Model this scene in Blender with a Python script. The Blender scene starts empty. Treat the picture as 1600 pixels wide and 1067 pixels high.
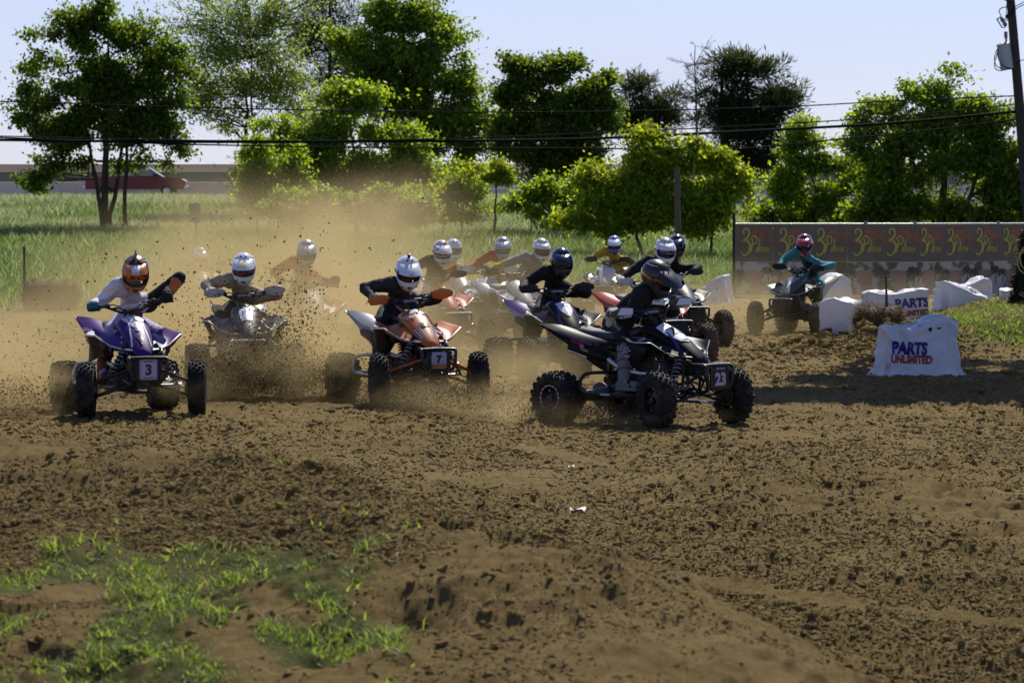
import bpy, bmesh, math, random
import numpy as np
from mathutils import Vector, Matrix, Euler
from mathutils.bvhtree import BVHTree

R = math.radians
random.seed(11)
rng = np.random.default_rng(11)
scene = bpy.context.scene
col = scene.collection

# ------------------------------------------------------------------ camera
F = 4800.0            # focal length in pixels of the 1600 px wide photograph
CAMZ = 1.88
PITCH = math.atan(198.5 / F)
cam_d = bpy.data.cameras.new("camera")
cam = bpy.data.objects.new("camera", cam_d)
col.objects.link(cam)
cam.location = (0, 0, CAMZ)
cam.rotation_euler = (math.pi / 2 - PITCH, 0, 0)
cam_d.sensor_width = 36.0
cam_d.lens = F / 1600 * 36
cam_d.clip_start = 0.5
cam_d.clip_end = 6000
cam_d.dof.use_dof = True
cam_d.dof.focus_distance = 28.5
cam_d.dof.aperture_fstop = 7.5
scene.camera = cam

# ------------------------------------------------------------------ sky, sun, exposure
SUN_EL, SUN_AZ = R(47), R(14)      # azimuth measured from +Y towards +X
world = bpy.data.worlds.new("World")
scene.world = world
world.use_nodes = True
wn, wl = world.node_tree.nodes, world.node_tree.links
wn.clear()
w_out = wn.new("ShaderNodeOutputWorld")
w_bg = wn.new("ShaderNodeBackground")
w_sky = wn.new("ShaderNodeTexSky")
w_sky.sky_type = 'NISHITA'
w_sky.sun_disc = False
w_sky.sun_elevation = SUN_EL
w_sky.sun_rotation = SUN_AZ
w_sky.altitude = 0
w_sky.air_density = 1.0
w_sky.dust_density = 0.2
w_sky.ozone_density = 3.0
w_bg.inputs[1].default_value = 0.086
# thin high cloud, as a pale streak pattern over the whole sky
w_tc = wn.new("ShaderNodeTexCoord")
w_map = wn.new("ShaderNodeMapping"); w_map.inputs['Scale'].default_value = (1.6, 1.6, 14)
w_noi = wn.new("ShaderNodeTexNoise"); w_noi.inputs['Scale'].default_value = 2.2; w_noi.inputs['Detail'].default_value = 5
w_rmp = wn.new("ShaderNodeMapRange"); w_rmp.inputs[1].default_value = .47; w_rmp.inputs[2].default_value = .75
w_rmp.inputs[3].default_value = .45; w_rmp.inputs[4].default_value = .85
w_mix = wn.new("ShaderNodeMix"); w_mix.data_type = 'RGBA'
w_mix.inputs[7].default_value = (6.7, 7.15, 9.3, 1)
# the thin cloud thins out towards the zenith
w_sep = wn.new("ShaderNodeSeparateXYZ"); w_hz = wn.new("ShaderNodeMapRange"); w_hz.interpolation_type = 'SMOOTHSTEP'; w_hz.inputs[1].default_value = .02; w_hz.inputs[2].default_value = .38; w_hz.inputs[3].default_value = 1; w_hz.inputs[4].default_value = 0
w_mul = wn.new("ShaderNodeMath"); w_mul.operation = 'MULTIPLY'
w_tint = wn.new("ShaderNodeMix"); w_tint.data_type = 'RGBA'; w_tint.blend_type = 'MULTIPLY'; w_tint.inputs[0].default_value = 1
w_tint.inputs[7].default_value = (0.93, 0.91, 1.20, 1)
wl.new(w_tc.outputs['Generated'], w_map.inputs[0]); wl.new(w_map.outputs[0], w_noi.inputs[0])
wl.new(w_noi.outputs[0], w_rmp.inputs[0]); wl.new(w_rmp.outputs[0], w_mul.inputs[0]); wl.new(w_tc.outputs['Generated'], w_sep.inputs[0]); wl.new(w_sep.outputs['Z'], w_hz.inputs[0]); wl.new(w_hz.outputs[0], w_mul.inputs[1]); wl.new(w_mul.outputs[0], w_mix.inputs[0])
wl.new(w_sky.outputs[0], w_tint.inputs[6]); wl.new(w_tint.outputs[2], w_mix.inputs[6])
wl.new(w_mix.outputs[2], w_bg.inputs[0]); wl.new(w_bg.outputs[0], w_out.inputs[0])

sun_d = bpy.data.lights.new("sun", 'SUN')
sun_d.energy = 5.0
sun_d.angle = R(0.53)
sun_d.color = (1.0, 0.95, 0.84)
sun = bpy.data.objects.new("sun", sun_d)
col.objects.link(sun)
sdir = Vector((math.sin(SUN_AZ) * math.cos(SUN_EL), math.cos(SUN_AZ) * math.cos(SUN_EL), math.sin(SUN_EL)))
sun.rotation_euler = (-sdir).to_track_quat('-Z', 'Y').to_euler()
sun.location = sdir * 100

scene.view_settings.view_transform = 'Standard'
scene.view_settings.look = 'None'
scene.view_settings.exposure = 0.18
scene.view_settings.gamma = 1.0
scene.view_settings.use_curve_mapping = False
scene.render.engine = 'CYCLES'
cy = scene.cycles
cy.max_bounces = 7; cy.diffuse_bounces = 3; cy.glossy_bounces = 2; cy.transmission_bounces = 5
cy.transparent_max_bounces = 8; cy.volume_bounces = 3
cy.use_adaptive_sampling = True; cy.adaptive_threshold = 0.012
cy.use_denoising = True
cy.sample_clamp_indirect = 6
cy.caustics_reflective = False; cy.caustics_refractive = False
try:
    cy.volume_step_rate = 1.0; cy.volume_max_steps = 256
except Exception:
    pass

# ------------------------------------------------------------------ helpers
_r = Vector((1, 0, 0)); _f = Vector((0, math.cos(PITCH), -math.sin(PITCH))); _u = Vector((0, math.sin(PITCH), math.cos(PITCH)))
def ray(px, py):
    return (_r * (px - 800) + _u * (533.5 - py) + _f * F).normalized()
def W(px, py, y):
    """the point of the ray through a pixel of the photograph that lies y metres down range"""
    d = ray(px, py)
    return Vector((0, 0, CAMZ)) + d * (y / d.y)
def proj(p):
    q = Vector(p) - Vector((0, 0, CAMZ))
    k = F / q.dot(_f)
    return 800 + q.dot(_r) * k, 533.5 - q.dot(_u) * k

def tag(o, label=None, cat=None, group=None, kind=None):
    if label: o['label'] = label
    if cat: o['category'] = cat
    if group: o['group'] = group
    if kind: o['kind'] = kind
    return o
def empty(name, loc=(0, 0, 0), rz=0):
    o = bpy.data.objects.new(name, None)
    o.empty_display_size = .2
    col.objects.link(o); o.location = loc; o.rotation_euler = (0, 0, rz)
    return o

def ss(a, b, x):
    t = np.clip((np.asarray(x, float) - a) / (b - a), 0, 1)
    return t * t * (3 - 2 * t)
def _hash(ix, iy, seed):
    h = (ix.astype(np.int64) * 374761393 + iy.astype(np.int64) * 668265263 + seed * 974711) & 0x7fffffff
    h = ((h ^ (h >> 13)) * 1274126177) & 0x7fffffff
    h = (h ^ (h >> 16)) & 0xffffff
    return h / float(0xffffff)
def vnoise(x, y, seed=0):
    x = np.asarray(x, float); y = np.asarray(y, float)
    ix = np.floor(x); iy = np.floor(y); fx = x - ix; fy = y - iy
    fx = fx * fx * (3 - 2 * fx); fy = fy * fy * (3 - 2 * fy)
    a = _hash(ix, iy, seed); b = _hash(ix + 1, iy, seed); c = _hash(ix, iy + 1, seed); d = _hash(ix + 1, iy + 1, seed)
    return (a * (1 - fx) + b * fx) * (1 - fy) + (c * (1 - fx) + d * fx) * fy
def fbm(x, y, seed=0, o=4):
    s = 0; a = .5; t = 0
    for i in range(o):
        s = s + a * vnoise(x * 2 ** i + 17.3 * i, y * 2 ** i - 9.1 * i, seed + i); t += a; a *= .5
    return s / t

class MB:
    """collects geometry for one mesh object"""
    def __init__(s): s.v = []; s.f = []; s.m = []; s.n = 0
    def add(s, v, f, m=0, M=None):
        v = [Vector(p) for p in v]
        if M is not None: v = [M @ p for p in v]
        s.v += [tuple(p) for p in v]
        s.f += [tuple(i + s.n for i in q) for q in f]
        s.m += (m if isinstance(m, list) else [m] * len(f)); s.n += len(v)
        return s
    def mesh(s, name, mats, smooth=True, angle=40):
        me = bpy.data.meshes.new(name)
        me.from_pydata(s.v, [], s.f)
        for m in mats: me.materials.append(m)
        me.polygons.foreach_set('material_index', s.m)
        if smooth:
            me.polygons.foreach_set('use_smooth', [True] * len(s.f))
            me.update()
            try: me.set_sharp_from_angle(angle=R(angle))
            except Exception: pass
        me.update()
        return me
    def build(s, name, mats, parent=None, smooth=True, angle=40):
        if not isinstance(mats, (list, tuple)): mats = [mats]
        return mobj(name, s.mesh(name, mats, smooth, angle), parent)
def mobj(name, me, parent=None):
    o = bpy.data.objects.new(name, me); col.objects.link(o)
    if parent is not None: o.parent = parent
    return o

def box(c, s, rot=None, bev=0.0):
    """bevelled box as (verts, faces)"""
    x, y, z = s[0] / 2, s[1] / 2, s[2] / 2
    if bev <= 0:
        v = [(a * x, b * y, g * z) for a in (-1, 1) for b in (-1, 1) for g in (-1, 1)]
        f = [(0, 1, 3, 2), (4, 6, 7, 5), (0, 4, 5, 1), (2, 3, 7, 6), (0, 2, 6, 4), (1, 5, 7, 3)]
    else:
        bm = bmesh.new(); bmesh.ops.create_cube(bm, size=1)
        for q in bm.verts: q.co = Vector((q.co.x * s[0], q.co.y * s[1], q.co.z * s[2]))
        bmesh.ops.bevel(bm, geom=bm.edges[:], offset=bev, segments=2, affect='EDGES', profile=.5)
        v = [q.co.copy() for q in bm.verts]; f = [tuple(q.index for q in k.verts) for k in bm.faces]
        bm.free()
    M = Matrix.Translation(c)
    if rot is not None: M = M @ (rot.to_matrix().to_4x4() if isinstance(rot, Euler) else rot.to_4x4())
    return [M @ Vector(p) for p in v], f
def spline(pts, n=6, closed=False):
    """Catmull-Rom through the points"""
    P = [Vector(p) for p in pts]; out = []; k = len(P)
    for i in range(k if closed else k - 1):
        if closed: a, b, c, d = P[i - 1], P[i], P[(i + 1) % k], P[(i + 2) % k]
        else: a, b, c, d = P[max(i - 1, 0)], P[i], P[i + 1], P[min(i + 2, k - 1)]
        for j in range(n):
            t = j / n
            out.append(.5 * ((2 * b) + (c - a) * t + (2 * a - 5 * b + 4 * c - d) * t * t + (3 * b - a - 3 * c + d) * t ** 3))
    if not closed: out.append(P[-1])
    return out
def tube(pts, r, seg=8, closed=False, cap=True):
    P = [Vector(p) for p in pts]; n = len(P)
    rr = r if isinstance(r, (list, tuple)) else [r] * n
    v = []; f = []; T = []
    for i in range(n):
        if closed: t = P[(i + 1) % n] - P[i - 1]
        else: t = P[min(i + 1, n - 1)] - P[max(i - 1, 0)]
        T.append(t.normalized() if t.length > 1e-9 else Vector((0, 0, 1)))
    a = Vector((0, 0, 1)) if abs(T[0].z) < .9 else Vector((1, 0, 0))
    N = (a - T[0] * a.dot(T[0])).normalized()
    for i in range(n):
        N = (N - T[i] * N.dot(T[i]))
        N = N.normalized() if N.length > 1e-6 else T[i].orthogonal().normalized()
        B = T[i].cross(N)
        for k in range(seg):
            an = 2 * math.pi * k / seg
            v.append(P[i] + (N * math.cos(an) + B * math.sin(an)) * rr[i])
    for i in range(n if closed else n - 1):
        j = (i + 1) % n
        for k in range(seg):
            f.append((i * seg + k, i * seg + (k + 1) % seg, j * seg + (k + 1) % seg, j * seg + k))
    if cap and not closed:
        f.append(tuple(range(seg))[::-1]); f.append(tuple((n - 1) * seg + k for k in range(seg)))
    return v, f
def lathe(prof, seg=24, axis='Y', c=(0, 0, 0), close=False):
    """profile of (along axis, radius)"""
    v = []; f = []; n = len(prof)
    for k in range(seg):
        a = 2 * math.pi * k / seg
        for (h, r) in prof:
            p = {'Y': (r * math.cos(a), h, r * math.sin(a)), 'Z': (r * math.cos(a), r * math.sin(a), h), 'X': (h, r * math.cos(a), r * math.sin(a))}[axis]
            v.append(Vector(p) + Vector(c))
    for k in range(seg):
        for i in range(n if close else n - 1):
            j = (i + 1) % n; q = (k + 1) % seg
            f.append((k * n + i, k * n + j, q * n + j, q * n + i))
    return v, f
def loft(secs, closed=True, cap=True):
    v = []; f = []; n = len(secs[0])
    for s_ in secs: v += [Vector(p) for p in s_]
    for i in range(len(secs) - 1):
        for k in range(n if closed else n - 1):
            q = (k + 1) % n
            f.append((i * n + k, i * n + q, (i + 1) * n + q, (i + 1) * n + k))
    if cap and closed:
        f.append(tuple(range(n))[::-1]); f.append(tuple((len(secs) - 1) * n + k for k in range(n)))
    return v, f
def sheet(P, th=.006):
    """grid of points made into a sheet with thickness"""
    n, m = len(P), len(P[0])
    P = [[Vector(p) for p in r_] for r_ in P]
    v = []; N = []
    for i in range(n):
        for j in range(m):
            a = P[min(i + 1, n - 1)][j] - P[max(i - 1, 0)][j]; b = P[i][min(j + 1, m - 1)] - P[i][max(j - 1, 0)]
            q = a.cross(b); N.append(q.normalized() if q.length > 1e-12 else Vector((0, 0, 1))); v.append(P[i][j])
    k = n * m
    v2 = [v[i] - N[i] * th for i in range(k)]
    f = []
    for i in range(n - 1):
        for j in range(m - 1):
            a = i * m + j
            f.append((a, a + m, a + m + 1, a + 1)); f.append((k + a, k + a + 1, k + a + m + 1, k + a + m))
    b = [i * m for i in range(n)] + [(n - 1) * m + j for j in range(1, m)] + [i * m + m - 1 for i in range(n - 2, -1, -1)] + list(range(m - 2, 0, -1))
    for i in range(len(b)):
        c, d = b[i], b[(i + 1) % len(b)]
        f.append((c, d, d + k, c + k)[::-1])
    return v + v2, f
def patch(c00, c10, c11, c01, n=8, m=6, bulge=(0, 0, 0), edge=None):
    """bilinear patch with a bulge"""
    A, B, C, D = map(Vector, (c00, c10, c11, c01)); bu = Vector(bulge); P = []
    for i in range(n + 1):
        u = i / n; row = []
        for j in range(m + 1):
            w = j / m
            p = A * (1 - u) * (1 - w) + B * u * (1 - w) + C * u * w + D * (1 - u) * w
            p = p + bu * (math.sin(math.pi * u) * math.sin(math.pi * w) if edge is None else edge(u, w))
            row.append(p)
        P.append(row)
    return P

# ------------------------------------------------------------------ materials
def mat(name, base, rough=.5, metal=0.0, noise=0.0, nscale=8.0, bump=0.0, bscale=40.0, coat=0.0, dirt=0.0, spec=.5, sheen=0.0, dirtcol=(.17, .12, .07)):
    m = bpy.data.materials.new(name); m.use_nodes = True
    nt = m.node_tree; n, l = nt.nodes, nt.links
    b = n['Principled BSDF']
    b.inputs['Roughness'].default_value = rough; b.inputs['Metallic'].default_value = metal
    b.inputs['Specular IOR Level'].default_value = spec
    b.inputs['Coat Weight'].default_value = coat; b.inputs['Sheen Weight'].default_value = sheen
    tc = n.new('ShaderNodeTexCoord'); src = None
    b.inputs['Base Color'].default_value = (*base, 1)
    if noise > 0:
        t = n.new('ShaderNodeTexNoise'); t.inputs['Scale'].default_value = nscale; t.inputs['Detail'].default_value = 4
        l.new(tc.outputs['Object'], t.inputs['Vector'])
        mx = n.new('ShaderNodeMix'); mx.data_type = 'RGBA'
        mx.inputs[6].default_value = (*[c * (1 - noise) for c in base], 1); mx.inputs[7].default_value = (*[min(c * (1 + noise), 1) for c in base], 1)
        l.new(t.outputs[0], mx.inputs[0]); src = mx.outputs[2]
    if dirt > 0:
        t = n.new('ShaderNodeTexNoise'); t.inputs['Scale'].default_value = 9; t.inputs['Detail'].default_value = 7; t.inputs['Roughness'].default_value = .7
        l.new(tc.outputs['Object'], t.inputs['Vector'])
        mr = n.new('ShaderNodeMapRange'); mr.inputs[1].default_value = .60 - .25 * dirt; mr.inputs[2].default_value = .78 - .15 * dirt; mr.inputs[4].default_value = min(1, dirt * 1.3)
        l.new(t.outputs[0], mr.inputs[0])
        mx = n.new('ShaderNodeMix'); mx.data_type = 'RGBA'; mx.inputs[7].default_value = (*dirtcol, 1)
        if src: l.new(src, mx.inputs[6])
        else: mx.inputs[6].default_value = (*base, 1)
        l.new(mr.outputs[0], mx.inputs[0]); src = mx.outputs[2]
        ad = n.new('ShaderNodeMapRange'); ad.inputs[3].default_value = rough; ad.inputs[4].default_value = .9
        l.new(mr.outputs[0], ad.inputs[0]); l.new(ad.outputs[0], b.inputs['Roughness'])
    if src: l.new(src, b.inputs['Base Color'])
    if bump > 0:
        t = n.new('ShaderNodeTexNoise'); t.inputs['Scale'].default_value = bscale; t.inputs['Detail'].default_value = 5
        l.new(tc.outputs['Object'], t.inputs['Vector'])
        bp = n.new('ShaderNodeBump'); bp.inputs['Strength'].default_value = bump; bp.inputs['Distance'].default_value = .02
        l.new(t.outputs[0], bp.inputs['Height']); l.new(bp.outputs[0], b.inputs['Normal'])
    return m
def leafmat(name, base, trans, rough=.55, attr=True):
    """leaf: reflects and lets light through; 'tint' varies leaf by leaf"""
    m = bpy.data.materials.new(name); m.use_nodes = True
    n, l = m.node_tree.nodes, m.node_tree.links
    b = n['Principled BSDF']; out = n['Material Output']
    at = n.new('ShaderNodeAttribute'); at.attribute_name = 'tint'
    def mk(c):
        mx = n.new('ShaderNodeMix'); mx.data_type = 'RGBA'
        mx.inputs[6].default_value = (*[x * .55 for x in c], 1); mx.inputs[7].default_value = (*[min(1, x * 1.5) * y for x, y in zip(c, (1.12, 1, .9))], 1)
        l.new(at.outputs['Fac'], mx.inputs[0]); return mx.outputs[2]
    l.new(mk(base), b.inputs['Base Color']); b.inputs['Roughness'].default_value = rough
    b.inputs['Specular IOR Level'].default_value = .3
    tr = n.new('ShaderNodeBsdfTranslucent'); l.new(mk(trans), tr.inputs[0])
    ad = n.new('ShaderNodeMixShader'); ad.inputs[0].default_value = .45
    l.new(b.outputs[0], ad.inputs[1]); l.new(tr.outputs[0], ad.inputs[2]); l.new(ad.outputs[0], out.inputs[0])
    return m

# ------------------------------------------------------------------ text and decals
_tc = {}
def text_geo(s, size=1.0, shear=0.0, bold=0.0, squeeze=1.0):
    """text as triangles in its own XY plane, centred: (verts, faces, width, height)"""
    key = (s, shear, bold)
    if key not in _tc:
        cu = bpy.data.curves.new('lettering', 'FONT'); cu.body = s; cu.size = 1; cu.shear = shear; cu.offset = bold; cu.resolution_u = 3
        o = bpy.data.objects.new('lettering', cu); col.objects.link(o)
        dg = bpy.context.evaluated_depsgraph_get()
        me = o.evaluated_get(dg).to_mesh()
        v = [tuple(p.co) for p in me.vertices]; f = [tuple(p.vertices) for p in me.polygons]
        o.evaluated_get(dg).to_mesh_clear(); bpy.data.objects.remove(o); bpy.data.curves.remove(cu)
        xs = [p[0] for p in v]; ys = [p[1] for p in v]
        cx, cy_ = (min(xs) + max(xs)) / 2, (min(ys) + max(ys)) / 2
        _tc[key] = ([(p[0] - cx, p[1] - cy_) for p in v], f)
    v, f = _tc[key]
    return [(p[0] * size * squeeze, p[1] * size) for p in v], f
def decal(mb, geo, c, ux, uy, m=0, bvh=None, off=.003, maxe=None, warp=None):
    """lays flat print (verts 2D, faces) in the plane c, ux, uy; with bvh it is pressed onto the surface"""
    v2, f = geo; c = Vector(c); ux = Vector(ux).normalized(); uy = Vector(uy); uy = (uy - ux * uy.dot(ux)).normalized(); nn = ux.cross(uy)
    if maxe:
        bm = bmesh.new(); vs = [bm.verts.new((x, y, 0)) for x, y in v2]
        for q in f:
            try: bm.faces.new([vs[i] for i in q])
            except ValueError: pass
        bmesh.ops.triangulate(bm, faces=bm.faces[:])
        for _ in range(4):
            es = [e for e in bm.edges if e.calc_length() > maxe]
            if not es: break
            bmesh.ops.subdivide_edges(bm, edges=es, cuts=1); bmesh.ops.triangulate(bm, faces=bm.faces[:])
        bm.verts.index_update()
        v2 = [(p.co.x, p.co.y) for p in bm.verts]; f = [tuple(p.index for p in q.verts) for q in bm.faces]; bm.free()
    V = []
    for x, y in v2:
        if warp: x, y = warp(x, y)
        p = c + ux * x + uy * y
        if bvh is not None:
            h, hn, i_, d_ = bvh.ray_cast(p + nn * .5, -nn)
            if h is not None and (h - p).length < .8: p = h + nn * off
        else: p = p + nn * off
        V.append(p)
    mb.add(V, f, m)
def rect(w, h): return [(-w / 2, -h / 2), (w / 2, -h / 2), (w / 2, h / 2), (-w / 2, h / 2)], [(0, 1, 2, 3)]
def rrect(w, h, r=.02, k=4):
    v = []
    for cx, cy_, a0 in ((w / 2 - r, h / 2 - r, 0), (-w / 2 + r, h / 2 - r, 90), (-w / 2 + r, -h / 2 + r, 180), (w / 2 - r, -h / 2 + r, 270)):
        for i in range(k + 1):
            a = R(a0 + 90 * i / k); v.append((cx + r * math.cos(a), cy_ + r * math.sin(a)))
    return v, [tuple(range(len(v)))]
def poly2(pts): return list(pts), [tuple(range(len(pts)))]
def bvh_of(me): return BVHTree.FromPolygons([v.co.copy() for v in me.vertices], [tuple(p.vertices) for p in me.polygons])
# ------------------------------------------------------------------ terrain
CREST = [(-6.0, 17.5, .95), (-2.5, 15.0, .80), (-1.08, 14.0, .74), (.125, 12.0, .59), (.54, 10.3, .47), (.72, 8.8, .32), (.8, 5.0, .2), (.8, -3, .2)]
def berm(x, y):
    """raised earth bank at the near left; crest polyline, steep towards the track, flat behind"""
    best = np.full(x.shape, 1e9); hz = np.zeros(x.shape); sg = np.zeros(x.shape)
    for (x0, y0, z0), (x1, y1, z1) in zip(CREST[:-1], CREST[1:]):
        dx, dy = x1 - x0, y1 - y0; L2 = dx * dx + dy * dy
        t = np.clip(((x - x0) * dx + (y - y0) * dy) / L2, 0, 1)
        qx, qy = x - x0 - t * dx, y - y0 - t * dy
        d = np.hypot(qx, qy); s = dx * (y - y0) - dy * (x - x0)
        k = d < best
        best = np.where(k, d, best); hz = np.where(k, z0 + t * (z1 - z0), hz); sg = np.where(k, np.sign(s), sg)
    far = sg > 0
    return hz * np.where(far, 1 - ss(0.05, 1.5, best), 1 - .24 * ss(.15, 1.3, best))
def Hc(x, y):
    x = np.asarray(x, float); y = np.asarray(y, float)
    z = np.interp(y, [-100, 58, 66, 75, 95, 120, 140, 156, 162, 200, 3000], [0, 0, .06, .15, .48, 1.25, 2.25, 2.66, 2.75, 2.75, 2.75])
    # behind the fence at the right the slope begins further back
    zr = np.interp(y, [-100, 75, 95, 120, 140, 156, 162, 200, 3000], [0, 0, .4, .85, 1.55, 2.1, 2.25, 2.25, 2.25])
    w = ss(-2, 7, x)
    z = z * (1 - w) + zr * w
    z = z + berm(x, y)
    # infield mound at the right
    m = ss(0, 1, (x - 4.5 - .10 * (y - 44)) / 3.2) * ss(40.0, 43.2, y + .18 * (x - 5)) * (1 - ss(49, 56, y))
    z = z + m * (.50 + .08 * ss(6, 11, x) + .06 * (fbm(x * .8, y * .8, 5) - .5))
    # low ruts and undulation of the track
    z = z + .05 * (fbm(x * .35, y * .35, 3, 3) - .5) * ss(8, 16, y) * (1 - ss(60, 70, y))
    # hollow scraped in the bank
    z = z - .16 * np.exp(-(((x + .33) / .17) ** 2 + ((y - 11.05) / .26) ** 2)) - .07 * np.exp(-(((x + .62) / .12) ** 2 + ((y - 10.7) / .5) ** 2))
    # hill undulation
    z = z + .25 * (fbm(x * .12, y * .12, 9, 3) - .5) * ss(80, 110, y) * (1 - ss(150, 160, y))
    return z
def Hp(x, y): return float(Hc(np.array([x]), np.array([y]))[0])
def grassmask(x, y):
    """where turf grows, 0..1"""
    px = 800 + x / np.maximum(y, 1) * F
    near = ss(.40, .54, fbm(x * 3.0, y * 1.5, 21, 4) + .10 * (1 - ss(-1.2, -.5, x)) + .0 - .35 * ss(11.6, 13.2, y)) * (y < 14.2) * (1 - ss(-.55, -.1, x + .06 * (y - 9)))
    near = near * ss(-.02, .45, -(x + .30 * (y - 9.0)) + .55)
    mound = ss(0, 1, (x - 5.0 - .10 * (y - 44) + 1.1 * (fbm(x * 1.3, y * 1.3, 8) - .5)) / .5) * ss(40.6, 41.8, y + .15 * (x - 6) + 1.3 * (fbm(x, y, 31) - .5)) * (1 - ss(51, 53, y))
    left = ss(0, 1, (-x - 5.4 + (y - 60) * .16) / 1.5) * ss(56, 62, y)
    back = ss(74, 80, y + 2 * (fbm(x * .3, y * .3, 14) - .5))
    path = 1 - .9 * np.exp(-((y - (69.5 + (-x - 9.3) * 3.1)) / 1.1) ** 2) * (x < -8.0) * (y < 86)
    return np.clip(np.maximum.reduce([near, mound, np.maximum(left, back) * path]), 0, 1) * (1 - ss(157, 160, y))

RUTS = [(0, 24.6, -.22, .004, .16), (0, 23.4, -.20, .004, .14), (2, 21.0, -.34, .006, .15), (2, 19.9, -.33, .006, .13), (0, 18.0, -.50, .010, .14), (3, 27.6, -.12, .004, .18), (4, 30.8, .05, .004, .20), (4, 32.5, .06, .004, .18), (1, 16.4, -.62, .012, .13), (5, 36.0, .10, .0, .2)]
def detail(x, y):
    """crumbly relief of loose soil"""
    k = 1 - ss(60, 75, y)
    lump = fbm(x * 5, y * 4.2, 40, 3)
    r1 = fbm(x * 13, y * 9.5, 41, 3); r2 = vnoise(x * 34, y * 24, 44)
    lumpm = ss(.46, .62, fbm(x * 1.3, y * 1.1, 47, 3))
    r3 = fbm(x * 24, y * 15, 49, 2)
    z = (lump - .5) * .05 + np.clip(r1 - .50, 0, 1) * .085 * (.35 + 1.0 * lumpm) + (r2 - .5) * .016 + np.clip(r3 - .48, 0, 1) * .035
    # pits
    z = z - .05 * ss(.70, .80, fbm(x * 3.1, y * 2.4, 52, 2)) 
    amp = .75 + .55 * ss(.4, .6, fbm(x * .5, y * .4, 60, 2))
    # crumbling rough edge of the infield mound
    e = np.exp(-((x - 5.0) / .9) ** 2 - ((y - 43) / 3.2) ** 2)
    z = z * amp + e * np.clip(fbm(x * 3.4, y * 2.4, 61, 3) - .42, 0, 1) * .75
    # bank: deeper crumbs
    b = ss(.1, .5, berm(x, y))
    z = z * (1 - .35 * b) + b * (np.clip(fbm(x * 6, y * 5, 63, 3) - .5, -.2, .3) * .055 + (fbm(x * 1.6, y * 1.1, 66, 2) - .5) * .09)
    # old tyre ruts sweeping round the bend
    for (x0, y0, kx, cv, w_) in RUTS:
        q = (y - y0 - kx * (x - x0) - cv * (x - x0) ** 2) / math.sqrt(1 + kx * kx) + .05 * (vnoise(x * 1.3, y * .9, 71) - .5)
        q = q / w_; f_ = ss(.35, .6, fbm(x * .45 + y0, y * .3, 72, 2) + .12)
        z = z + f_ * ss(13, 16, y) * (-.030 * np.exp(-q * q * 1.6) + .020 * np.exp(-((np.abs(q) - 1.5) / .5) ** 2))
    # tread prints
    for (xa, ya, xb, yb, w_) in ((.05, 24.9, .63, 23.2, .14), (.62, 16.2, 1.75, 14.6, .13), (1.9, 14.5, 2.6, 13.6, .13), (2.6, 22.4, 3.7, 21.4, .13), (-.5, 19.2, .25, 17.3, .13)):
        dx, dy = xb - xa, yb - ya; L = math.hypot(dx, dy); t = ((x - xa) * dx + (y - ya) * dy) / L; s = (-(x - xa) * dy + (y - ya) * dx) / L
        k2 = ss(0, .1, t) * (1 - ss(L - .1, L, t)) * (1 - ss(w_ * .7, w_, np.abs(s)))
        z = z * (1 - .85 * k2) + k2 * (-.012 + .018 * (np.sin(t * 2 * np.pi / .085) > .2) * (np.abs(s) < w_ * .8) )
    return z * k

def gaxis():
    ys = [-60, -25, -10, -4, 0, 3, 5]
    y = 6.2
    while y < 78:
        ys.append(y); y += max(.023, y * y / 9024 * 1.65)
    while y < 170: ys.append(y); y += .9
    ys += [175, 185, 200, 230, 280, 360, 500, 750, 1100, 1700, 2600]
    us = list(np.linspace(-960, 960, 610)); 
    ext = [1060, 1150, 1300, 1500, 1800, 2300, 3200, 5000, 9000, 20000]
    us = [-e for e in ext[::-1]] + us + ext
    return np.array(ys), np.array(us) / F
GY, GU = gaxis()
YY, UU = np.meshgrid(GY, GU, indexing='ij')
XX = UU * np.maximum(YY, 8 + np.abs(YY) * .3)
ZZ = Hc(XX, YY) + detail(XX, YY) * (YY > 5)
GM = grassmask(XX, YY)
def grid_mesh(name, X, Y, Z):
    n, m = X.shape
    me = bpy.data.meshes.new(name)
    co = np.stack([X, Y, Z], -1).reshape(-1, 3).astype(np.float32)
    idx = np.arange(n * m).reshape(n, m)
    q = np.stack([idx[:-1, :-1], idx[:-1, 1:], idx[1:, 1:], idx[1:, :-1]], -1).reshape(-1, 4)
    me.vertices.add(len(co)); me.vertices.foreach_set('co', co.ravel())
    me.loops.add(q.size); me.loops.foreach_set('vertex_index', q.ravel().astype(np.int32))
    me.polygons.add(len(q)); me.polygons.foreach_set('loop_start', (np.arange(len(q)) * 4).astype(np.int32))
    me.polygons.foreach_set('loop_total', np.full(len(q), 4, np.int32))
    me.polygons.foreach_set('use_smooth', np.ones(len(q), bool))
    me.update(calc_edges=True); me.validate()
    return me
gme = grid_mesh('ground', XX, YY, ZZ)
at = gme.attributes.new('turf', 'FLOAT', 'POINT'); at.data.foreach_set('value', GM.ravel().astype(np.float32))
bk = ss(.15, .5, berm(XX, YY))
at = gme.attributes.new('bank', 'FLOAT', 'POINT'); at.data.foreach_set('value', bk.ravel().astype(np.float32))
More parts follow.
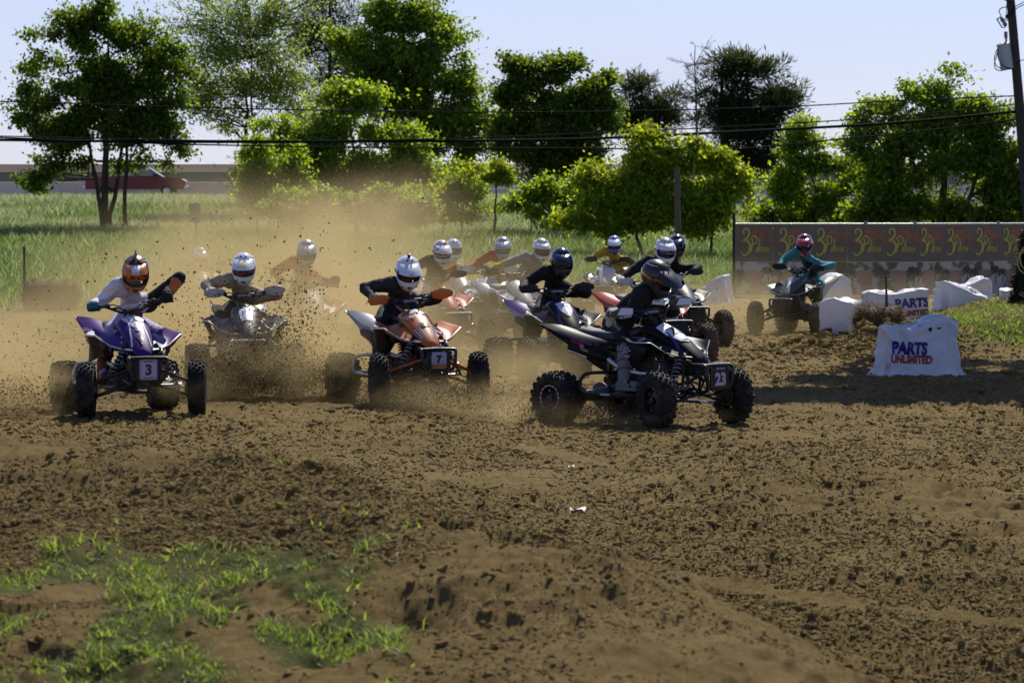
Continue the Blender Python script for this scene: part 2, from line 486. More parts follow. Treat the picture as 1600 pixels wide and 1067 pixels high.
def dirtmat():
    m = bpy.data.materials.new('dirt'); m.use_nodes = True
    n, l = m.node_tree.nodes, m.node_tree.links; b = n['Principled BSDF']
    tc = n.new('ShaderNodeTexCoord')
    def noise(sc, det=5, ro=.55):
        t = n.new('ShaderNodeTexNoise'); t.inputs['Scale'].default_value = sc; t.inputs['Detail'].default_value = det; t.inputs['Roughness'].default_value = ro
        l.new(tc.outputs['Object'], t.inputs['Vector']); return t.outputs[0]
    def ramp(src, a, b_, stops=None):
        r_ = n.new('ShaderNodeMapRange'); r_.inputs[1].default_value = a; r_.inputs[2].default_value = b_; l.new(src, r_.inputs[0]); return r_.outputs[0]
    def mix(fac, a, b_):
        x = n.new('ShaderNodeMix'); x.data_type = 'RGBA'
        if isinstance(fac, float): x.inputs[0].default_value = fac
        else: l.new(fac, x.inputs[0])
        for s_, i in ((a, 6), (b_, 7)):
            if isinstance(s_, tuple): x.inputs[i].default_value = (*s_, 1)
            else: l.new(s_, x.inputs[i])
        return x.outputs[2]
    c = mix(ramp(noise(.7), .35, .65), (.200, .138, .050), (.250, .178, .070))
    c = mix(ramp(noise(11, 6, .7), .45, .72), c, (.105, .074, .031))
    c = mix(ramp(noise(45, 4, .7), .56, .75), c, (.26, .20, .10))
    ab = n.new('ShaderNodeAttribute'); ab.attribute_name = 'bank'
    c2 = mix(ramp(noise(5), .35, .7), (.240, .166, .064), (.165, .112, .043))
    c = mix(ab.outputs['Fac'], c, c2)
    a_ = n.new('ShaderNodeAttribute'); a_.attribute_name = 'turf'
    g = mix(ramp(noise(1.5, 6), .35, .65), (.075, .085, .025), (.110, .105, .038))
    sy = n.new('ShaderNodeSeparateXYZ'); l.new(tc.outputs['Object'], sy.inputs[0])
    g = mix(ramp(sy.outputs['Y'], 52, 60), g, mix(ramp(noise(.5, 5), .35, .65), (.050, .085, .020), (.105, .135, .045)))
    c = mix(a_.outputs['Fac'], c, g)
    l.new(c, b.inputs['Base Color']); b.inputs['Roughness'].default_value = .92; b.inputs['Specular IOR Level'].default_value = .04
    bp = n.new('ShaderNodeBump'); bp.inputs['Strength'].default_value = .9; bp.inputs['Distance'].default_value = .03
    l.new(noise(38, 6, .75), bp.inputs['Height'])
    bp2 = n.new('ShaderNodeBump'); bp2.inputs['Strength'].default_value = .6; bp2.inputs['Distance'].default_value = .012
    l.new(noise(130, 3, .7), bp2.inputs['Height']); l.new(bp.outputs[0], bp2.inputs['Normal']); l.new(bp2.outputs[0], b.inputs['Normal'])
    return m
M_dirt = dirtmat()
gme.materials.append(M_dirt)
ground = mobj('ground', gme); tag(ground, 'brown loose dirt race track running into grassy banks', kind='structure')

# scatter of loose soil clods -------------------------------------------------
def poly_soup(name, V, Fc, mats, tint=None, smooth=False, parent=None, midx=None):
    """V (N,3), Fc (M,k) arrays into a mesh; tint per face as an attribute"""
    me = bpy.data.meshes.new(name); k = Fc.shape[1]
    me.vertices.add(len(V)); me.vertices.foreach_set('co', V.astype(np.float32).ravel())
    me.loops.add(Fc.size); me.loops.foreach_set('vertex_index', Fc.ravel().astype(np.int32))
    me.polygons.add(len(Fc)); me.polygons.foreach_set('loop_start', (np.arange(len(Fc)) * k).astype(np.int32))
    me.polygons.foreach_set('loop_total', np.full(len(Fc), k, np.int32))
    for m in mats: me.materials.append(m)
    if midx is not None: me.polygons.foreach_set('material_index', midx.astype(np.int32))
    if smooth: me.polygons.foreach_set('use_smooth', np.ones(len(Fc), bool))
    if tint is not None:
        a = me.attributes.new('tint', 'FLOAT', 'FACE'); a.data.foreach_set('value', tint.astype(np.float32))
    me.update(calc_edges=True)
    return mobj(name, me, parent)
_ico = bmesh.new(); bmesh.ops.create_icosphere(_ico, subdivisions=1, radius=1)
ICV = np.array([v.co[:] for v in _ico.verts]); ICF = np.array([[v.index for v in f.verts] for f in _ico.faces]); _ico.free()
TEV = np.array([(1, 1, 1), (1, -1, -1), (-1, 1, -1), (-1, -1, 1)], float) * .8
TEF = np.array([(0, 1, 2), (0, 3, 1), (0, 2, 3), (1, 3, 2)])
OCV = np.array([(1, 0, 0), (-1, 0, 0), (0, 1, 0), (0, -1, 0), (0, 0, 1), (0, 0, -1)], float)
OCF = np.array([(0, 2, 4), (2, 1, 4), (1, 3, 4), (3, 0, 4), (2, 0, 5), (1, 2, 5), (3, 1, 5), (0, 3, 5)])
def rotmats(n):
    q = rng.normal(size=(n, 4)); q /= np.linalg.norm(q, axis=1)[:, None]; w, x, y, z = q.T
    return np.stack([1 - 2 * (y * y + z * z), 2 * (x * y - z * w), 2 * (x * z + y * w), 2 * (x * y + z * w), 1 - 2 * (x * x + z * z), 2 * (y * z - x * w), 2 * (x * z - y * w), 2 * (y * z + x * w), 1 - 2 * (x * x + y * y)], 1).reshape(n, 3, 3)
def scatter_bits(name, P, S, base=(ICV, ICF), mats=None, jit=.35):
    bv, bf = base; n = len(P)
    sc = S[:, None] * (1 + rng.uniform(-.35, .35, (n, 3)))
    V = bv[None] * (1 + rng.uniform(-jit, jit, (n, len(bv), 1)))
    V = V * sc[:, None, :]
    V = np.einsum('nij,nkj->nki', rotmats(n), V) + P[:, None, :]
    Fc = (bf[None] + (np.arange(n) * len(bv))[:, None, None]).reshape(-1, 3)
    return poly_soup(name, V.reshape(-1, 3), Fc, mats)
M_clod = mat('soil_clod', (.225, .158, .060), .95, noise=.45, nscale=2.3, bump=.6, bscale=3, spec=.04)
M_clod2 = mat('soil_spray', (.060, .040, .020), .95, noise=.4, nscale=3, spec=.05)  # darker than the ground clods: shade inside the dense spray put into the colour
def clod_field(name, label, P, S):
    """soil crumbs: one point mesh, each point an irregular little lump set on it by geometry nodes"""
    me = bpy.data.meshes.new(name); me.vertices.add(len(P)); me.vertices.foreach_set('co', P.astype(np.float32).ravel())
    a = me.attributes.new('size', 'FLOAT_VECTOR', 'POINT'); a.data.foreach_set('vector', (S[:, None] * np.stack([rng.uniform(.7, 1.5, len(S)), rng.uniform(.7, 1.5, len(S)), rng.uniform(.40, .85, len(S))], 1)).astype(np.float32).ravel())
    a = me.attributes.new('turn', 'FLOAT_VECTOR', 'POINT'); a.data.foreach_set('vector', rng.uniform(-.5, .5, (len(S), 3)).astype(np.float32).ravel() * np.tile([1, 1, 12.0], len(S)).astype(np.float32))
    me.materials.append(M_clod); me.update(); o = mobj(name, me)
    ng = bpy.data.node_groups.new(name, 'GeometryNodeTree'); ng.interface.new_socket('Geometry', in_out='INPUT', socket_type='NodeSocketGeometry'); ng.interface.new_socket('Geometry', in_out='OUTPUT', socket_type='NodeSocketGeometry')
    n, l = ng.nodes, ng.links; gi = n.new('NodeGroupInput'); go = n.new('NodeGroupOutput')
    ic = n.new('GeometryNodeMeshIcoSphere'); ic.inputs['Radius'].default_value = 1; ic.inputs['Subdivisions'].default_value = 2
    no = n.new('ShaderNodeTexNoise'); no.inputs['Scale'].default_value = 1.3; no.inputs['Detail'].default_value = 3
    vs = n.new('ShaderNodeVectorMath'); vs.operation = 'SUBTRACT'; l.new(no.outputs['Color'], vs.inputs[0]); vs.inputs[1].default_value = (.5, .5, .5)
    vm = n.new('ShaderNodeVectorMath'); vm.operation = 'SCALE'; l.new(vs.outputs[0], vm.inputs[0]); vm.inputs['Scale'].default_value = 1.5
    sp = n.new('GeometryNodeSetPosition'); l.new(ic.outputs[0], sp.inputs['Geometry']); l.new(vm.outputs[0], sp.inputs['Offset'])
    sm = n.new('GeometryNodeSetMaterial'); sm.inputs['Material'].default_value = M_clod; l.new(sp.outputs[0], sm.inputs[0])
    mp = n.new('GeometryNodeMeshToPoints'); l.new(gi.outputs[0], mp.inputs[0])
    a1 = n.new('GeometryNodeInputNamedAttribute'); a1.data_type = 'FLOAT_VECTOR'; a1.inputs[0].default_value = 'size'
    a2 = n.new('GeometryNodeInputNamedAttribute'); a2.data_type = 'FLOAT_VECTOR'; a2.inputs[0].default_value = 'turn'
    ip = n.new('GeometryNodeInstanceOnPoints'); l.new(mp.outputs[0], ip.inputs['Points']); l.new(sm.outputs[0], ip.inputs['Instance']); l.new(a1.outputs[0], ip.inputs['Scale']); l.new(a2.outputs[0], ip.inputs['Rotation'])
    l.new(ip.outputs[0], go.inputs[0]); md = o.modifiers.new('crumbs', 'NODES'); md.node_group = ng
    return tag(o, label, 'dirt', kind='stuff')
# spread evenly over the picture of the track, clustered in crumbly patches
n_ = 260000
py = 1100 - rng.random(n_) * 600
yy = CAMZ * F / (py - 335); xx = rng.uniform(-930, 930, n_) / F * yy
dens = fbm(xx * 1.0, yy * .55, 77, 4) + .25 * (fbm(xx * 5, yy * 2.4, 78, 2) - .5)
k = (dens > .24 + .24 * rng.random(n_)) & (yy < 55) & (grassmask(xx, yy) < .5)
for (xa, ya, xb, yb, w_) in ((.05, 24.9, .63, 23.2, .16), (.62, 16.2, 1.75, 14.6, .15), (1.9, 14.5, 2.6, 13.6, .15), (2.6, 22.4, 3.7, 21.4, .15), (-.5, 19.2, .25, 17.3, .15)):
    dx, dy = xb - xa, yb - ya; L = math.hypot(dx, dy); t = ((xx - xa) * dx + (yy - ya) * dy) / L; sd = (-(xx - xa) * dy + (yy - ya) * dx) / L
    k &= ~((t > 0) & (t < L) & (np.abs(sd) < w_))
for (x0, y0, kx, cv, w_) in RUTS:
    q = (yy - y0 - kx * (xx - x0) - cv * (xx - x0) ** 2) / math.sqrt(1 + kx * kx) / w_
    k &= ~((np.abs(q) < .8) & (fbm(xx * .45 + y0, yy * .3, 72, 2) > .40) & (yy > 14) & (rng.random(n_) < .85))
xx, yy = xx[k], yy[k]
s = (.0030 + .0034 * rng.random(len(xx)) + .014 * rng.random(len(xx)) ** 22) * (.55 + yy / 25)
bx_ = rng.uniform(-3, 1.2, 60000); by_ = rng.uniform(8.0, 16.5, 60000); kb = (berm(bx_, by_) > .12) & (fbm(bx_ * 2.2, by_ * 1.6, 83, 3) > .42 + .25 * rng.random(60000)) & (grassmask(bx_, by_) < .6)
bx_, by_ = bx_[kb], by_[kb]; bs_ = .0025 + .003 * rng.random(len(bx_)) + .013 * rng.random(len(bx_)) ** 14
ex_ = 5.0 + rng.normal(size=16000) * .55; ey_ = 42.4 + rng.normal(size=16000) * 1.6; es_ = .008 + .012 * rng.random(16000) + .05 * rng.random(16000) ** 12
xx = np.concatenate([xx, bx_, ex_]); yy = np.concatenate([yy, by_, ey_]); s = np.concatenate([s, bs_, es_])
z = Hc(xx, yy) + detail(xx, yy) + s * .05
clod_field('dirt_clods', 'crumbs and clods of loose brown soil lying all over the track', np.stack([xx, yy, z], 1), s)

# ------------------------------------------------------------------ grass
M_grass = leafmat('grass_blades', (.105, .160, .027), (.28, .41, .055))
M_pale = leafmat('pale_grass_blades', (.34, .41, .22), (.42, .50, .25))
M_hillgrass = leafmat('hill_grass_blades', (.080, .135, .034), (.19, .31, .07))
M_straw = leafmat('dry_grass_blades', (.30, .24, .12), (.3, .25, .12))
def blades(name, x, y, h, w, mats, midx, lean=.35, curl=.4, zoff=0.0, det=True, tri=False):
    n = len(x); z = Hc(x, y) + (detail(x, y) if det else 0) - .01 + zoff
    a = rng.uniform(0, 2 * np.pi, n); b = rng.uniform(0, 2 * np.pi, n)
    dx, dy = np.cos(a) * w / 2, np.sin(a) * w / 2
    lx, ly = np.cos(b) * h * lean * rng.random(n), np.sin(b) * h * lean * rng.random(n)
    P = np.stack([x, y, z], 1); D = np.stack([dx, dy, 0 * dx], 1)
    Mid = P + np.stack([lx * .35, ly * .35, h * .55], 1); Tip = P + np.stack([lx * (1 + curl), ly * (1 + curl), h * (1 - .2 * rng.random(n))], 1)
    V = np.stack([P - D, P + D, Mid + D * .8, Mid - D * .8, Tip], 1).reshape(-1, 3)
    if tri:
        V = np.stack([P - D, P + D, Tip], 1).reshape(-1, 3)
        return poly_soup(name, V, np.arange(n)[:, None] * 3 + np.array([[0, 1, 2]]), mats, tint=rng.random(n), midx=midx)
    i = np.arange(n)[:, None] * 5
    Fc = np.concatenate([i + [0, 1, 2], i + [0, 2, 3], i + [3, 2, 4]], 0)
    t = rng.random(n)
    return poly_soup(name, V, Fc, mats, tint=np.concatenate([t, t, t]), midx=np.concatenate([midx] * 3))
# near bank grass
n_ = 85000
x = rng.uniform(-2.6, .15, n_); y = rng.uniform(8.0, 14.2, n_)
cl = fbm(x * 7, y * 4, 91, 3)
k = (grassmask(x, y) * (.25 + 1.5 * ss(.42, .6, cl)) > rng.random(n_) * 1.1)
x, y = x[k], y[k]; h = (.015 + .038 * rng.random(len(x)) ** 1.8) * (.45 + 1.2 * ss(.4, .65, fbm(x * 4, y * 3, 92)))
mi = (rng.random(len(x)) < .10).astype(int)
tag(blades('grass', x, y, h, .004 + .005 * rng.random(len(x)), [M_grass, M_straw], mi, lean=1.5), 'patchy green grass and weeds growing on the near bank', 'grass', kind='stuff')
# broad leaved weeds
n_ = 1500
cx = rng.uniform(-2.4, -.2, 150); cyy = rng.uniform(8.6, 14, 150); kk = grassmask(cx, cyy) > .15; cx, cyy = cx[kk], cyy[kk]
cx = np.append(cx, [-1.0, -.80, -.62, -.43]); cyy = np.append(cyy, [12.9, 12.5, 12.75, 12.4])
ii = rng.integers(0, len(cx), n_); x = cx[ii] + rng.normal(size=n_) * .035; y = cyy[ii] + rng.normal(size=n_) * .05
tag(blades('weeds', x, y, .018 + .030 * rng.random(n_), .008 + .006 * rng.random(n_), [M_grass], np.zeros(n_, int), lean=1.9, curl=.1), 'broad leaved green weeds among the bank grass', 'weeds', kind='stuff')
# a few yellow flowers
fx_ = rng.uniform(-1.5, -1.15, 26); fy_ = 11.9 + rng.normal(size=26) * .12
M_flower = leafmat('yellow_petals', (.60, .50, .03), (.5, .42, .03))
tag(blades('flowers', fx_, fy_, .010 + .006 * rng.random(26), .011 + 0 * fx_, [M_flower], np.zeros(26, int), lean=.5, zoff=.045), 'tiny yellow flowers among the bank grass', 'flowers', kind='stuff')
# mound turf
n_ = 90000
x = rng.uniform(4.2, 13, n_); y = rng.uniform(39.5, 53.5, n_)
k = (grassmask(x, y) > rng.random(n_)) & (np.abs(x / y) < .2)
x, y = x[k], y[k]; h = .03 + .055 * rng.random(len(x))
mi = (rng.random(len(x)) < .06 + .5 * ss(.5, .62, fbm(x * .7, y * .7, 95, 3))).astype(int)
tag(blades('turf', x, y, h, .014 + .01 * rng.random(len(x)), [M_grass, M_straw], mi, lean=1.0), 'mown green turf with dry patches on the infield mound', 'grass', kind='stuff')
# hill meadow
n_ = 260000
y = 60 + 98 * rng.random(n_) ** .8; x = rng.uniform(-900, 900, n_) / F * y
k = (grassmask(x, y) > .3 + .5 * rng.random(n_)) & ~((y < 78) & (x > -3))
x, y = x[k], y[k]
g = fbm(x * .22, y * .16, 98, 3)
pale = (ss(.36, .50, g) * .6 * ss(108, 128, y) + .08 + .75 * ss(138, 148, y)) > rng.random(len(x))
h = (.10 + .24 * rng.random(len(x)) + .08 * pale) * (.6 + .8 * fbm(x * .9, y * .5, 99, 3))
tag(blades('meadow_grass', x, y, h, .030 + .035 * rng.random(len(x)), [M_hillgrass, M_pale], pale.astype(int), lean=.9, tri=True), 'long meadow grass with pale seed heads covering the slope below the highway', 'grass', kind='stuff')
# ------------------------------------------------------------------ trees
M_bark = mat('bark', (.060, .047, .036), .95, noise=.4, nscale=5, bump=.8, bscale=22, spec=.2)
M_bark_pale = mat('pale_bark', (.19, .16, .125), .95, noise=.35, nscale=5, bump=.6, bscale=20, spec=.2)
L_dark = leafmat('dark_leaves', (.050, .085, .012), (.24, .38, .018))
L_mid = leafmat('green_leaves', (.078, .128, .018), (.38, .56, .028))
L_mid2 = leafmat('fresh_leaves', (.095, .15, .018), (.47, .66, .030))
L_lime = leafmat('lime_leaves', (.13, .20, .016), (.56, .78, .03))
L_pale = leafmat('olive_buds', (.13, .175, .045), (.48, .64, .12))
L_pine = leafmat('pine_needles', (.040, .055, .022), (.07, .10, .025), rough=.7)

def leaves(P, size, asp, mat_, parent, droop=.35, name='crown', dirs=None):
    """a small folded leaf at each point"""
    n = len(P)
    if dirs is None:
        a = rng.normal(size=(n, 3)); a[:, 2] -= droop
    else: a = dirs + rng.normal(size=(n, 3)) * .5
    a /= np.linalg.norm(a, axis=1)[:, None]
    b = rng.normal(size=(n, 3)); b[:, 2] *= .45
    b -= a * np.sum(a * b, 1)[:, None]; b /= np.linalg.norm(b, axis=1)[:, None]
    L = size * (.6 + .8 * rng.random(n)); w = L * asp
    A = a * L[:, None]; B = b * w[:, None] / 2
    V = np.stack([P, P + A * .5 + B, P + A, P + A * .5 - B], 1).reshape(-1, 3)
    Fc = np.arange(n)[:, None] * 4 + np.array([[0, 1, 2, 3]])
    return poly_soup(name, V, Fc, [mat_], tint=rng.random(n), parent=parent)

def limb_path(a, b, sag=.12, k=5):
    a, b = Vector(a), Vector(b); L = (b - a).length
    o = Vector((random.uniform(-1, 1), random.uniform(-1, 1), random.uniform(-.4, 1))) * L * sag
    return [a + (b - a) * (i / k) + o * math.sin(math.pi * i / k) + Vector((random.uniform(-1, 1), random.uniform(-1, 1), random.uniform(-1, 1))) * L * .02 * (0 < i < k) for i in range(k + 1)]

def tree(name, label, cat, d, trunks, lobes, leafm, n=20000, leaf=.15, asp=.6, clump=.38, per=16, bark=None, limbs=26, rad=.17, shell=.55, depth=.85, group='trees and bushes on the slope behind the track', needle=False, spikes=.12, sub=3, twig=0.0, flat=.6, fork=.42, gap=.425):
    """trunks: [(pixel x, pixel y of the foot, pixel x, pixel y of the top, radius factor)]; lobes: [(px, py, rx, ry)] at distance d"""
    bark = bark or M_bark
    t0 = trunks[0]; bx = (t0[0] - 800) / F * d; base = Vector((bx, d, Hp(bx, d)))
    root = empty(name, base); tag(root, label, cat, group)
    s = d / F
    mb = MB(); nodes = []
    for (x0, y0, x1, y1, rf) in trunks:
        xa = (x0 - 800) * s; dd = d + random.uniform(-.3, .3)
        a = Vector((xa, dd, Hp(xa, dd) - .15)); b = W(x1, y1, d)
        k = 9; pts = [a + (b - a) * (i / k) + Vector((random.uniform(-1, 1), random.uniform(-1, 1), 0)) * .06 * (i > 0) for i in range(k + 1)]
        r0 = rad * rf
        rs = [r0 * (1.25 if i == 0 else 1) * (1 - .80 * i / k) for i in range(k + 1)]
        mb.add(*tube([p - base for p in pts], rs, 8))
        nodes += [(pts[i], rs[i]) for i in range(int(k * fork), k + 1)]
    vol = [rx * ry * min(rx, ry) for _, _, rx, ry in [l[:4] for l in lobes]]
    tot = sum(v ** .7 for v in vol)
    C = []; ends = []
    for l, v in zip(lobes, vol):
        px_, py_, rx, ry = l[:4]; w = l[4] if len(l) > 4 else 1
        c = W(px_, py_, d + (l[5] if len(l) > 5 else 0)); m = max(5, int(1.45 * n / per * v ** .7 / tot * w))
        Rv = np.array([rx * s, min(rx, ry) * s * depth, ry * s])
        # boughs: small clusters spread through the lobe, a few reaching out of it
        nb = max(6, int(6 + rx * ry / 85))
        bd = rng.normal(size=(nb, 3)); bd /= np.linalg.norm(bd, axis=1)[:, None]; br = .25 + .85 * rng.random(nb) ** .6; br[rng.random(nb) < spikes] += .28
        bc = bd * br[:, None] * Rv; bs = (.10 + .17 * rng.random(nb)) * (1.25 - .45 * br)
        ib = rng.integers(0, nb, m)
        g = rng.normal(size=(m, 3)) * .62
        drift = np.stack([np.sign(bd[ib, 0]) * .0, 0 * g[:, 1], -.25 * np.abs(g[:, 0])], 1)
        pts = np.array(c)[None] + bc[ib] + (g + drift) * bs[ib][:, None] * np.array([max(Rv[0], .5 * Rv[2]) * 1.15, Rv[1], Rv[2] * .80]) * 1.25
        C.append(pts)
        ends += [Vector(p) for p in pts[rng.integers(0, m, max(2, int(limbs * v ** .5 / sum(q ** .5 for q in vol))))]]
    C = np.concatenate(C)
    # gaps between the boughs
    g1 = fbm(C[:, 0] * 1.5 + C[:, 1] * .5, C[:, 2] * 1.9 - C[:, 1] * .4, 15, 3)
    C = C[g1 > gap + .10 * rng.random(len(C))]
    # keep foliage above the ground
    C[:, 2] = np.maximum(C[:, 2], Hc(C[:, 0], C[:, 1]) + .15)
    twigs = []
    for e in ends:
        st, rr = min(nodes, key=lambda q: (q[0] - e).length + .6 * max(0, q[0].z - e.z + .3) + random.random() * .8)
        rr = min(rr, rad) * .5
        pth = limb_path(st, e)
        mb.add(*tube([p - base for p in pth], [max(.012, rr * (1 - .85 * i / 5)) for i in range(6)], 5))
        for _ in range(sub):
            i = random.randint(2, 4); L = (e - st).length * random.uniform(.22, .45)
            dr = ((e - st).normalized() + Vector((random.uniform(-1, 1), random.uniform(-1, 1), random.uniform(-.5, .8))) * .9).normalized()
            q = limb_path(pth[i], pth[i] + dr * L, .08, 3)
            mb.add(*tube([p - base for p in q], [max(.009, rr * .35 * (1 - .2 * j)) for j in range(4)], 4, cap=False))
            twigs += q[1:]
        twigs += pth[2:]
    mb.build('trunk', bark, root, angle=80)
    if leafm is None: return root
    if twig > 0 and twigs:
        T = np.array([p[:] for p in twigs]); m = int(len(C) * twig)
        C = np.concatenate([C[m:], T[rng.integers(0, len(T), m)] + rng.normal(size=(m, 3)) * .16])
    k = np.repeat(np.arange(len(C)), per)
    cr = clump * (.6 + .8 * rng.random(len(C)))
    off = rng.normal(size=(len(k), 3)) * .5; off[:, 2] *= flat
    P = C[k] + off * cr[k][:, None]
    if needle:
        dr = off / (np.linalg.norm(off, axis=1)[:, None] + 1e-6); dr[:, 2] += .5
        leaves(P - np.array(base), leaf, asp, leafm, root, dirs=dr)
    else: leaves(P - np.array(base), leaf, asp, leafm, root)
    return root

# dark round tree at the far left, two stems, one low bough
tree('elm_tree', 'dark round leafy tree with two thin trunks, standing in front of the red pickup', 'tree', 120,
     [(163, 362, 168, 60, 1.0), (198, 372, 200, 90, .55), (165, 330, 120, 110, .6), (168, 300, 215, 100, .6)],
     [(160, 60, 75, 58), (110, 105, 72, 62), (215, 105, 72, 62), (160, 150, 105, 66), (90, 165, 58, 48), (245, 150, 42, 42), (70, 190, 38, 30), (120, 205, 62, 34), (235, 205, 52, 40), (265, 235, 28, 24), (60, 262, 36, 20), (95, 258, 40, 14, .8), (50, 285, 22, 16), (205, 250, 50, 14, .6), (150, 22, 32, 26), (190, 25, 30, 24), (105, 45, 22, 26, .7), (285, 120, 16, 22, .6), (235, 65, 30, 24, .7)],
     L_dark, n=56000, gap=.375, leaf=.17, clump=.40, limbs=46, spikes=.2)
# feathery tree beside it
tree('budding_tree', 'tall feathery tree with bare fan of branches in pale new buds', 'tree', 134,
     [(388, 335, 385, 130, 1.0), (400, 340, 392, 60, .6)],
     [(300, 35, 45, 50), (270, 60, 22, 40, .6), (350, 20, 60, 60), (410, 10, 60, 60), (460, 40, 45, 70), (330, 110, 60, 55), (400, 90, 70, 60), (450, 130, 40, 60), (330, 170, 45, 35), (290, 130, 30, 40, .6), (500, 10, 30, 40, .6)],
     L_pale, n=36000, leaf=.14, clump=.55, per=8, limbs=150, sub=4, rad=.16, shell=.3, twig=.6, spikes=.2, fork=.3)
tree('pine_tree', 'tall dark pine rising behind the big maple crown', 'tree', 140, [(520, 335, 515, -40, 1)],
     [(515, 10, 35, 40), (510, 70, 45, 50), (530, 140, 50, 50), (480, 170, 30, 40), (405, 250, 30, 40), (395, 300, 30, 30)], L_pine, n=15000, leaf=.34, asp=.14, clump=.55, per=22, limbs=30, needle=True)
tree('maple_tree', 'biggest leafy green tree, its broad crown rising above the bushes', 'tree', 130,
     [(640, 345, 632, 40, 1.2), (645, 330, 700, 120, .7), (638, 330, 580, 100, .7)],
     [(600, 20, 50, 42), (650, 25, 52, 42), (585, 80, 55, 50), (650, 95, 75, 60), (700, 110, 40, 42), (690, 65, 30, 30), (600, 150, 70, 50), (680, 170, 75, 48), (725, 190, 48, 40), (745, 235, 40, 26), (650, 230, 70, 40), (575, 5, 25, 30), (720, 130, 26, 22, .6), (555, 70, 34, 40), (620, 130, 50, 40), (735, 150, 34, 28), (640, 55, 50, 40), (760, 190, 24, 20), (690, 250, 50, 30)],
     L_mid, n=66000, leaf=.18, clump=.45, limbs=50, rad=.2, spikes=.2)
tree('young_maple', 'lighter green bushy tree in front of the biggest tree, foliage reaching the ground', 'tree', 116,
     [(560, 345, 545, 160, .8), (470, 345, 460, 220, .6), (590, 350, 600, 190, .6)],
     [(560, 150, 46, 32), (510, 190, 60, 38), (590, 180, 60, 36), (455, 225, 50, 42), (540, 235, 80, 48), (620, 225, 50, 34), (640, 190, 24, 16), (415, 265, 34, 38), (480, 285, 60, 40), (570, 290, 60, 40), (620, 280, 36, 36), (420, 305, 30, 25), (530, 130, 24, 22, .7), (490, 318, 66, 26, 2), (590, 318, 56, 26, 2), (640, 300, 38, 38, 1.5), (690, 270, 36, 36, 1.2)],
     L_mid2, n=56000, leaf=.17, clump=.40, limbs=46, rad=.12, spikes=.2)
tree('undergrowth_bush', 'low shaded bush at the foot of the young maple', 'bush', 108,
     [(470, 350, 468, 290, .5), (560, 352, 556, 290, .5)], [(450, 318, 50, 24), (520, 322, 50, 22), (590, 318, 44, 26), (640, 330, 40, 20)], L_mid, n=12000, leaf=.15, limbs=20, rad=.07)
tree('lime_bush', 'small bright lime bush between the maple and the thin sapling', 'bush', 110,
     [(690, 348, 688, 290, .5), (720, 350, 725, 280, .5)], [(690, 305, 34, 28), (730, 290, 26, 24), (715, 325, 40, 20), (655, 300, 24, 26), (740, 262, 16, 14, .6)], L_lime, n=9000, leaf=.14, clump=.34, limbs=24, rad=.05, shell=.3)
tree('undergrowth_bush', 'mid green bush filling the gap under the dark oak, ragged and low', 'bush', 113,
     [(830, 350, 828, 300, .5), (880, 350, 884, 300, .5)], [(820, 318, 34, 24), (870, 322, 40, 22), (905, 300, 26, 24), (845, 300, 22, 18)], L_mid2, n=9000, leaf=.15, limbs=20, rad=.06)
tree('undergrowth_bush', 'shaded green shrubs closing the gap right of the lime thicket', 'bush', 119,
     [(1190, 352, 1190, 310, .5), (1225, 352, 1228, 310, .5)], [(1190, 326, 26, 22), (1225, 330, 26, 18), (1350, 325, 44, 24), (1420, 335, 44, 16), (1520, 335, 60, 16)], L_mid, n=12000, leaf=.15, limbs=24, rad=.06)
tree('undergrowth_bush', 'fresh green shrubs between the young maple and the tall feathery tree', 'bush', 112,
     [(400, 345, 402, 290, .5), (430, 348, 436, 290, .5)], [(395, 300, 26, 30), (430, 290, 32, 40), (470, 310, 34, 30), (405, 250, 24, 28), (455, 255, 34, 30)], L_mid2, n=16000, leaf=.15, limbs=30, rad=.06)
tree('sapling', 'thin young sapling with a bare stem and small lime crown', 'tree', 112,
     [(774, 350, 774, 270, 1)], [(772, 266, 24, 18), (790, 276, 14, 12), (758, 278, 14, 12)], L_lime, n=2600, leaf=.13, clump=.26, limbs=12, rad=.06)
tree('oak_tree', 'dark green round tree with sprawling boughs in the middle of the row', 'tree', 120,
     [(862, 350, 858, 130, 1.0), (868, 345, 905, 170, .7), (858, 345, 815, 170, .7), (845, 352, 800, 290, .25), (880, 350, 930, 250, .4)],
     [(800, 105, 20, 18), (828, 130, 42, 28), (880, 105, 32, 22), (880, 145, 55, 36), (940, 130, 26, 22), (925, 155, 36, 26), (815, 175, 36, 30), (870, 200, 70, 40), (825, 225, 55, 32), (905, 235, 45, 30), (790, 205, 22, 22, .7), (865, 262, 44, 26, .7), (950, 185, 24, 24)],
     L_dark, n=46000, gap=.41, leaf=.18, clump=.40, limbs=60, spikes=.2, fork=.3)
tree('distant_pine', 'short dark pine peeking over the lime thicket beside a bare tree', 'tree', 160,
     [(1005, 340, 1003, 140, 1)], [(1000, 145, 26, 26), (1035, 165, 24, 26), (985, 172, 20, 18), (1010, 190, 44, 26), (960, 172, 14, 12, .6)], L_pine, n=10000, leaf=.36, asp=.16, clump=.6, per=22, limbs=20, needle=True)
tree('bare_tree', 'leafless grey tree with fine bare twigs against the sky', 'tree', 152,
     [(1088, 345, 1086, 72, .8)], [(1085, 100, 34, 34), (1080, 150, 38, 40), (1100, 120, 28, 36), (1062, 130, 18, 30)], None, limbs=70, sub=6, rad=.12, bark=M_bark_pale, spikes=.3, fork=.5)
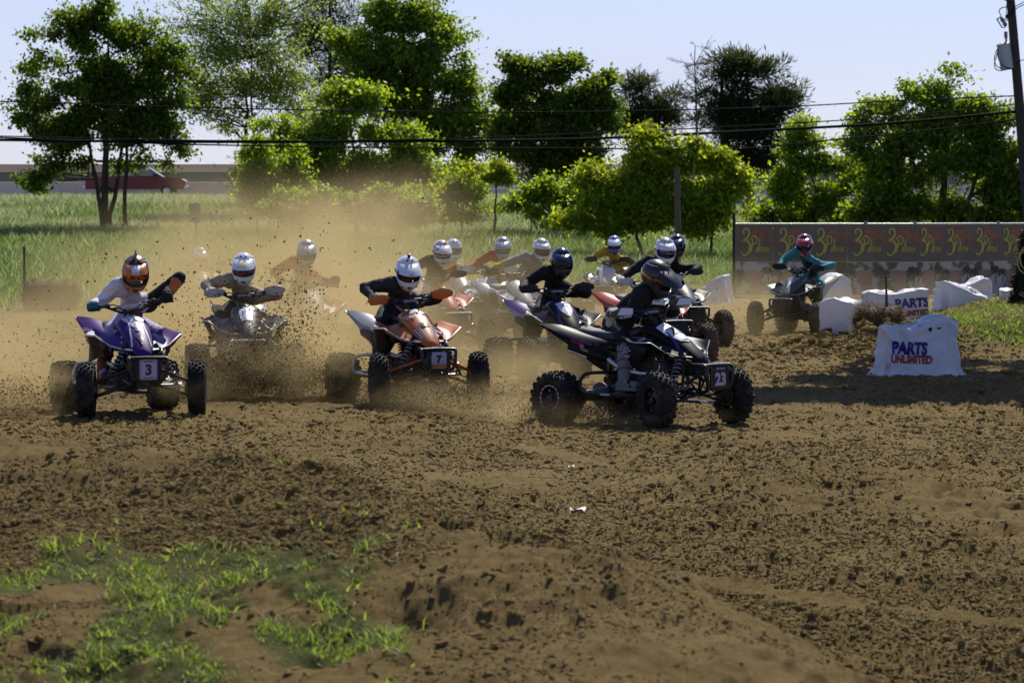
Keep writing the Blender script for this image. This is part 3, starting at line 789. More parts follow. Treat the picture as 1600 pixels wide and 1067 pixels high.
tree('tall_pine', 'broad dark pine with two black trunks at the end of the row', 'tree', 150,
     [(1131, 350, 1128, 95, 1.1), (1172, 350, 1168, 105, 1.0)],
     [(1130, 105, 24, 24), (1165, 110, 30, 26), (1200, 120, 26, 28), (1130, 150, 34, 28), (1180, 160, 46, 32), (1222, 150, 22, 26), (1140, 200, 50, 30), (1200, 205, 46, 28), (1150, 250, 46, 22, .8), (1205, 250, 30, 20, .7)], L_pine, n=30000, leaf=.36, asp=.16, clump=.55, per=24, limbs=40, rad=.22, needle=True)
tree('lime_thicket', 'wide bright lime green thicket behind the wooden post', 'bush', 100,
     [(1000, 358, 985, 240, .9), (1060, 358, 1065, 240, .9), (950, 358, 930, 280, .7), (1110, 356, 1120, 260, .8)],
     [(1000, 235, 48, 30), (960, 265, 44, 30), (1060, 245, 50, 28), (1110, 262, 40, 26), (1000, 290, 70, 34), (930, 310, 40, 30), (1080, 300, 60, 34), (1140, 290, 34, 24), (1165, 296, 20, 12), (960, 335, 60, 26), (1050, 335, 70, 26), (900, 335, 30, 18), (1000, 212, 34, 16), (1130, 325, 40, 20), (950, 222, 22, 14), (1000, 335, 66, 22, 2.4), (1090, 338, 66, 20, 2.4), (915, 338, 50, 18, 2.0), (1040, 310, 56, 30, 1.5), (960, 305, 56, 30, 1.5)],
     L_lime, n=60000, gap=.40, leaf=.15, clump=.36, limbs=60, rad=.07, spikes=.2)
tree('willow_tree', 'mid green bushy tree between the dark pine and the large tree by the utility pole', 'tree', 118,
     [(1275, 352, 1270, 250, .8), (1310, 354, 1312, 260, .6)],
     [(1250, 205, 28, 22), (1240, 245, 30, 20), (1285, 245, 40, 28), (1265, 290, 55, 34), (1320, 275, 44, 36), (1240, 325, 34, 22), (1300, 325, 50, 24), (1230, 290, 26, 30), (1345, 310, 34, 34)],
     L_mid2, n=26000, leaf=.17, clump=.38, limbs=30, rad=.1, spikes=.2)
tree('ash_tree', 'large green tree with wispy top shoots beside the utility pole', 'tree', 110,
     [(1470, 352, 1478, 160, 1.1), (1475, 345, 1410, 200, .6), (1480, 345, 1560, 190, .7)],
     [(1380, 160, 28, 20), (1430, 150, 36, 26), (1484, 140, 32, 28), (1530, 155, 30, 22), (1400, 195, 55, 30), (1480, 190, 70, 38), (1555, 195, 44, 32), (1590, 235, 44, 36), (1370, 235, 44, 32), (1450, 250, 80, 42), (1540, 260, 60, 40), (1400, 300, 60, 38), (1490, 305, 70, 40), (1575, 305, 50, 40), (1484, 112, 14, 14, .6), (1345, 200, 16, 14, .6), (1630, 280, 40, 50), (1440, 326, 76, 26, 2), (1560, 326, 70, 28, 2), (1380, 320, 44, 28, 2)],
     L_mid, n=60000, leaf=.17, clump=.42, limbs=60, spikes=.24)
# the tree that shades the track edge; it stands outside the frame at the right
def shade_tree():
    root = empty('shade_tree', (14.0, 44.0, 0)); tag(root, 'tall leafy tree overhanging the edge of the track beside the infield mound', 'tree')
    mb = MB(); mb.add(*tube([(0, 0, -.2), (-.3, -.3, 3), (-1.0, -1.2, 6), (-2.4, -2.4, 9)], [.36, .30, .24, .1], 10))
    C = []; o_ = Vector(root.location); HH = 9.0; k_ = 1 / math.tan(SUN_EL)
    # each bough hangs where its shade lies on the track: (x, y of the shade, radius)
    for (sx, sy, r) in ((9.4, 33.4, 2.9), (6.6, 32.6, 2.2), (12.6, 34.0, 3.0), (4.9, 32.0, 1.5), (3.5, 31.7, 1.1), (8.0, 36.2, 1.6), (10.5, 36.6, 1.8), (5.9, 35.2, 1.1), (4.7, 36.8, .55), (3.9, 34.6, .6), (2.7, 31.9, .6), (5.2, 38.6, .5), (13.5, 31.8, 2.4), (10.6, 31.7, 1.7), (7.8, 31.4, 1.3), (7.5, 38.0, 1.3), (10.5, 38.6, 1.6), (13, 38, 2.0), (9, 35.2, 2.0), (6.2, 33.9, 1.5), (8.2, 33.0, 1.8), (5.0, 33.4, 1.1), (11.5, 35.8, 1.9)):
        hz = HH + random.uniform(-.8, 1.2)
        x = sx + math.sin(SUN_AZ) * hz * k_ - o_.x; y = sy + math.cos(SUN_AZ) * hz * k_ - o_.y; z = hz
        m = int(200 * r ** 1.7) + 40; d = rng.normal(size=(m, 3)); d /= np.linalg.norm(d, axis=1)[:, None]
        C.append(np.array((x, y, z)) + d * (rng.random(m) ** .5)[:, None] * r * np.array([1, .8, .45]))
        mb.add(*tube(limb_path((-1.4, -1.6, 7.0), (x, y, z)), [.14, .11, .09, .07, .05, .03], 6))
    mb.build('trunk', M_bark, root, angle=80)
    C = np.concatenate(C); k = np.repeat(np.arange(len(C)), 7)
    leaves(C[k] + rng.normal(size=(len(k), 3)) * .22, .38, .65, L_mid, root)
shade_tree()

# ------------------------------------------------------------------ highway on top of the slope
M_conc = mat('pale_concrete', (.70, .65, .56), .9, noise=.15, nscale=.6, bump=.15, bscale=4)
M_tan = mat('tan_wall_paint', (.74, .64, .46), .85, noise=.08, nscale=.3)
M_greenband = mat('grey_green_wall_paint', (.22, .24, .17), .85, noise=.1, nscale=.3)
M_asph = mat('asphalt', (.06, .058, .055), .95, noise=.2, nscale=2, bump=.3)
mb = MB(); mb.add(*sheet([[(x, y, Hp(0, 166) + .02 if x < 2 else Hp(20, 166) + .02) for y in (161.5, 166.4)] for x in (-120, -60, -2, 7, 60, 120)], .02))
tag(mb.build('highway_road', M_asph, None, smooth=False), 'asphalt highway along the top of the slope', kind='structure')
barrier = empty('highway_barrier', (0, 167, 2.75)); tag(barrier, 'long low pale concrete barrier beside the highway, right behind the red pickup', 'barrier')
x = -72
proto = None
while x < 76:
    if proto is None:
        m_ = MB(); m_.add(*box((0, 0, .10), (6.08, .30, 1.55), bev=.03)); m_.add(*box((0, -.12, -.5), (6.08, .5, .5), bev=.05)); proto = m_.mesh('concrete_panel', [M_conc], False)
    o = mobj('concrete_panel', proto, barrier); zz = -.35 * ss(-2, 7, x) - .014 * max(0, x + 14)
    o.location = (x, 0, float(zz)); x += 6.11
ware = empty('warehouse', (0, 190, 2)); tag(ware, 'long low tan building with a grey green band across its wall, behind the highway', 'building')
mb = MB(); mb.add(*box((0, 3, 2.08), (190, 6, .78))); mb.build('wall', M_greenband, ware, False)
mb = MB(); mb.add(*box((0, 3, 2.69), (190.3, 6.3, .44))); mb.build('parapet', M_tan, ware, False)
mb = MB(); mb.add(*box((0, 3, 0.7), (190.1, 6.1, 1.98))); mb.build('lower_wall', M_conc, ware, False)
mb = MB(); mb.add(*box((0, 3, 2.935), (190.6, 6.6, .05))); mb.build('roof', M_conc, ware, False)

# red pickup -----------------------------------------------------------------
M_red = mat('dark_red_paint', (.14, .004, .006), .35, coat=.1, dirt=.1)
M_glass = mat('dark_glass', (.10, .13, .15), .08, spec=.8)
M_black = mat('black_plastic', (.010, .010, .011), .5, noise=.2, nscale=10, dirt=.15, spec=.3)
M_rubber = mat('tyre_rubber', (.013, .012, .011), .8, noise=.3, nscale=14, bump=.3, bscale=80, dirt=.4, spec=.3)
M_rubber_d = mat('dusty_tyre_rubber', (.075, .058, .036), .9, noise=.3, nscale=14, bump=.3, bscale=80, dirt=.7)
M_steel = mat('bare_aluminium', (.55, .55, .56), .35, metal=.9, dirt=.3)
M_chrome = mat('chrome', (.7, .7, .72), .15, metal=1)
def pickup():
    d = 160; x0 = (204 - 800) / F * d
    root = empty('pickup_truck', (x0, 163.2, Hp(x0, 163))); tag(root, 'dark red pickup truck with a black ladder rack over its bed, parked on the highway', 'pickup truck')
    def prof(pts, y0, y1, name, m, bev=.03):
        mb_ = MB(); n = len(pts)
        v = [(x, y0, z) for x, z in pts] + [(x, y1, z) for x, z in pts]
        f = [tuple(range(n))[::-1], tuple(range(n, 2 * n))] + [(i, (i + 1) % n, (i + 1) % n + n, i + n) for i in range(n)]
        bm = bmesh.new(); vs = [bm.verts.new(p) for p in v]
        for q in f: bm.faces.new([vs[i] for i in q])
        bmesh.ops.recalc_face_normals(bm, faces=bm.faces[:])
        bmesh.ops.bevel(bm, geom=[e for e in bm.edges if abs(e.verts[0].co.y - e.verts[1].co.y) < .01], offset=bev, segments=2, affect='EDGES')
        mb_.add([q.co.copy() for q in bm.verts], [tuple(q.index for q in k.verts) for k in bm.faces] if not bm.verts.index_update() else []); bm.free()
        return mb_.build(name, m, root, angle=35)
    prof([(-2.65, .45), (2.55, .45), (2.65, .62), (2.62, .88), (2.40, 1.0), (1.35, 1.10), (-2.62, 1.10), (-2.68, .6)], -.92, .92, 'body', M_red, .05)
    prof([(1.40, 1.10), (.62, 1.60), (.2, 1.66), (-1.0, 1.66), (-1.25, 1.10)], -.74, .74, 'cab', M_red, .05)
    for x0_, x1_, x2_, x3_ in ((1.16, .62, .18, .18), (.08, .08, -.82, -1.0)):
        m_ = MB(); m_.add([(x0_, -.752, 1.14), (x3_, -.752, 1.14), (x2_, -.752, 1.56), (x1_, -.752, 1.56)], [(0, 1, 2, 3)]); m_.build('side_window', M_glass, root, False)
    m_ = MB(); m_.add([(1.36, -.64, 1.135), (1.36, .64, 1.135), (.70, .6, 1.565), (.70, -.6, 1.565)], [(0, 1, 2, 3)]); m_.build('windscreen', M_glass, root, False)
    m_ = MB(); m_.add(*box((2.64, 0, .55), (.12, 1.8, .2), bev=.03)); m_.build('front_bumper', M_chrome, root)
    m_ = MB(); m_.add(*box((-2.70, 0, .55), (.12, 1.8, .2), bev=.03)); m_.build('rear_bumper', M_chrome, root)
    for x in (1.65, -1.6):
        for y in (-.82, .82):
            m_ = MB(); m_.add(*lathe([(-.11, .2), (-.11, .32), (-.07, .36), (.07, .36), (.11, .32), (.11, .2)], 20, c=(x, y, .36))); w = m_.build('wheel', M_rubber, root)
            m_ = MB(); m_.add(*lathe([(-.10, 0), (-.12, .08), (-.08, .20), (.08, .2), (.1, 0)], 16, c=(x, y, .36))); m_.build('rim', M_steel, w)
    m_ = MB()
    for y in (-.8, .8):
        for x in (-2.5, -.95): m_.add(*tube([(x, y, 1.1), (x, y, 1.92)], .055, 6))
        m_.add(*tube([(-2.6, y, 1.94), (1.9, y, 1.94)], .06, 6))
    for x in (-2.5, -1.7, -.9, .3, 1.5): m_.add(*tube([(x, -.8, 1.96), (x, .8, 1.96)], .03, 6))
    m_.build('ladder_rack', M_black, root)
    m_ = MB(); m_.add(*box((1.02, -.95, 1.2), (.14, .18, .16), bev=.02)); m_.build('mirror', M_black, root)
pickup()

# utility pole, transformer, wires ------------------------------------------------
M_pole = mat('weathered_pole_wood', (.045, .036, .030), .9, noise=.4, nscale=3, bump=.5, bscale=10)
M_wire = mat('black_cable', (.008, .008, .009), .9, spec=.1)
M_trans = mat('light_grey_enamel', (.42, .43, .46), .45, noise=.06, nscale=2, dirt=.1)
M_ceram = mat('grey_ceramic', (.16, .15, .16), .35)
PD = 100; sp = PD / F
root = empty('utility_pole', (W(1613, 350, PD).x, PD, Hp(16.9, PD))); tag(root, 'dark wooden utility pole carrying a grey transformer', 'utility pole')
b_ = root.location.copy()
mb = MB(); top = W(1574, -60, PD)
mb.add(*tube([(0, 0, -.3), (top - b_) * .5, top - b_], [.18, .16, .13], 14)); mb.build('pole', M_pole, root)
def pw(px_, py_, dy=0): return W(px_, py_, PD + dy) - b_
mb = MB(); a, c = pw(1568, 69), pw(1574, 109)
ax = (a - c).normalized(); c2 = c
mb.add(*tube([c, c + ax * .02, a - ax * .03, a, a + ax * .05], [.20, .22, .22, .225, .12], 24)); mb.add(*tube([a - ax * .05, a], .235, 24)); mb.build('transformer', M_trans, root, angle=30)
mb = MB(); mb.add(*tube([pw(1572.5, 68), pw(1572, 60)], .035, 8)); mb.add(*tube([pw(1572, 60), pw(1571.5, 56), pw(1571.5, 52), pw(1572, 50)], [.055, .06, .055, .05], 10)); mb.build('bushing', M_ceram, root)
for y in (76, 90): MB().add(*tube([pw(1578, y), pw(1590, y)], .035, 6)).build('bracket', M_steel, root)
mb = MB()
for p0, p1 in (((1564, 28), (1569, 36)), ((1568, 34), (1572, 42))): mb.add(*tube([pw(*p0), (pw(*p0) + pw(*p1)) / 2, pw(*p1)], [.04, .075, .04], 10))
mb.add(*tube([pw(1557, 31), pw(1565, 26)], .02, 6)); mb.add(*tube([pw(1558, 31), pw(1566, 44), pw(1571, 43)], .022, 6)); mb.add(*tube([pw(1570, 32), pw(1585, 32)], .018, 6)); mb.build('cutout_fuse', M_ceram, root)
mb = MB(); mb.add(*box(pw(1575, 27), (.16, .12, .13))); mb.add(*box(pw(1578, 31), (.10, .12, .2))); mb.add(*tube([pw(1574, 26), pw(1580, 8)], .035, 6)); mb.add(*tube([pw(1572, 28), pw(1573, 4)], .012, 5)); mb.build('insulator', M_black, root)
mb = MB()
for pts in ([(1560, 74), (1557, 88), (1554, 98), (1555, 107), (1562, 111), (1574, 109), (1584, 108)], [(1558, 77), (1554, 90), (1556, 102), (1564, 108)], [(1559, 78), (1560, 92), (1568, 104), (1582, 108)], [(1564, 25), (1561, 18), (1565, 13), (1576, 11)], [(1576, 24), (1585, 12), (1600, 4)], [(1580, 25), (1588, 14), (1602, 7)], [(1588, 100), (1593, 96), (1600, 94)], [(1560, -4), (1575, 3), (1582, 6)]):
    MB().add(*tube(spline([pw(*p, dy=-.25) for p in pts], 5), .016, 5)).build('jumper_cable', M_wire, root)
for lab, pts, r in (('uppermost thin black overhead wire, crossing the trees alone', [(-260, 158), (0, 159), (300, 168), (600, 174), (900, 175), (1200, 168), (1400, 158), (1588, 150)], .020),
                    ('thinner of the two wires that run close together over the tree crowns', [(-260, 208), (0, 213), (300, 219.5), (600, 219), (900, 209.5), (1200, 195), (1400, 182), (1591, 163)], .019),
                    ('thickest black overhead cable, crossing the middle of the tree crowns', [(-260, 216), (0, 219), (300, 222), (600, 221), (900, 217.5), (1200, 203.5), (1400, 192), (1592, 174)], .045),
                    ('lowest sagging cable with a coil of slack, running to the utility pole', [(-260, 205), (100, 219), (300, 226), (600, 231), (900, 232), (1140, 233), (1300, 219), (1450, 204), (1594, 186)], .024)):
    p = spline([W(a_, b2, PD) for a_, b2 in pts], 8); o0 = p[-1].copy()
    m_ = MB(); m_.add(*tube([q - o0 for q in p], r, 6))
    if 'coil' in lab:
        cc = W(1315, 222, PD) - o0; m_.add(*tube([cc + Vector((math.cos(t) * .18, .03, math.sin(t) * .12)) for t in [i * 2 * math.pi / 18 for i in range(18)]], .014, 5, closed=True))
    o = m_.build('overhead_wire', M_wire); o.location = o0; tag(o, lab, 'cable', 'overhead wires')
o0 = W(1135.5, 245, PD)
m_ = MB(); m_.add(*box((0, 0, 0), (.58, .3, .26), bev=.03)); m_.add(*tube([(-.2, 0, .1), (-.2, 0, .27)], .012, 5)); m_.add(*tube([(.2, 0, .1), (.2, 0, .27)], .012, 5)); o = m_.build('splice_box', M_black); o.location = o0
tag(o, 'black box hanging from the lowest overhead cable', 'junction box')

# posts on the slope and by the fence
M_post = mat('grey_post_wood', (.10, .082, .062), .95, noise=.35, nscale=5, bump=.6, bscale=14)
d = 73; b_ = Vector((W(1059, 350, d).x, d, Hp(3.9, d)))
m_ = MB(); m_.add(*tube([(0, 0, -.2), (0, 0, 1.6), (-.02, 0, W(1059, 261, d).z - b_.z)], [.078, .074, .068], 14)); o = m_.build('wooden_post', M_post, angle=50); o.location = b_
tag(o, 'tall grey wooden post standing in front of the lime thicket', 'post')
d = 60; m_ = MB(); m_.add(*box((0, 0, .5), (.045, .045, 1.5))); m_.add(*box((0, -.02, .5), (.012, .05, 1.5))); o = m_.build('fence_stake', M_black, smooth=False); o.location = (W(38, 400, d).x, d, 0)
tag(o, 'thin dark steel fence stake beside the dirty hay bale', 'post')
d = 104; xx = W(304, 350, d).x; root = empty('road_sign', (xx, d, Hp(xx, d))); tag(root, 'grey back of a small sign on a post in the meadow', 'sign')
zt = W(304, 318, d).z - root.location.z; zb = W(304, 348, d).z - root.location.z
M_sign = mat('galvanised_sign_back', (.13, .135, .145), .55, metal=.3, noise=.1, nscale=4)
m_ = MB(); m_.add(*box((0, 0, (zt + zb) / 2), (.36, .012, zt - zb), bev=.004)); m_.build('sign_panel', M_sign, root)
m_ = MB(); m_.add(*box((.04, .05, (zb + .3) / 2), (.07, .07, zb + .5))); m_.build('post', M_post, root)
# ------------------------------------------------------------------ banner fence
FD = 70.0
fx0 = W(1147, 400, FD).x; fx1 = W(1430, 400, FD).x
ang = R(34); seg2 = 8.0
fence = empty('banner_fence', (fx0, FD, 0)); tag(fence, 'chain link fence hung with dark and white advertising banners behind the mound', 'fence')
M_bdark = mat('dark_banner_mesh', (.165, .142, .105), .8, noise=.12, nscale=1.2, dirt=.45, dirtcol=(.13, .105, .075))
M_bwhite = bpy.data.materials.new('white_banner_mesh'); M_bwhite.use_nodes = True
def _bw():
    n, l = M_bwhite.node_tree.nodes, M_bwhite.node_tree.links; b = n['Principled BSDF']; tc = n.new('ShaderNodeTexCoord')
    t = n.new('ShaderNodeTexNoise'); t.inputs['Scale'].default_value = 3.4; t.inputs['Detail'].default_value = 4; mp = n.new('ShaderNodeMapping'); mp.inputs['Scale'].default_value = (1, 1, .7)
    l.new(tc.outputs['Object'], mp.inputs[0]); l.new(mp.outputs[0], t.inputs[0])
    r_ = n.new('ShaderNodeMapRange'); r_.inputs[1].default_value = .47; r_.inputs[2].default_value = .56; l.new(t.outputs[0], r_.inputs[0])
    x = n.new('ShaderNodeMix'); x.data_type = 'RGBA'; x.inputs[6].default_value = (.44, .41, .37, 1); x.inputs[7].default_value = (.10, .11, .07, 1)
    l.new(r_.outputs[0], x.inputs[0]); l.new(x.outputs[2], b.inputs['Base Color']); b.inputs['Roughness'].default_value = .8
_bw()
M_byel = mat('yellow_print', (.46, .41, .09), .7)
M_bor = mat('orange_red_print', (.30, .135, .08), .7)
M_bred = mat('faded_red_print', (.29, .18, .15), .8, noise=.3, nscale=5)
M_bgrn = mat('dark_green_print', (.055, .065, .04), .8)
M_galv = mat('galvanised_steel', (.30, .30, .30), .5, metal=.6, noise=.1, nscale=9)
def fence_pt(u, z, off=0.0):
    """point at u metres along the fence, off metres in front of it"""
    L1 = fx1 - fx0
    wob = .035 * math.sin(u * 2.1) * math.sin(z * 1.9 + u) if off >= 0 and z < 1.55 else 0
    if u <= L1: return Vector((u, -off - wob, z))
    q = u - L1; t = Vector((math.cos(ang), math.sin(ang), 0)); nn = Vector((math.sin(ang), -math.cos(ang), 0))
    return Vector((L1, 0, 0)) + t * q + nn * (off + wob) + Vector((0, 0, z))
def ribbon(pts, w):
    """flat stroke with varying width through 2D points"""
    P = [Vector((p[0], p[1], 0)) for p in pts]; P = spline(P, 5); n = len(P); v = []
    for i, p in enumerate(P):
        t = (P[min(i + 1, n - 1)] - P[max(i - 1, 0)]); t = t.normalized() if t.length > 1e-9 else Vector((1, 0, 0)); nn = Vector((-t.y, t.x, 0))
        ww = w * (.55 + .45 * math.sin(math.pi * i / (n - 1))) * (1.0 if isinstance(w, float) else 1)
        v += [(p.x + nn.x * ww / 2, p.y + nn.y * ww / 2), (p.x - nn.x * ww / 2, p.y - nn.y * ww / 2)]
    return v, [(2 * i, 2 * i + 1, 2 * i + 3, 2 * i + 2) for i in range(n - 1)]
def palm(cx, cy_, s):
    out = [ribbon([(cx, cy_), (cx + .06 * s, cy_ - .3 * s), (cx, cy_ - .62 * s)], .05 * s)]
    for a in (10, 50, 95, 130, 170, 215, 325):
        a = R(a); L = .30 * s
        out.append(ribbon([(cx, cy_), (cx + math.cos(a) * L * .6, cy_ + math.sin(a) * L * .6 + .06 * s), (cx + math.cos(a) * L * 1.05, cy_ + math.sin(a) * L * .8 - .06 * s)], .10 * s))
    return out
PW, SP = .845, .85
L1 = fx1 - fx0; u = .03; k = 0
protos = {}
def fdecal(mb, geo, u0, z0, off, m):
    v, f = geo
    mb.add([fence_pt(u0 + x, z0 + y, off) for x, y in v], f, m)
while u < L1 + seg2:
    u1 = min(u + SP - .004, L1 - .004) if u < L1 < u + SP else u + SP - .004
    if u1 - u > .2:
        uc = (u + u1) / 2
        mb = MB(); mb.add(*sheet([[fence_pt(u + (u1 - u) * i / 6, .80 + .84 * j / 5) for j in range(6)] for i in range(7)], .004)); pn = mb.build('dark_banner', M_bdark, fence)
        mb = MB(); w = (u1 - u) / SP
        if w > .8:
            for g in palm(.09, .20, .55) + palm(.29, .12, .5) + palm(-.30, .02, .28): fdecal(mb, g, uc, 1.22, .010, 1)
            # swashed numeral with a long tail
            fdecal(mb, ribbon([(-.22, .20), (-.25, .28), (-.17, .33), (-.11, .25), (-.15, .13), (-.24, .07), (-.15, .05), (-.09, -.06), (-.14, -.22), (-.24, -.27), (-.29, -.20)], .052), uc, 1.22, .014, 0)
            fdecal(mb, ribbon([(-.02, .10), (-.05, -.06), (-.09, -.22)], .045), uc, 1.22, .014, 0)
            fdecal(mb, ribbon([(-.10, .06), (-.02, .17), (.07, .10), (.03, -.01), (-.04, -.01)], .036), uc, 1.22, .014, 0)
            g = text_geo('alms', .23, .35, .012, .78); fdecal(mb, g, uc + .19, 1.10, .014, 0)
            fdecal(mb, ribbon([(.14, .12), (.11, -.06), (.09, -.16)], .03), uc, 1.22, .014, 0)
            mb.build('palms_lettering', [M_byel, M_bor], pn, smooth=False)
        mb = MB(); mb.add(*sheet([[fence_pt(u + (u1 - u) * i / 6, .03 + .765 * j / 5) for j in range(6)] for i in range(7)], .004)); pn = mb.build('white_banner', M_bwhite, fence)
        if w > .8:
            mb = MB(); fdecal(mb, poly2([(-.18, -.14), (.15, -.17), (.19, .12), (.02, .15), (-.17, .13)]), uc - .02, .46, .010, 0); fdecal(mb, rect(.26, .15), uc + .02, .22, .010, 0)
            for g in palm(.30, .14, .5) + palm(-.33, .10, .42): fdecal(mb, g, uc, .42, .012, 1)
            mb.build('faded_print', [M_bred, M_bgrn], pn, smooth=False)
        u = u1 + .004
    else: u = L1 + .004
    if abs(u - L1) < .05: u = L1 + .004
for uu in (0, 3.0, L1, L1 + 2.6, L1 + 5.2, L1 + seg2):
    h = 1.86 if uu == 0 else 1.68
    p = fence_pt(uu, 0, -.06); mb = MB(); mb.add(*tube([p + Vector((0, 0, -.2)), p + Vector((0, 0, h))], .034, 10)); mb.add(*tube([p + Vector((0, 0, h)), p + Vector((0, 0, h + .05))], [.045, .02], 10)); mb.build('fence_post', M_galv if uu else M_black, fence)
mb = MB(); mb.add(*tube([fence_pt(0, 1.66, -.06), fence_pt(L1, 1.66, -.06)], .022, 8)); mb.add(*tube([fence_pt(L1, 1.66, -.06), fence_pt(L1 + seg2, 1.66, -.06)], .022, 8)); mb.build('top_rail', M_galv, fence)
# chain link above and between
mb = MB(); 
for i in range(150):
    u0 = i * .12
    if u0 > L1 + seg2 - 1.6: break
    for sgn in (0, 1):
        a, c = (u0, u0 + 1.62) if not sgn else (u0 + 1.62, u0)
        if (u0 < L1) != (u0 + 1.62 < L1): continue
        mb.add(*tube([fence_pt(a, .02, -.035), fence_pt(c, 1.64, -.035)], .003, 3, cap=False))
mb.build('chain_mesh', M_galv, fence)

# ------------------------------------------------------------------ bagged hay bales
M_bag = bpy.data.materials.new('white_bag_plastic'); M_bag.use_nodes = True
def _bag():
    n, l = M_bag.node_tree.nodes, M_bag.node_tree.links; b = n['Principled BSDF']; out = n['Material Output']
    b.inputs['Base Color'].default_value = (.72, .72, .75, 1); b.inputs['Roughness'].default_value = .42
    tr = n.new('ShaderNodeBsdfTranslucent'); tr.inputs[0].default_value = (.72, .72, .78, 1); mx = n.new('ShaderNodeMixShader'); mx.inputs[0].default_value = .22
    l.new(b.outputs[0], mx.inputs[1]); l.new(tr.outputs[0], mx.inputs[2]); l.new(mx.outputs[0], out.inputs[0])
    tc = n.new('ShaderNodeTexCoord'); t = n.new('ShaderNodeTexNoise'); t.noise_type = 'RIDGED_MULTIFRACTAL'; t.inputs['Scale'].default_value = 1.7; t.inputs['Detail'].default_value = 3; t.inputs['Distortion'].default_value = .8
    l.new(tc.outputs['Object'], t.inputs[0]); bp = n.new('ShaderNodeBump'); bp.inputs['Strength'].default_value = .9; bp.inputs['Distance'].default_value = .06
    l.new(t.outputs[0], bp.inputs['Height']); l.new(bp.outputs[0], b.inputs['Normal']); l.new(bp.outputs[0], tr.inputs['Normal'])
    t2 = n.new('ShaderNodeTexNoise'); t2.inputs['Scale'].default_value = 3; t2.inputs['Detail'].default_value = 6; l.new(tc.outputs['Object'], t2.inputs[0])
    r_ = n.new('ShaderNodeMapRange'); r_.inputs[1].default_value = .58; r_.inputs[2].default_value = .75; r_.inputs[4].default_value = .5; l.new(t2.outputs[0], r_.inputs[0])
    x = n.new('ShaderNodeMix'); x.data_type = 'RGBA'; x.inputs[6].default_value = (.74, .74, .77, 1); x.inputs[7].default_value = (.42, .36, .28, 1); l.new(r_.outputs[0], x.inputs[0]); l.new(x.outputs[2], b.inputs['Base Color'])
_bag()
M_navy = mat('navy_print', (.028, .018, .20), .5)
M_pred = mat('red_print', (.30, .028, .02), .5)
M_hole = mat('dark_hole', (.01, .01, .012), .9)
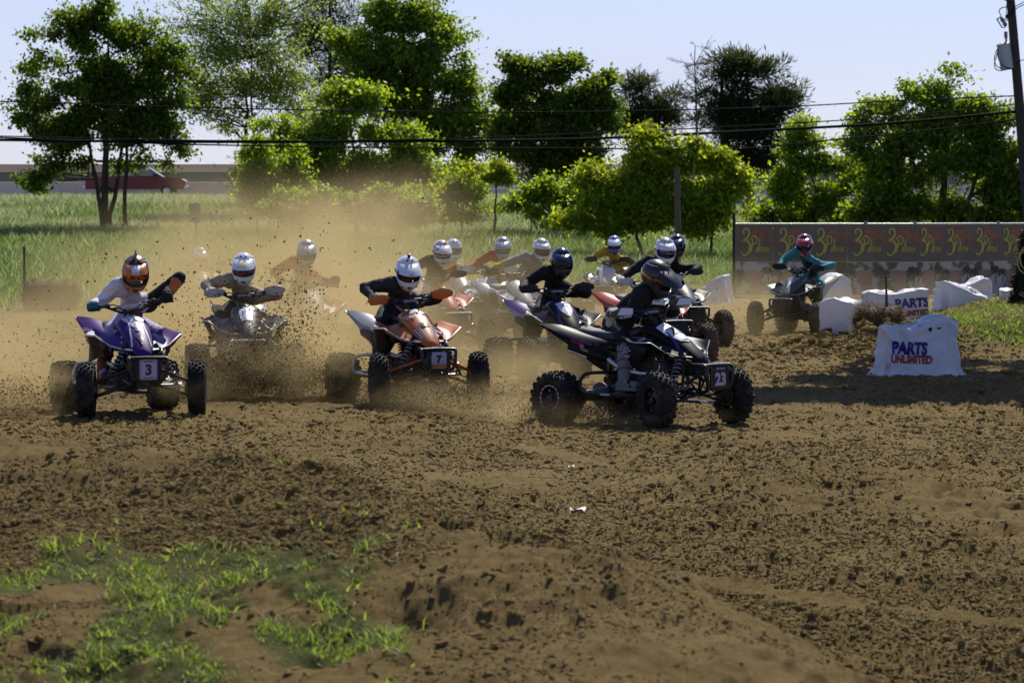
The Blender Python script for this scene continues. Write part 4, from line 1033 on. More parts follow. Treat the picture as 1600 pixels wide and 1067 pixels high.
def bag(label, px0, px1, pyt, pyb, d, rz=0.0, depth=.62, flare=.18, seed=0, top=None, text=None, folds=7, holes=False, z0=None, grp='white bagged hay bales at the track edge'):
    s = F / d; w = (px1 - px0) / s; h = (pyb - pyt) / s; xc = (px0 + px1 - 1600) / 2 / s
    zb = W(0, pyb, d).z if z0 is None else z0
    root = empty('bagged_hay_bale', (xc, d, zb), rz); tag(root, label, 'hay bale', grp)
    rs = np.random.default_rng(seed); ph = rs.uniform(0, 6.28, 6); nth, nv = 96, 30
    V = []
    w_in = w / (1 + flare)
    def shp(th, hw, hd, e=.32):
        c, s_ = math.cos(th), math.sin(th)
        return math.copysign(abs(c) ** e, c) * hw, math.copysign(abs(s_) ** e, s_) * hd
    for j in range(nv + 1):
        v = j / nv
        for i in range(nth):
            th = 2 * math.pi * i / nth
            if v < .68:      # sides
                q = v / .68; fl = 1 + flare * (1 - q) ** 1.6
                x, y = shp(th, w_in / 2 * fl, depth / 2 * fl, .30 + .25 * (1 - q)); zz = q
                f_ = (1 - q * .80) * .050 * (1 - 2.2 * abs(math.sin(folds * .5 * th + ph[0] + q * 1.1)) + .8 * abs(math.sin((folds + .5) * th * 1.0 + ph[1] - q * 1.6))) * (w ** .5)
                r_ = math.hypot(x, y); x += x / r_ * f_; y += y / r_ * f_
                hh = zz * .93
            else:
                q = (v - .68) / .32; k = math.cos(q * math.pi / 2) ** .55
                x, y = shp(th, w_in / 2 * k, depth / 2 * k, .30 + .5 * q ** 2); hh = .93 + .07 * math.sin(q * math.pi / 2)
            u = x / w + .5
            tp = top(u) if top else 1
            cr = abs(float(fbm(np.array([x * 2.6 + hh * 1.3 + ph[2]]), np.array([y * 2.6 - x * .8 + hh * .9 + ph[3]]), seed + 5, 2)[0]) - .5)
            cr2 = abs(float(fbm(np.array([x * 6.5 + hh * 3 + ph[4]]), np.array([hh * 5 + y * 4]), seed + 9, 2)[0]) - .5)
            o = (.08 - cr) * .42 * min(1, w) + (.1 - cr2) * .09
            r_ = math.hypot(x, y) + 1e-6
            sc = min(1, v / .06)
            x += x / r_ * o * .75 * sc; y += y / r_ * o * .75 * sc
            zz = hh * h * tp + o * .7 * ss(.5, .8, v)
            if j == 0: zz = -.03 + .03 * math.sin(3 * th + ph[5])
            V.append((x, y, float(zz)))
    V.append((0, 0, h * (top(.5) if top else 1)))
    f = [(j * nth + i, j * nth + (i + 1) % nth, (j + 1) * nth + (i + 1) % nth, (j + 1) * nth + i) for j in range(nv) for i in range(nth)]
    f += [(nv * nth + i, nv * nth + (i + 1) % nth, len(V) - 1) for i in range(nth)]
    mb_ = MB(); mb_.add(V, f); me = mb_.mesh('bag', [M_bag], angle=120); o_ = mobj('bag', me, root); bv = bvh_of(me)
    if text:
        for (t_, sz, cx_, cz_, rot, m_, sq) in text:
            mb2 = MB(); ux = Vector((math.cos(rot), 0, math.sin(rot))); uy = Vector((-math.sin(rot), 0, math.cos(rot)))
            decal(mb2, text_geo(t_, sz, 0, .055, sq), (cx_, -depth * 1.1, cz_), ux, uy, 0, bv, .008, maxe=.035)
            V2 = [v for v in mb2.v]
            mb3 = MB(); ok = [tuple(q) for q in mb2.f if all(V2[i][1] > -depth * 1.05 for i in q)]
            mb3.add(V2, ok); mb3.build('lettering', m_, o_, smooth=True)
    if holes:
        for hx, hz, a_, b2 in holes:
            mb2 = MB(); decal(mb2, poly2([(a_ * math.cos(t) * (1 + .3 * math.sin(3 * t)), b2 * math.sin(t)) for t in [k2 * .7 for k2 in range(9)]]), (hx, -depth * 1.1, hz), (1, 0, 0), (0, 0, 1), 0, bv, .004, maxe=.02); mb2.build('tear', M_hole, o_)
    return root
s36 = F / 36.0
bag('nearest white bag with navy and red lettering, shaded at the foot of the mound', 1367, 1507, 496, 588, 36.0, R(6), .66, .26, 3,
    top=lambda u: .86 + .16 * float(ss(.42, .60, u)) - .12 * float(ss(.78, 1.0, u)) - .10 * (1 - float(ss(0, .12, u))),
    text=[('PARTS', .195, -.19, .345, R(-2), M_navy, .74), ('UNLIMITED', .125, -.17, .215, R(-2), M_pred, .76)], holes=[(.05, .56, .022, .028), (.16, .575, .030, .010)], folds=6)
bag('small round topped white bag beside the front of the black and silver quad', 1284, 1340, 464, 522, 44.5, R(-25), .5, .06, 8, top=lambda u: 1 - .12 * abs(u - .5) * 2,
    text=[('PARTS', .13, -.40, .22, 0, M_navy, 1.0), ('UNLIMITED', .085, -.42, .11, 0, M_pred, 1.0)], folds=5)
bag('wide white bag with upright navy lettering behind the round brown bale', 1343, 1449, 450, 505, 48.5, R(3), .7, .05, 12, top=lambda u: .92 + .08 * float(ss(.4, .9, u)),
    text=[('PARTS', .19, .24, .33, R(3), M_navy, 1.0), ('UNLIMITED', .115, .22, .17, R(3), M_pred, 1.0)], folds=6)
bag('sagging white bag with half hidden lettering, lying on the grass of the mound', 1453, 1554, 442, 496, 49.5, R(-4), .7, .25, 17, top=lambda u: 1.0 - .55 * float(ss(.45, 1.0, u)) + .06 * math.sin(u * 9),
    text=[('PARTS', .18, .14, .12, R(4), M_navy, 1.1), ('UNLIMITED', .10, .05, .01, R(3), M_pred, 1.1)], folds=8)
bag('crumpled white bag lying furthest back near the banner fence', 1483, 1548, 432, 466, 57, R(8), .7, .25, 23, top=lambda u: .62 + .38 * float(ss(.35, .75, u)), folds=9)
bag('low white bag wedged against the dark upright bale', 1561, 1592, 450, 498, 48.5, R(-10), .5, .05, 29, folds=4)
bag('glossy white bag showing behind the rear fender of the teal rider', 1284, 1326, 427, 470, 56, R(20), .6, .2, 31, top=lambda u: .7 + .3 * math.sin(u * 3.1), folds=6)
bag('slanting white bag half hidden in dust behind the leading pack of riders', 1092, 1142, 428, 470, 57, R(-14), .7, .25, 37, top=lambda u: .45 + .55 * float(ss(.0, .9, u)), folds=6)

# unbagged bales ------------------------------------------------------------
M_hay = mat('weathered_hay', (.105, .075, .038), .95, noise=.5, nscale=9, bump=1, bscale=50)
M_haydark = mat('mouldy_hay', (.040, .030, .020), .95, noise=.5, nscale=9, bump=1, bscale=50)
L_hay = leafmat('hay_stalks', (.16, .115, .055), (.10, .07, .03))
L_haydark = leafmat('dark_hay_stalks', (.042, .031, .020), (.03, .02, .01))
M_twine = mat('yellow_twine', (.45, .42, .12), .6)
M_stick = mat('weathered_stick', (.085, .06, .035), .9, noise=.3, bump=.4)
def hay(label, c, r, lobes, m1, m2, n=3500, name='hay_bale', twine=None, L=.09):
    root = empty(name, c); tag(root, label, 'hay bale')
    mb_ = MB(); P = []
    for (x, y, z, a, b_, g) in lobes:
        v, f = lathe([(-1, 0.01), (-.98, .5), (-.9, .8), (-.6, .97), (0, 1), (.6, .97), (.9, .8), (.98, .5), (1, 0.01)], 28, 'X')
        v2 = []
        for q in v:
            k = 1 + .10 * (float(fbm(np.array([q.x * 2.5 + x * 5]), np.array([q.y * 2.5 + q.z * 1.7]), 3, 3)[0]) - .5) * 2
            v2.append(Vector((x + q.x * a * k, y + q.y * b_ * k, z + q.z * g * k)))
        mb_.add(v2, f)
        idx = rng.integers(0, len(v2), n); P.append(np.array([v2[i][:] for i in idx]) + rng.normal(size=(n, 3)) * .02)
    me = mb_.build('bale', m1, root)
    leaves(np.concatenate(P), L, .09, m2, me, name='stalks')
    if twine:
        mb_ = MB()
        for t_ in twine: mb_.add(*tube(spline(t_, 6), .010, 5))
        mb_.build('twine', M_twine, root)
    return root
d = 43.5; hay('round brown hay bale with a stick in it at the tip of the mound', (W(1374, 500, d).x, d, W(0, 500, d).z), 0, [(0, 0, 0, .30, .26, .19)], M_hay, L_hay, 5500)
d = 60; hay('dirty rectangular hay bale beside the thin steel stake, half sunk in dust', (W(80, 460, d).x, d, .30), 0, [(0, 0, 0, .50, .30, .30)], M_hay, L_haydark, 5000)
d = 46.5; c = Vector((W(1601, 430, d).x, d, W(0, 470, d).z))
hay('tall shaggy dark bale standing on end with yellow twine hanging off it', c, 0, [(-.02, 0, 0, .15, .2, .12), (.04, 0, .26, .16, .2, .30), (.08, .0, .70, .11, .14, .36), (.10, 0, .95, .08, .12, .12), (.2, .05, .4, .22, .2, .4)], M_haydark, L_haydark, 2600,
    twine=[[(-.02 + .02 * math.sin(t * 3), -.17, .82 - t * .1), (-.13, -.2, .66), (-.12, -.19, .50), (-.05, -.22, .42), (.1, -.26, .30)] for t in (0, .4)] + [[(-.0, -.2, .84), (-.10, -.22, .74), (-.09, -.22, .55), (.02, -.2, .45)], [(-.1, -.22, .14), (.03, -.26, .08), (.15, -.28, .05)], [(-.12, -.22, .11), (.0, -.26, .04), (.12, -.28, .0)]], L=.11)
d = 43.6; b_ = W(1386, 492, d); mb = MB(); t_ = W(1384, 430, d) - b_
mb.add(*tube([Vector((0, 0, -.15)), t_ * .55, t_], [.022, .018, .012], 7)); mb.add(*tube([t_ * .9, t_ * .95 + Vector((.05, 0, .01))], [.012, .006], 5)); mb.add(*tube([t_ * .93, t_ * .97 + Vector((-.045, 0, .0))], [.012, .006], 5)); mb.add(*tube([t_ * .6, t_ * .63 + Vector((.06, 0, .0))], [.010, .006], 5)); mb.add(*tube([t_ * .28, t_ * .30], .028, 7))
o = mb.build('wooden_stake', M_stick); o.location = b_; tag(o, 'crooked thin stick standing up out of the round brown bale', 'stick')
d = 43.2; b_ = W(1383, 490, d); mb = MB(); mb.add(*sheet([[Vector((-.05 + .09 * t, -.02 * t, .06 - .14 * t)), Vector((-.03 + .09 * t, -.02 * t, .07 - .14 * t))] for t in (0, .33, .66, 1)], .004)); o = mb.build('ribbon', M_pred); o.location = b_; tag(o, 'short red ribbon hanging on the round brown bale', 'ribbon')
# litter
M_litter = mat('white_paper', (.72, .70, .66), .7)
for (px_, py_, s_, lab) in ((903, 803, .05, 'small crumpled white scrap of paper lying on the open track'), (1301, 529, .045, 'tiny pale scrap of litter beside the grass mound'), (893, 730, .022, 'smallest white fleck of litter, on the track near the black quad')):
    dd = CAMZ * F / (py_ - 335); p = W(px_, py_, dd); mb = MB()
    v = [(x, y, .35 * math.sin(x * 3 + y * 5) + .3) for x in (-1, -.3, .4, 1) for y in (-1, 0, 1)]
    mb.add([Vector(q) * s_ for q in v], [(i * 3 + j, i * 3 + j + 3, i * 3 + j + 4, i * 3 + j + 1) for i in range(3) for j in range(2)])
    o = mb.build('paper_scrap', M_litter, smooth=False); o.location = (p.x, dd, Hp(p.x, dd) + float(detail(np.array([p.x]), np.array([dd]))[0]) + .005); tag(o, lab, 'litter')
# ------------------------------------------------------------------ racing quads
M_frame = mat('black_frame_paint', (.010, .010, .011), .4, coat=.05, spec=.35, dirt=.30)
M_engine = mat('engine_casting', (.075, .075, .078), .5, metal=.5, noise=.3, nscale=20, dirt=.35)
M_seat = mat('black_seat_vinyl', (.020, .020, .023), .55, bump=.2, bscale=60, dirt=.12)
M_yellow = mat('yellow_plastic', (.55, .50, .05), .4)
M_white = mat('white_plastic', (.50, .49, .49), .4, coat=.05, dirt=.35)
M_silver = mat('silver_plastic', (.32, .32, .33), .35, metal=.1, coat=.1, dirt=.35)
M_grey = mat('grey_plastic', (.045, .045, .05), .45, dirt=.25)
M_purple = bpy.data.materials.new('metallic_purple_wrap')
M_purple = mat('purple_wrap', (.045, .004, .135), .45, coat=.0, spec=.25, noise=.35, nscale=160, dirt=.10)
M_orange = mat('orange_plastic', (.50, .115, .010), .42, coat=.05, dirt=.15)
M_redpl = mat('red_orange_plastic', (.48, .05, .02), .4, coat=.05, dirt=.3)
M_inkw = mat('white_ink', (.62, .62, .68), .4, dirt=.1)
M_inkk = mat('black_ink', (.014, .014, .016), .45)
M_inkv = mat('violet_ink', (.05, .03, .20), .4)
M_inkp = mat('pink_ink', (.55, .08, .40), .4)
M_ltcol = mat('lavender_print', (.36, .34, .52), .4)
M_tanpl = mat('dusty_white_plastic', (.46, .42, .36), .5, dirt=.4)
M_spring = mat('silver_spring', (.35, .35, .36), .35, metal=.7, dirt=.3)
M_blackgloss = mat('gloss_black_wrap', (.005, .005, .007), .45, coat=.0, spec=.15, dirt=.12)

FT = dict(r=.265, w=.165); RT = dict(r=.240, w=.27)
def tyre_mesh(r, w, rim, rows, nk, key):
    mb = MB(); h = w / 2
    prof = [(-h * .72, rim), (-h * .95, rim + .03), (-h, (r + rim) / 2), (-h * .93, r - .035), (-h * .70, r - .013), (-h * .3, r - .004), (0, r - .002), (h * .3, r - .004), (h * .70, r - .013), (h * .93, r - .035), (h, (r + rim) / 2), (h * .95, rim + .03), (h * .72, rim), (0, rim - .015)]
    mb.add(*lathe(prof, 36, 'Y', close=True))
    # tread knobs
    def knob(a, y, sy, sx, hh, tw, rr):
        v, f = box((0, 0, 0), (sx, sy, hh)); f = f
        v = [Vector((p.x * (.8 if p.z > 0 else 1), p.y * (.85 if p.z > 0 else 1), p.z)) for p in v]
        tilt = math.asin(max(-1, min(1, y / (h * 1.25))))
        M = Matrix.Rotation(a, 4, 'Y') @ Matrix.Translation((0, y, rr)) @ Matrix.Rotation(-tilt * .8, 4, 'X') @ Matrix.Rotation(tw, 4, 'Z')
        mb.add([M @ p for p in v], f)
    for k in range(nk):
        a = 2 * math.pi * k / nk
        for i, (y, sy, sx, dr) in enumerate(rows):
            for sg in ((1, -1) if y > 0 else (1,)):
                knob(a + (math.pi / nk if i % 2 else 0) + (.04 if sg < 0 else 0), sg * y * w, sy * w, sx, .026, .25 * sg, r + dr)
    return mb.mesh(key, [M_rubber], angle=30)
def tyre_pair(m_):
    ft = tyre_mesh(.252, .165, .135, [(0, .17, .026, .0), (.20, .16, .025, -.004), (.38, .15, .030, -.017)], 21, 'tyre'); ft.materials.clear(); ft.materials.append(m_)
    rt = tyre_mesh(.230, .27, .115, [(0, .12, .032, .0), (.15, .13, .032, -.001), (.30, .13, .032, -.006), (.43, .10, .040, -.018)], 17, 'tyre'); rt.materials.clear(); rt.materials.append(m_)
    return ft, rt
T_clean, T_dusty = tyre_pair(M_rubber), tyre_pair(M_rubber_d)
def rim_mesh(r, w, m_, lip):
    mb = MB(); h = w * .36
    mb.add(*lathe([(-h, r + .006), (-h, r - .012), (-h * .55, r - .02), (h * .55, r - .02), (h, r - .012), (h, r + .006)], 28), m=0)
    mb.add(*lathe([(h * .25, r - .02), (h * .30, r * .62), (h * .5, r * .45), (h * .55, .035), (h * .95, .03), (h * .98, 0)], 20), m=0)
    for k in range(8):
        a = 2 * math.pi * k / 8
        mb.add(*lathe([(0, .010), (.006, .010), (.006, 0)], 6, c=(math.cos(a) * r * .78, h * .30, math.sin(a) * r * .78)), m=1)
    # bead ring with bolts
    for k in range(16):
        a = 2 * math.pi * k / 16; M = Matrix.Rotation(a, 4, 'Y')
        v, f = box((0, h + .004, r - .004), (.030, .006, .008)); mb.add([M @ p for p in v], f, 1 if lip else 0)
    return mb.mesh('rim', [m_, M_steel if not lip else M_inkw], angle=30)

def scell(c, ax, ay, n=14, e=.7):
    """superellipse cross section in the YZ plane at c"""
    out = []
    for k in range(n):
        t = 2 * math.pi * k / n; cc, s_ = math.cos(t), math.sin(t)
        out.append((c[0], c[1] + math.copysign(abs(cc) ** e, cc) * ax, c[2] + math.copysign(abs(s_) ** e, s_) * ay))
    return out
def mirror(pts): return [Vector((p[0], -p[1], p[2])) for p in pts]

BAR_PIVOT = Vector((.18, 0, .86)); CASTER = R(24)
def steer_matrix(st):
    a = Vector((-math.sin(CASTER), 0, math.cos(CASTER)))
    return Matrix.Translation(BAR_PIVOT) @ Matrix.Rotation(st, 4, a) @ Matrix.Translation(-BAR_PIVOT)
GRIP = {1: Vector((.02, .355, 1.045)), -1: Vector((.02, -.355, 1.045))}
PEG = {1: Vector((.04, .24, .315)), -1: Vector((.04, -.24, .315))}

_mc = {}
def cached(key, fn):
    if key not in _mc: _mc[key] = fn()
    return _mc[key]

def quad(label, px, d, yaw, C, steer=0.0, roll=0.0, dz=0.0, plate=None, hood_no=None, dusty=False, detail_=2, extra=None, pitch=0.0, far=False):
    """px: pixel column of the middle of the front axle, d: its distance, yaw: 0 faces the camera, + turns its nose to the right of the picture.
    C: colours of hood, fender, tail, frame, arms, bars, guard, bumper"""
    c = {'hood': M_grey, 'fender': None, 'tail': None, 'frame': M_frame, 'arms': M_frame, 'guard': None, 'bumper': M_frame, 'seat': M_seat, 'shroud': None, 'rim': M_frame, 'nerf': M_frame, 'under': M_black, 'stripe': None}
    c.update(C)
    for k_ in ('fender', 'tail', 'shroud'): c[k_] = c[k_] or c['hood']
    c['stripe'] = c['stripe'] or c['fender']
    h = -math.pi / 2 + yaw                       # heading angle of local +X
    fx, fy = (px - 800) / F * d, d
    # origin = middle of wheelbase on the ground
    ox, oy = fx - math.cos(h) * .62, fy - math.sin(h) * .62
    root = empty('racing_quad', (ox, oy, Hp(ox, oy) + dz)); root.rotation_euler = Euler((roll, pitch, h), 'XYZ'); tag(root, label, 'quad bike', 'racing quads in the start pack')
    ck = (c['frame'].name,)
    # wheels
    ft, rt = T_dusty if dusty else T_clean
    ax_ = Vector((0, 0, 1))
    for sy in (1, -1):
        w = mobj('wheel', ft, root); w.location = (.62, sy * .52, .262); w.rotation_euler = (0, random.random() * .3, steer * .9 + (0 if sy > 0 else math.pi))
        r_ = mobj('rim', cached(('rf', c['rim'].name), lambda: rim_mesh(.135, .165, c['rim'], False)), w)
        w = mobj('wheel', rt, root); w.location = (-.62, sy * .47, .238); w.rotation_euler = (0, random.random() * .3, 0 if sy > 0 else math.pi)
        r_ = mobj('rim', cached(('rr', c['rim'].name), lambda: rim_mesh(.115, .27, c['rim'], True)), w)
    # hood
    def hood():
        mb = MB()
        secs = [(.02, .815, .105, .045), (.10, .855, .135, .060), (.22, .835, .150, .085), (.36, .770, .145, .095), (.50, .700, .125, .085), (.62, .635, .105, .065), (.70, .595, .080, .040), (.735, .580, .050, .015)]
        S = []
        for (x, z, a, b_) in secs:
            n = 20; ring = []
            for k in range(n):
                t = 2 * math.pi * k / n; cc, s_ = math.cos(t), math.sin(t)
                y = math.copysign(abs(cc) ** .65, cc) * a; zz = math.copysign(abs(s_) ** .85, s_) * b_
                if s_ > 0: zz *= 1 - .28 * (abs(y) / a) ** 2
                else: zz *= .6
                ring.append((x, y, z + zz + (.012 if abs(y) < a * .35 and s_ > 0 else 0)))
            S.append(ring)
        mb.add(*loft(S)); return mb.mesh('hood', [c['hood']], angle=50)
    hm = cached(('hood', c['hood'].name), hood); hd = mobj('hood', hm, root); hb = cached(('hbvh',), lambda: bvh_of(hm))
    # front fenders
    for sy in (1, -1):
        def fen(sy=sy):
            mb = MB(); P = []
            for i in range(11):
                u = i / 10; row = []
                xi = .66 - .56 * u; zi = .625 + .17 * u + .03 * math.sin(math.pi * u); yi = .095 + .05 * math.sin(math.pi * u)
                xo = .44 - .38 * u; yo = .40 + .07 * math.sin(math.pi * min(1, u * 1.15)) - .05 * u; zo = .755 + .05 * u - .02 * math.sin(math.pi * u)
                for j in range(7):
                    w_ = j / 6
                    x = xi + (xo - xi) * w_; y = yi + (yo - yi) * w_; z = zi + (zo - zi) * w_ ** 1.6 - .035 * math.sin(math.pi * w_) + .012 * max(0, math.sin(w_ * 9))
                    row.append((x, sy * y, z))
                P.append(row if sy > 0 else row)
            if sy < 0: P = P[::-1]
            mb.add(*sheet(P, .006)); return mb.mesh('front_fender', [c['fender']], angle=50)
        fo = mobj('front_fender', cached(('fen', sy, c['fender'].name), fen), root)
        def trim(sy=sy):
            mb = MB(); e = []; 
            for i in range(11):
                u = i / 10; xo = .44 - .38 * u; yo = .40 + .07 * math.sin(math.pi * min(1, u * 1.15)) - .05 * u; zo = .755 + .05 * u - .02 * math.sin(math.pi * u)
                e.append((xo, sy * yo, zo))
            mb.add(*tube([(.66, sy * .095, .626)] + [(.60, sy * .17, .632), (.51, sy * .28, .665)] + e, .008, 6)); return mb.mesh('fender_edge', [c['stripe']], angle=50)
        mobj('fender_edge', cached(('trim', sy, c['stripe'].name), trim), fo)
        def mud(sy=sy):
            mb = MB(); P = []
            for i in range(9):
                u = i / 8; row = []
                for j in range(6):
                    w_ = j / 5
                    a = Vector((.44 - .38 * u, .40 + .07 * math.sin(math.pi * min(1, u * 1.15)) - .05 * u, .745 + .05 * u - .02 * math.sin(math.pi * u)))
                    b_ = Vector((.28 - .25 * u, .28 + .10 * u, .56 - .08 * u))
                    p = a.lerp(b_, w_); p.x -= .05 * math.sin(math.pi * w_); p.z += .01 * math.sin(w_ * 14); row.append((p.x, sy * p.y, p.z))
                P.append(row)
            if sy > 0: P = P[::-1]
            mb.add(*sheet(P, .006)); return mb.mesh('mud_guard', [c['under']], angle=50)
        if not C.get('no_mud'): mobj('mud_guard', cached(('mud', sy, c['under'].name), mud), root)
        # side shroud beside the tank
        def shr(sy=sy):
            mb = MB(); P = []
            for i in range(8):
                u = i / 7; row = []
                for j in range(5):
                    w_ = j / 4
                    top = Vector((.30 - .42 * u, .165 - .03 * u, .80 - .01 * u)); bot = Vector((.16 - .22 * u, .185 - .02 * u, .60 - .10 * u))
                    p = top.lerp(bot, w_); p.y += .03 * math.sin(math.pi * w_); row.append((p.x, sy * p.y, p.z))
                P.append(row)
            if sy > 0: P = P[::-1]
            mb.add(*sheet(P, .006)); return mb.mesh('side_shroud', [c['shroud']], angle=50)
        so = mobj('side_shroud', cached(('shr', sy, c['shroud'].name), shr), root)
        # rear fender and side panel
        def rf(sy=sy):
            mb = MB(); P = []
            for i in range(10):
                u = i / 9; row = []
                xi = -.10 - .66 * u; zi = .735 + .02 * u + .085 * u * u; yi = .10 + .0 * u
                yo = .150 + .15 * u ** .8 ; zo = .70 + .02 * u + .165 * u * u; xo = -.16 - .84 * u
                for j in range(6):
                    w_ = j / 5; row.append((xi + (xo - xi) * w_, sy * (yi + (yo - yi) * w_), zi + (zo - zi) * w_ + .015 * math.sin(math.pi * w_)))
                P.append(row)
            if sy < 0: P = P[::-1]
            mb.add(*sheet(P, .007)); return mb.mesh('rear_fender', [c['tail']], angle=50)
        rfo = mobj('rear_fender', cached(('rf', sy, c['tail'].name), rf), root)
        def rp(sy=sy):
            mb = MB(); P = []
            for i in range(9):
                u = i / 8; row = []
                t_ = Vector((-.26 - .74 * u, .178 + .122 * u, .700 + .04 * u + .145 * u * u)); b_ = Vector((-.24 - .36 * u ** .8, .215 + .03 * u, .47 + .16 * u))
                b_ = b_.lerp(t_, u ** 3)
                for j in range(5):
                    p = t_.lerp(b_, j / 4); p.y += .015 * math.sin(math.pi * j / 4); row.append((p.x, sy * p.y, p.z))
                P.append(row)
            if sy > 0: P = P[::-1]
            mb.add(*sheet(P, .006)); return mb.mesh('rear_side_panel', [c.get('panel', c['tail'])], angle=50)
        mobj('rear_side_panel', cached(('rp', sy, c.get('panel', c['tail']).name), rp), root)
    # seat
    def seat():
        mb = MB(); S = []
        for (x, z, a, b_) in ((.06, .845, .06, .02), (.02, .840, .085, .045), (-.12, .800, .105, .060), (-.34, .775, .115, .060), (-.55, .790, .12, .055), (-.70, .815, .11, .045), (-.76, .82, .07, .02)):
            S.append(scell((x, 0, z), a, b_, 16, .7))
        mb.add(*loft(S)); return mb.mesh('seat', [c['seat']], angle=60)
    mobj('seat', cached(('seat', c['seat'].name), seat), root)
    # frame
    def frm():
        mb = MB()
        for s_ in (1, -1):
            mb.add(*tube(spline([(.24, s_ * .045, .84), (.30, s_ * .06, .70), (.40, s_ * .12, .52), (.42, s_ * .13, .34), (.34, s_ * .13, .25), (.0, s_ * .14, .24), (-.26, s_ * .13, .27), (-.30, s_ * .12, .42), (-.26, s_ * .12, .62)], 4), .017, 8))
            mb.add(*tube(spline([(.24, s_ * .05, .80), (.05, s_ * .10, .76), (-.24, s_ * .11, .66), (-.62, s_ * .10, .72)], 4), .015, 8))
            mb.add(*tube([(-.30, s_ * .12, .44), (-.60, s_ * .10, .70)], .013, 8))
            mb.add(*tube([(.42, s_ * .13, .34), (.76, s_ * .11, .30), (.80, s_ * .10, .42), (.66, s_ * .10, .58), (.40, s_ * .12, .62)], .015, 8))
            mb.add(*tube([(.76, s_ * .11, .30), (.62, s_ * .12, .46), (.42, s_ * .13, .52)], .012, 6))
            mb.add(*tube([(.60, s_ * .11, .66), (.56, s_ * .12, .30)], .014, 6))
        for x, z, y in ((.76, .30, .11), (.42, .34, .13), (-.26, .27, .13), (.0, .24, .14), (.60, .66, .11), (.66, .58, .10)): mb.add(*tube([(x, -y, z), (x, y, z)], .013, 6))
        mb.add(*box((.30, 0, .235), (.95, .26, .012), bev=.004))
        return mb.mesh('frame', [c['frame']], angle=60)
    mobj('frame', cached(('frame', c['frame'].name), frm), root)
    def eng():
        mb = MB()
        mb.add(*box((.02, 0, .37), (.38, .24, .22), bev=.04)); mb.add(*lathe([(-.16, .0), (-.16, .095), (-.12, .11), (.12, .11), (.15, .085), (.15, 0)], 20, c=(.10, 0, .36)))
        mb.add(*lathe([(-.15, 0), (-.15, .075), (.0, .085), (.14, .07), (.14, 0)], 18, c=(-.10, 0, .38)))
        for k in range(7): mb.add(*box((.085 - k * .008, 0, .485 + k * .026), (.20, .18, .012), rot=Euler((0, -.2, 0)), bev=.004))
        mb.add(*box((.03, 0, .56), (.13, .12, .20), rot=Euler((0, -.2, 0)), bev=.02)); mb.add(*box((.01, 0, .675), (.16, .15, .07), rot=Euler((0, -.2, 0)), bev=.02))
        mb.add(*lathe([(-.11, 0), (-.10, .035), (.0, .04), (.10, .035), (.11, 0)], 12, c=(-.12, 0, .62)))
        return mb.mesh('engine', [M_engine], angle=40)
    mobj('engine', cached('eng', eng), root)
    def rad():
        mb = MB(); mb.add(*box((.36, 0, .56), (.04, .26, .22), rot=Euler((0, -.25, 0)), bev=.01))
        for k in range(9): mb.add(*box((.385, 0, .47 + k * .022), (.012, .24, .006), rot=Euler((0, -.25, 0))))
        mb.add(*box((.58, 0, .52), (.18, .20, .12), bev=.03)); mb.add(*box((.34, 0, .70), (.30, .20, .14), bev=.05))
        return mb.mesh('radiator', [M_black], angle=40)
    mobj('radiator', cached('rad', rad), root)
    # suspension
    for s_ in (1, -1):
        for nm, zi, zo in (('lower_arm', .31, .20), ('upper_arm', .46, .33)):
            def arm(s_=s_, zi=zi, zo=zo, nm=nm):
                mb = MB()
                for xi in (.46, .76): mb.add(*tube([(xi, s_ * .12, zi), (xi * .5 + .31, s_ * .28, (zi + zo) / 2 + .004), (.62, s_ * .44, zo)], .0135, 8))
                mb.add(*tube([(.545, s_ * .29, (zi * .52 + zo * .48)), (.69, s_ * .29, (zi * .52 + zo * .48))], .010, 6)); mb.add(*lathe([(-.02, 0), (-.02, .024), (.02, .024), (.02, 0)], 10, 'Z', c=(.62, s_ * .44, zo)))
                return mb.mesh(nm, [c['arms']], angle=60)
            mobj(nm, cached((nm, s_, c['arms'].name), arm), root)
        def sho(s_=s_):
            mb = MB(); a = Vector((.57, s_ * .13, .68)); b_ = Vector((.61, s_ * .34, .30)); ax = (b_ - a)
            mb.add(*tube([a, a + ax * .5], .026, 10)); mb.add(*tube([a + ax * .45, b_], .012, 8)); mb.add(*tube([a + ax * .12, a + ax * .15], .038, 12)); mb.add(*tube([a + ax * .88, a + ax * .91], .038, 12))
            return mb.mesh('shock', [M_black], angle=40)
        so_ = mobj('shock', cached(('sho', s_), sho), root)
        def spr(s_=s_):
            mb = MB(); a = Vector((.57, s_ * .13, .68)); b_ = Vector((.61, s_ * .34, .30)); ax = (b_ - a); t = ax.normalized(); n1 = t.orthogonal().normalized(); n2 = t.cross(n1)
            mb.add(*tube([a + ax * (.15 + .73 * i / 72) + (n1 * math.cos(i * .7) + n2 * math.sin(i * .7)) * .033 for i in range(73)], .0065, 5)); return mb.mesh('spring', [M_spring])
        mobj('spring', cached(('spr', s_), spr), so_)
        def hub(s_=s_):
            mb = MB(); mb.add(*tube([(.62, s_ * .44, .18), (.62, s_ * .445, .35)], .02, 8)); mb.add(*lathe([(-.05, 0), (-.05, .055), (.03, .06), (.03, 0)], 16, c=(.62, s_ * .465, .262))); mb.add(*tube([(.55, s_ * .43, .27), (.50, s_ * .10, .40)], .009, 6))
            mb.add(*lathe([(-.004, .03), (-.004, .085), (.004, .085), (.004, .03)], 24, c=(.62, s_ * .43, .262))); return mb.mesh('hub', [M_engine], angle=40)
        mobj('hub', cached(('hub', s_), hub), root)
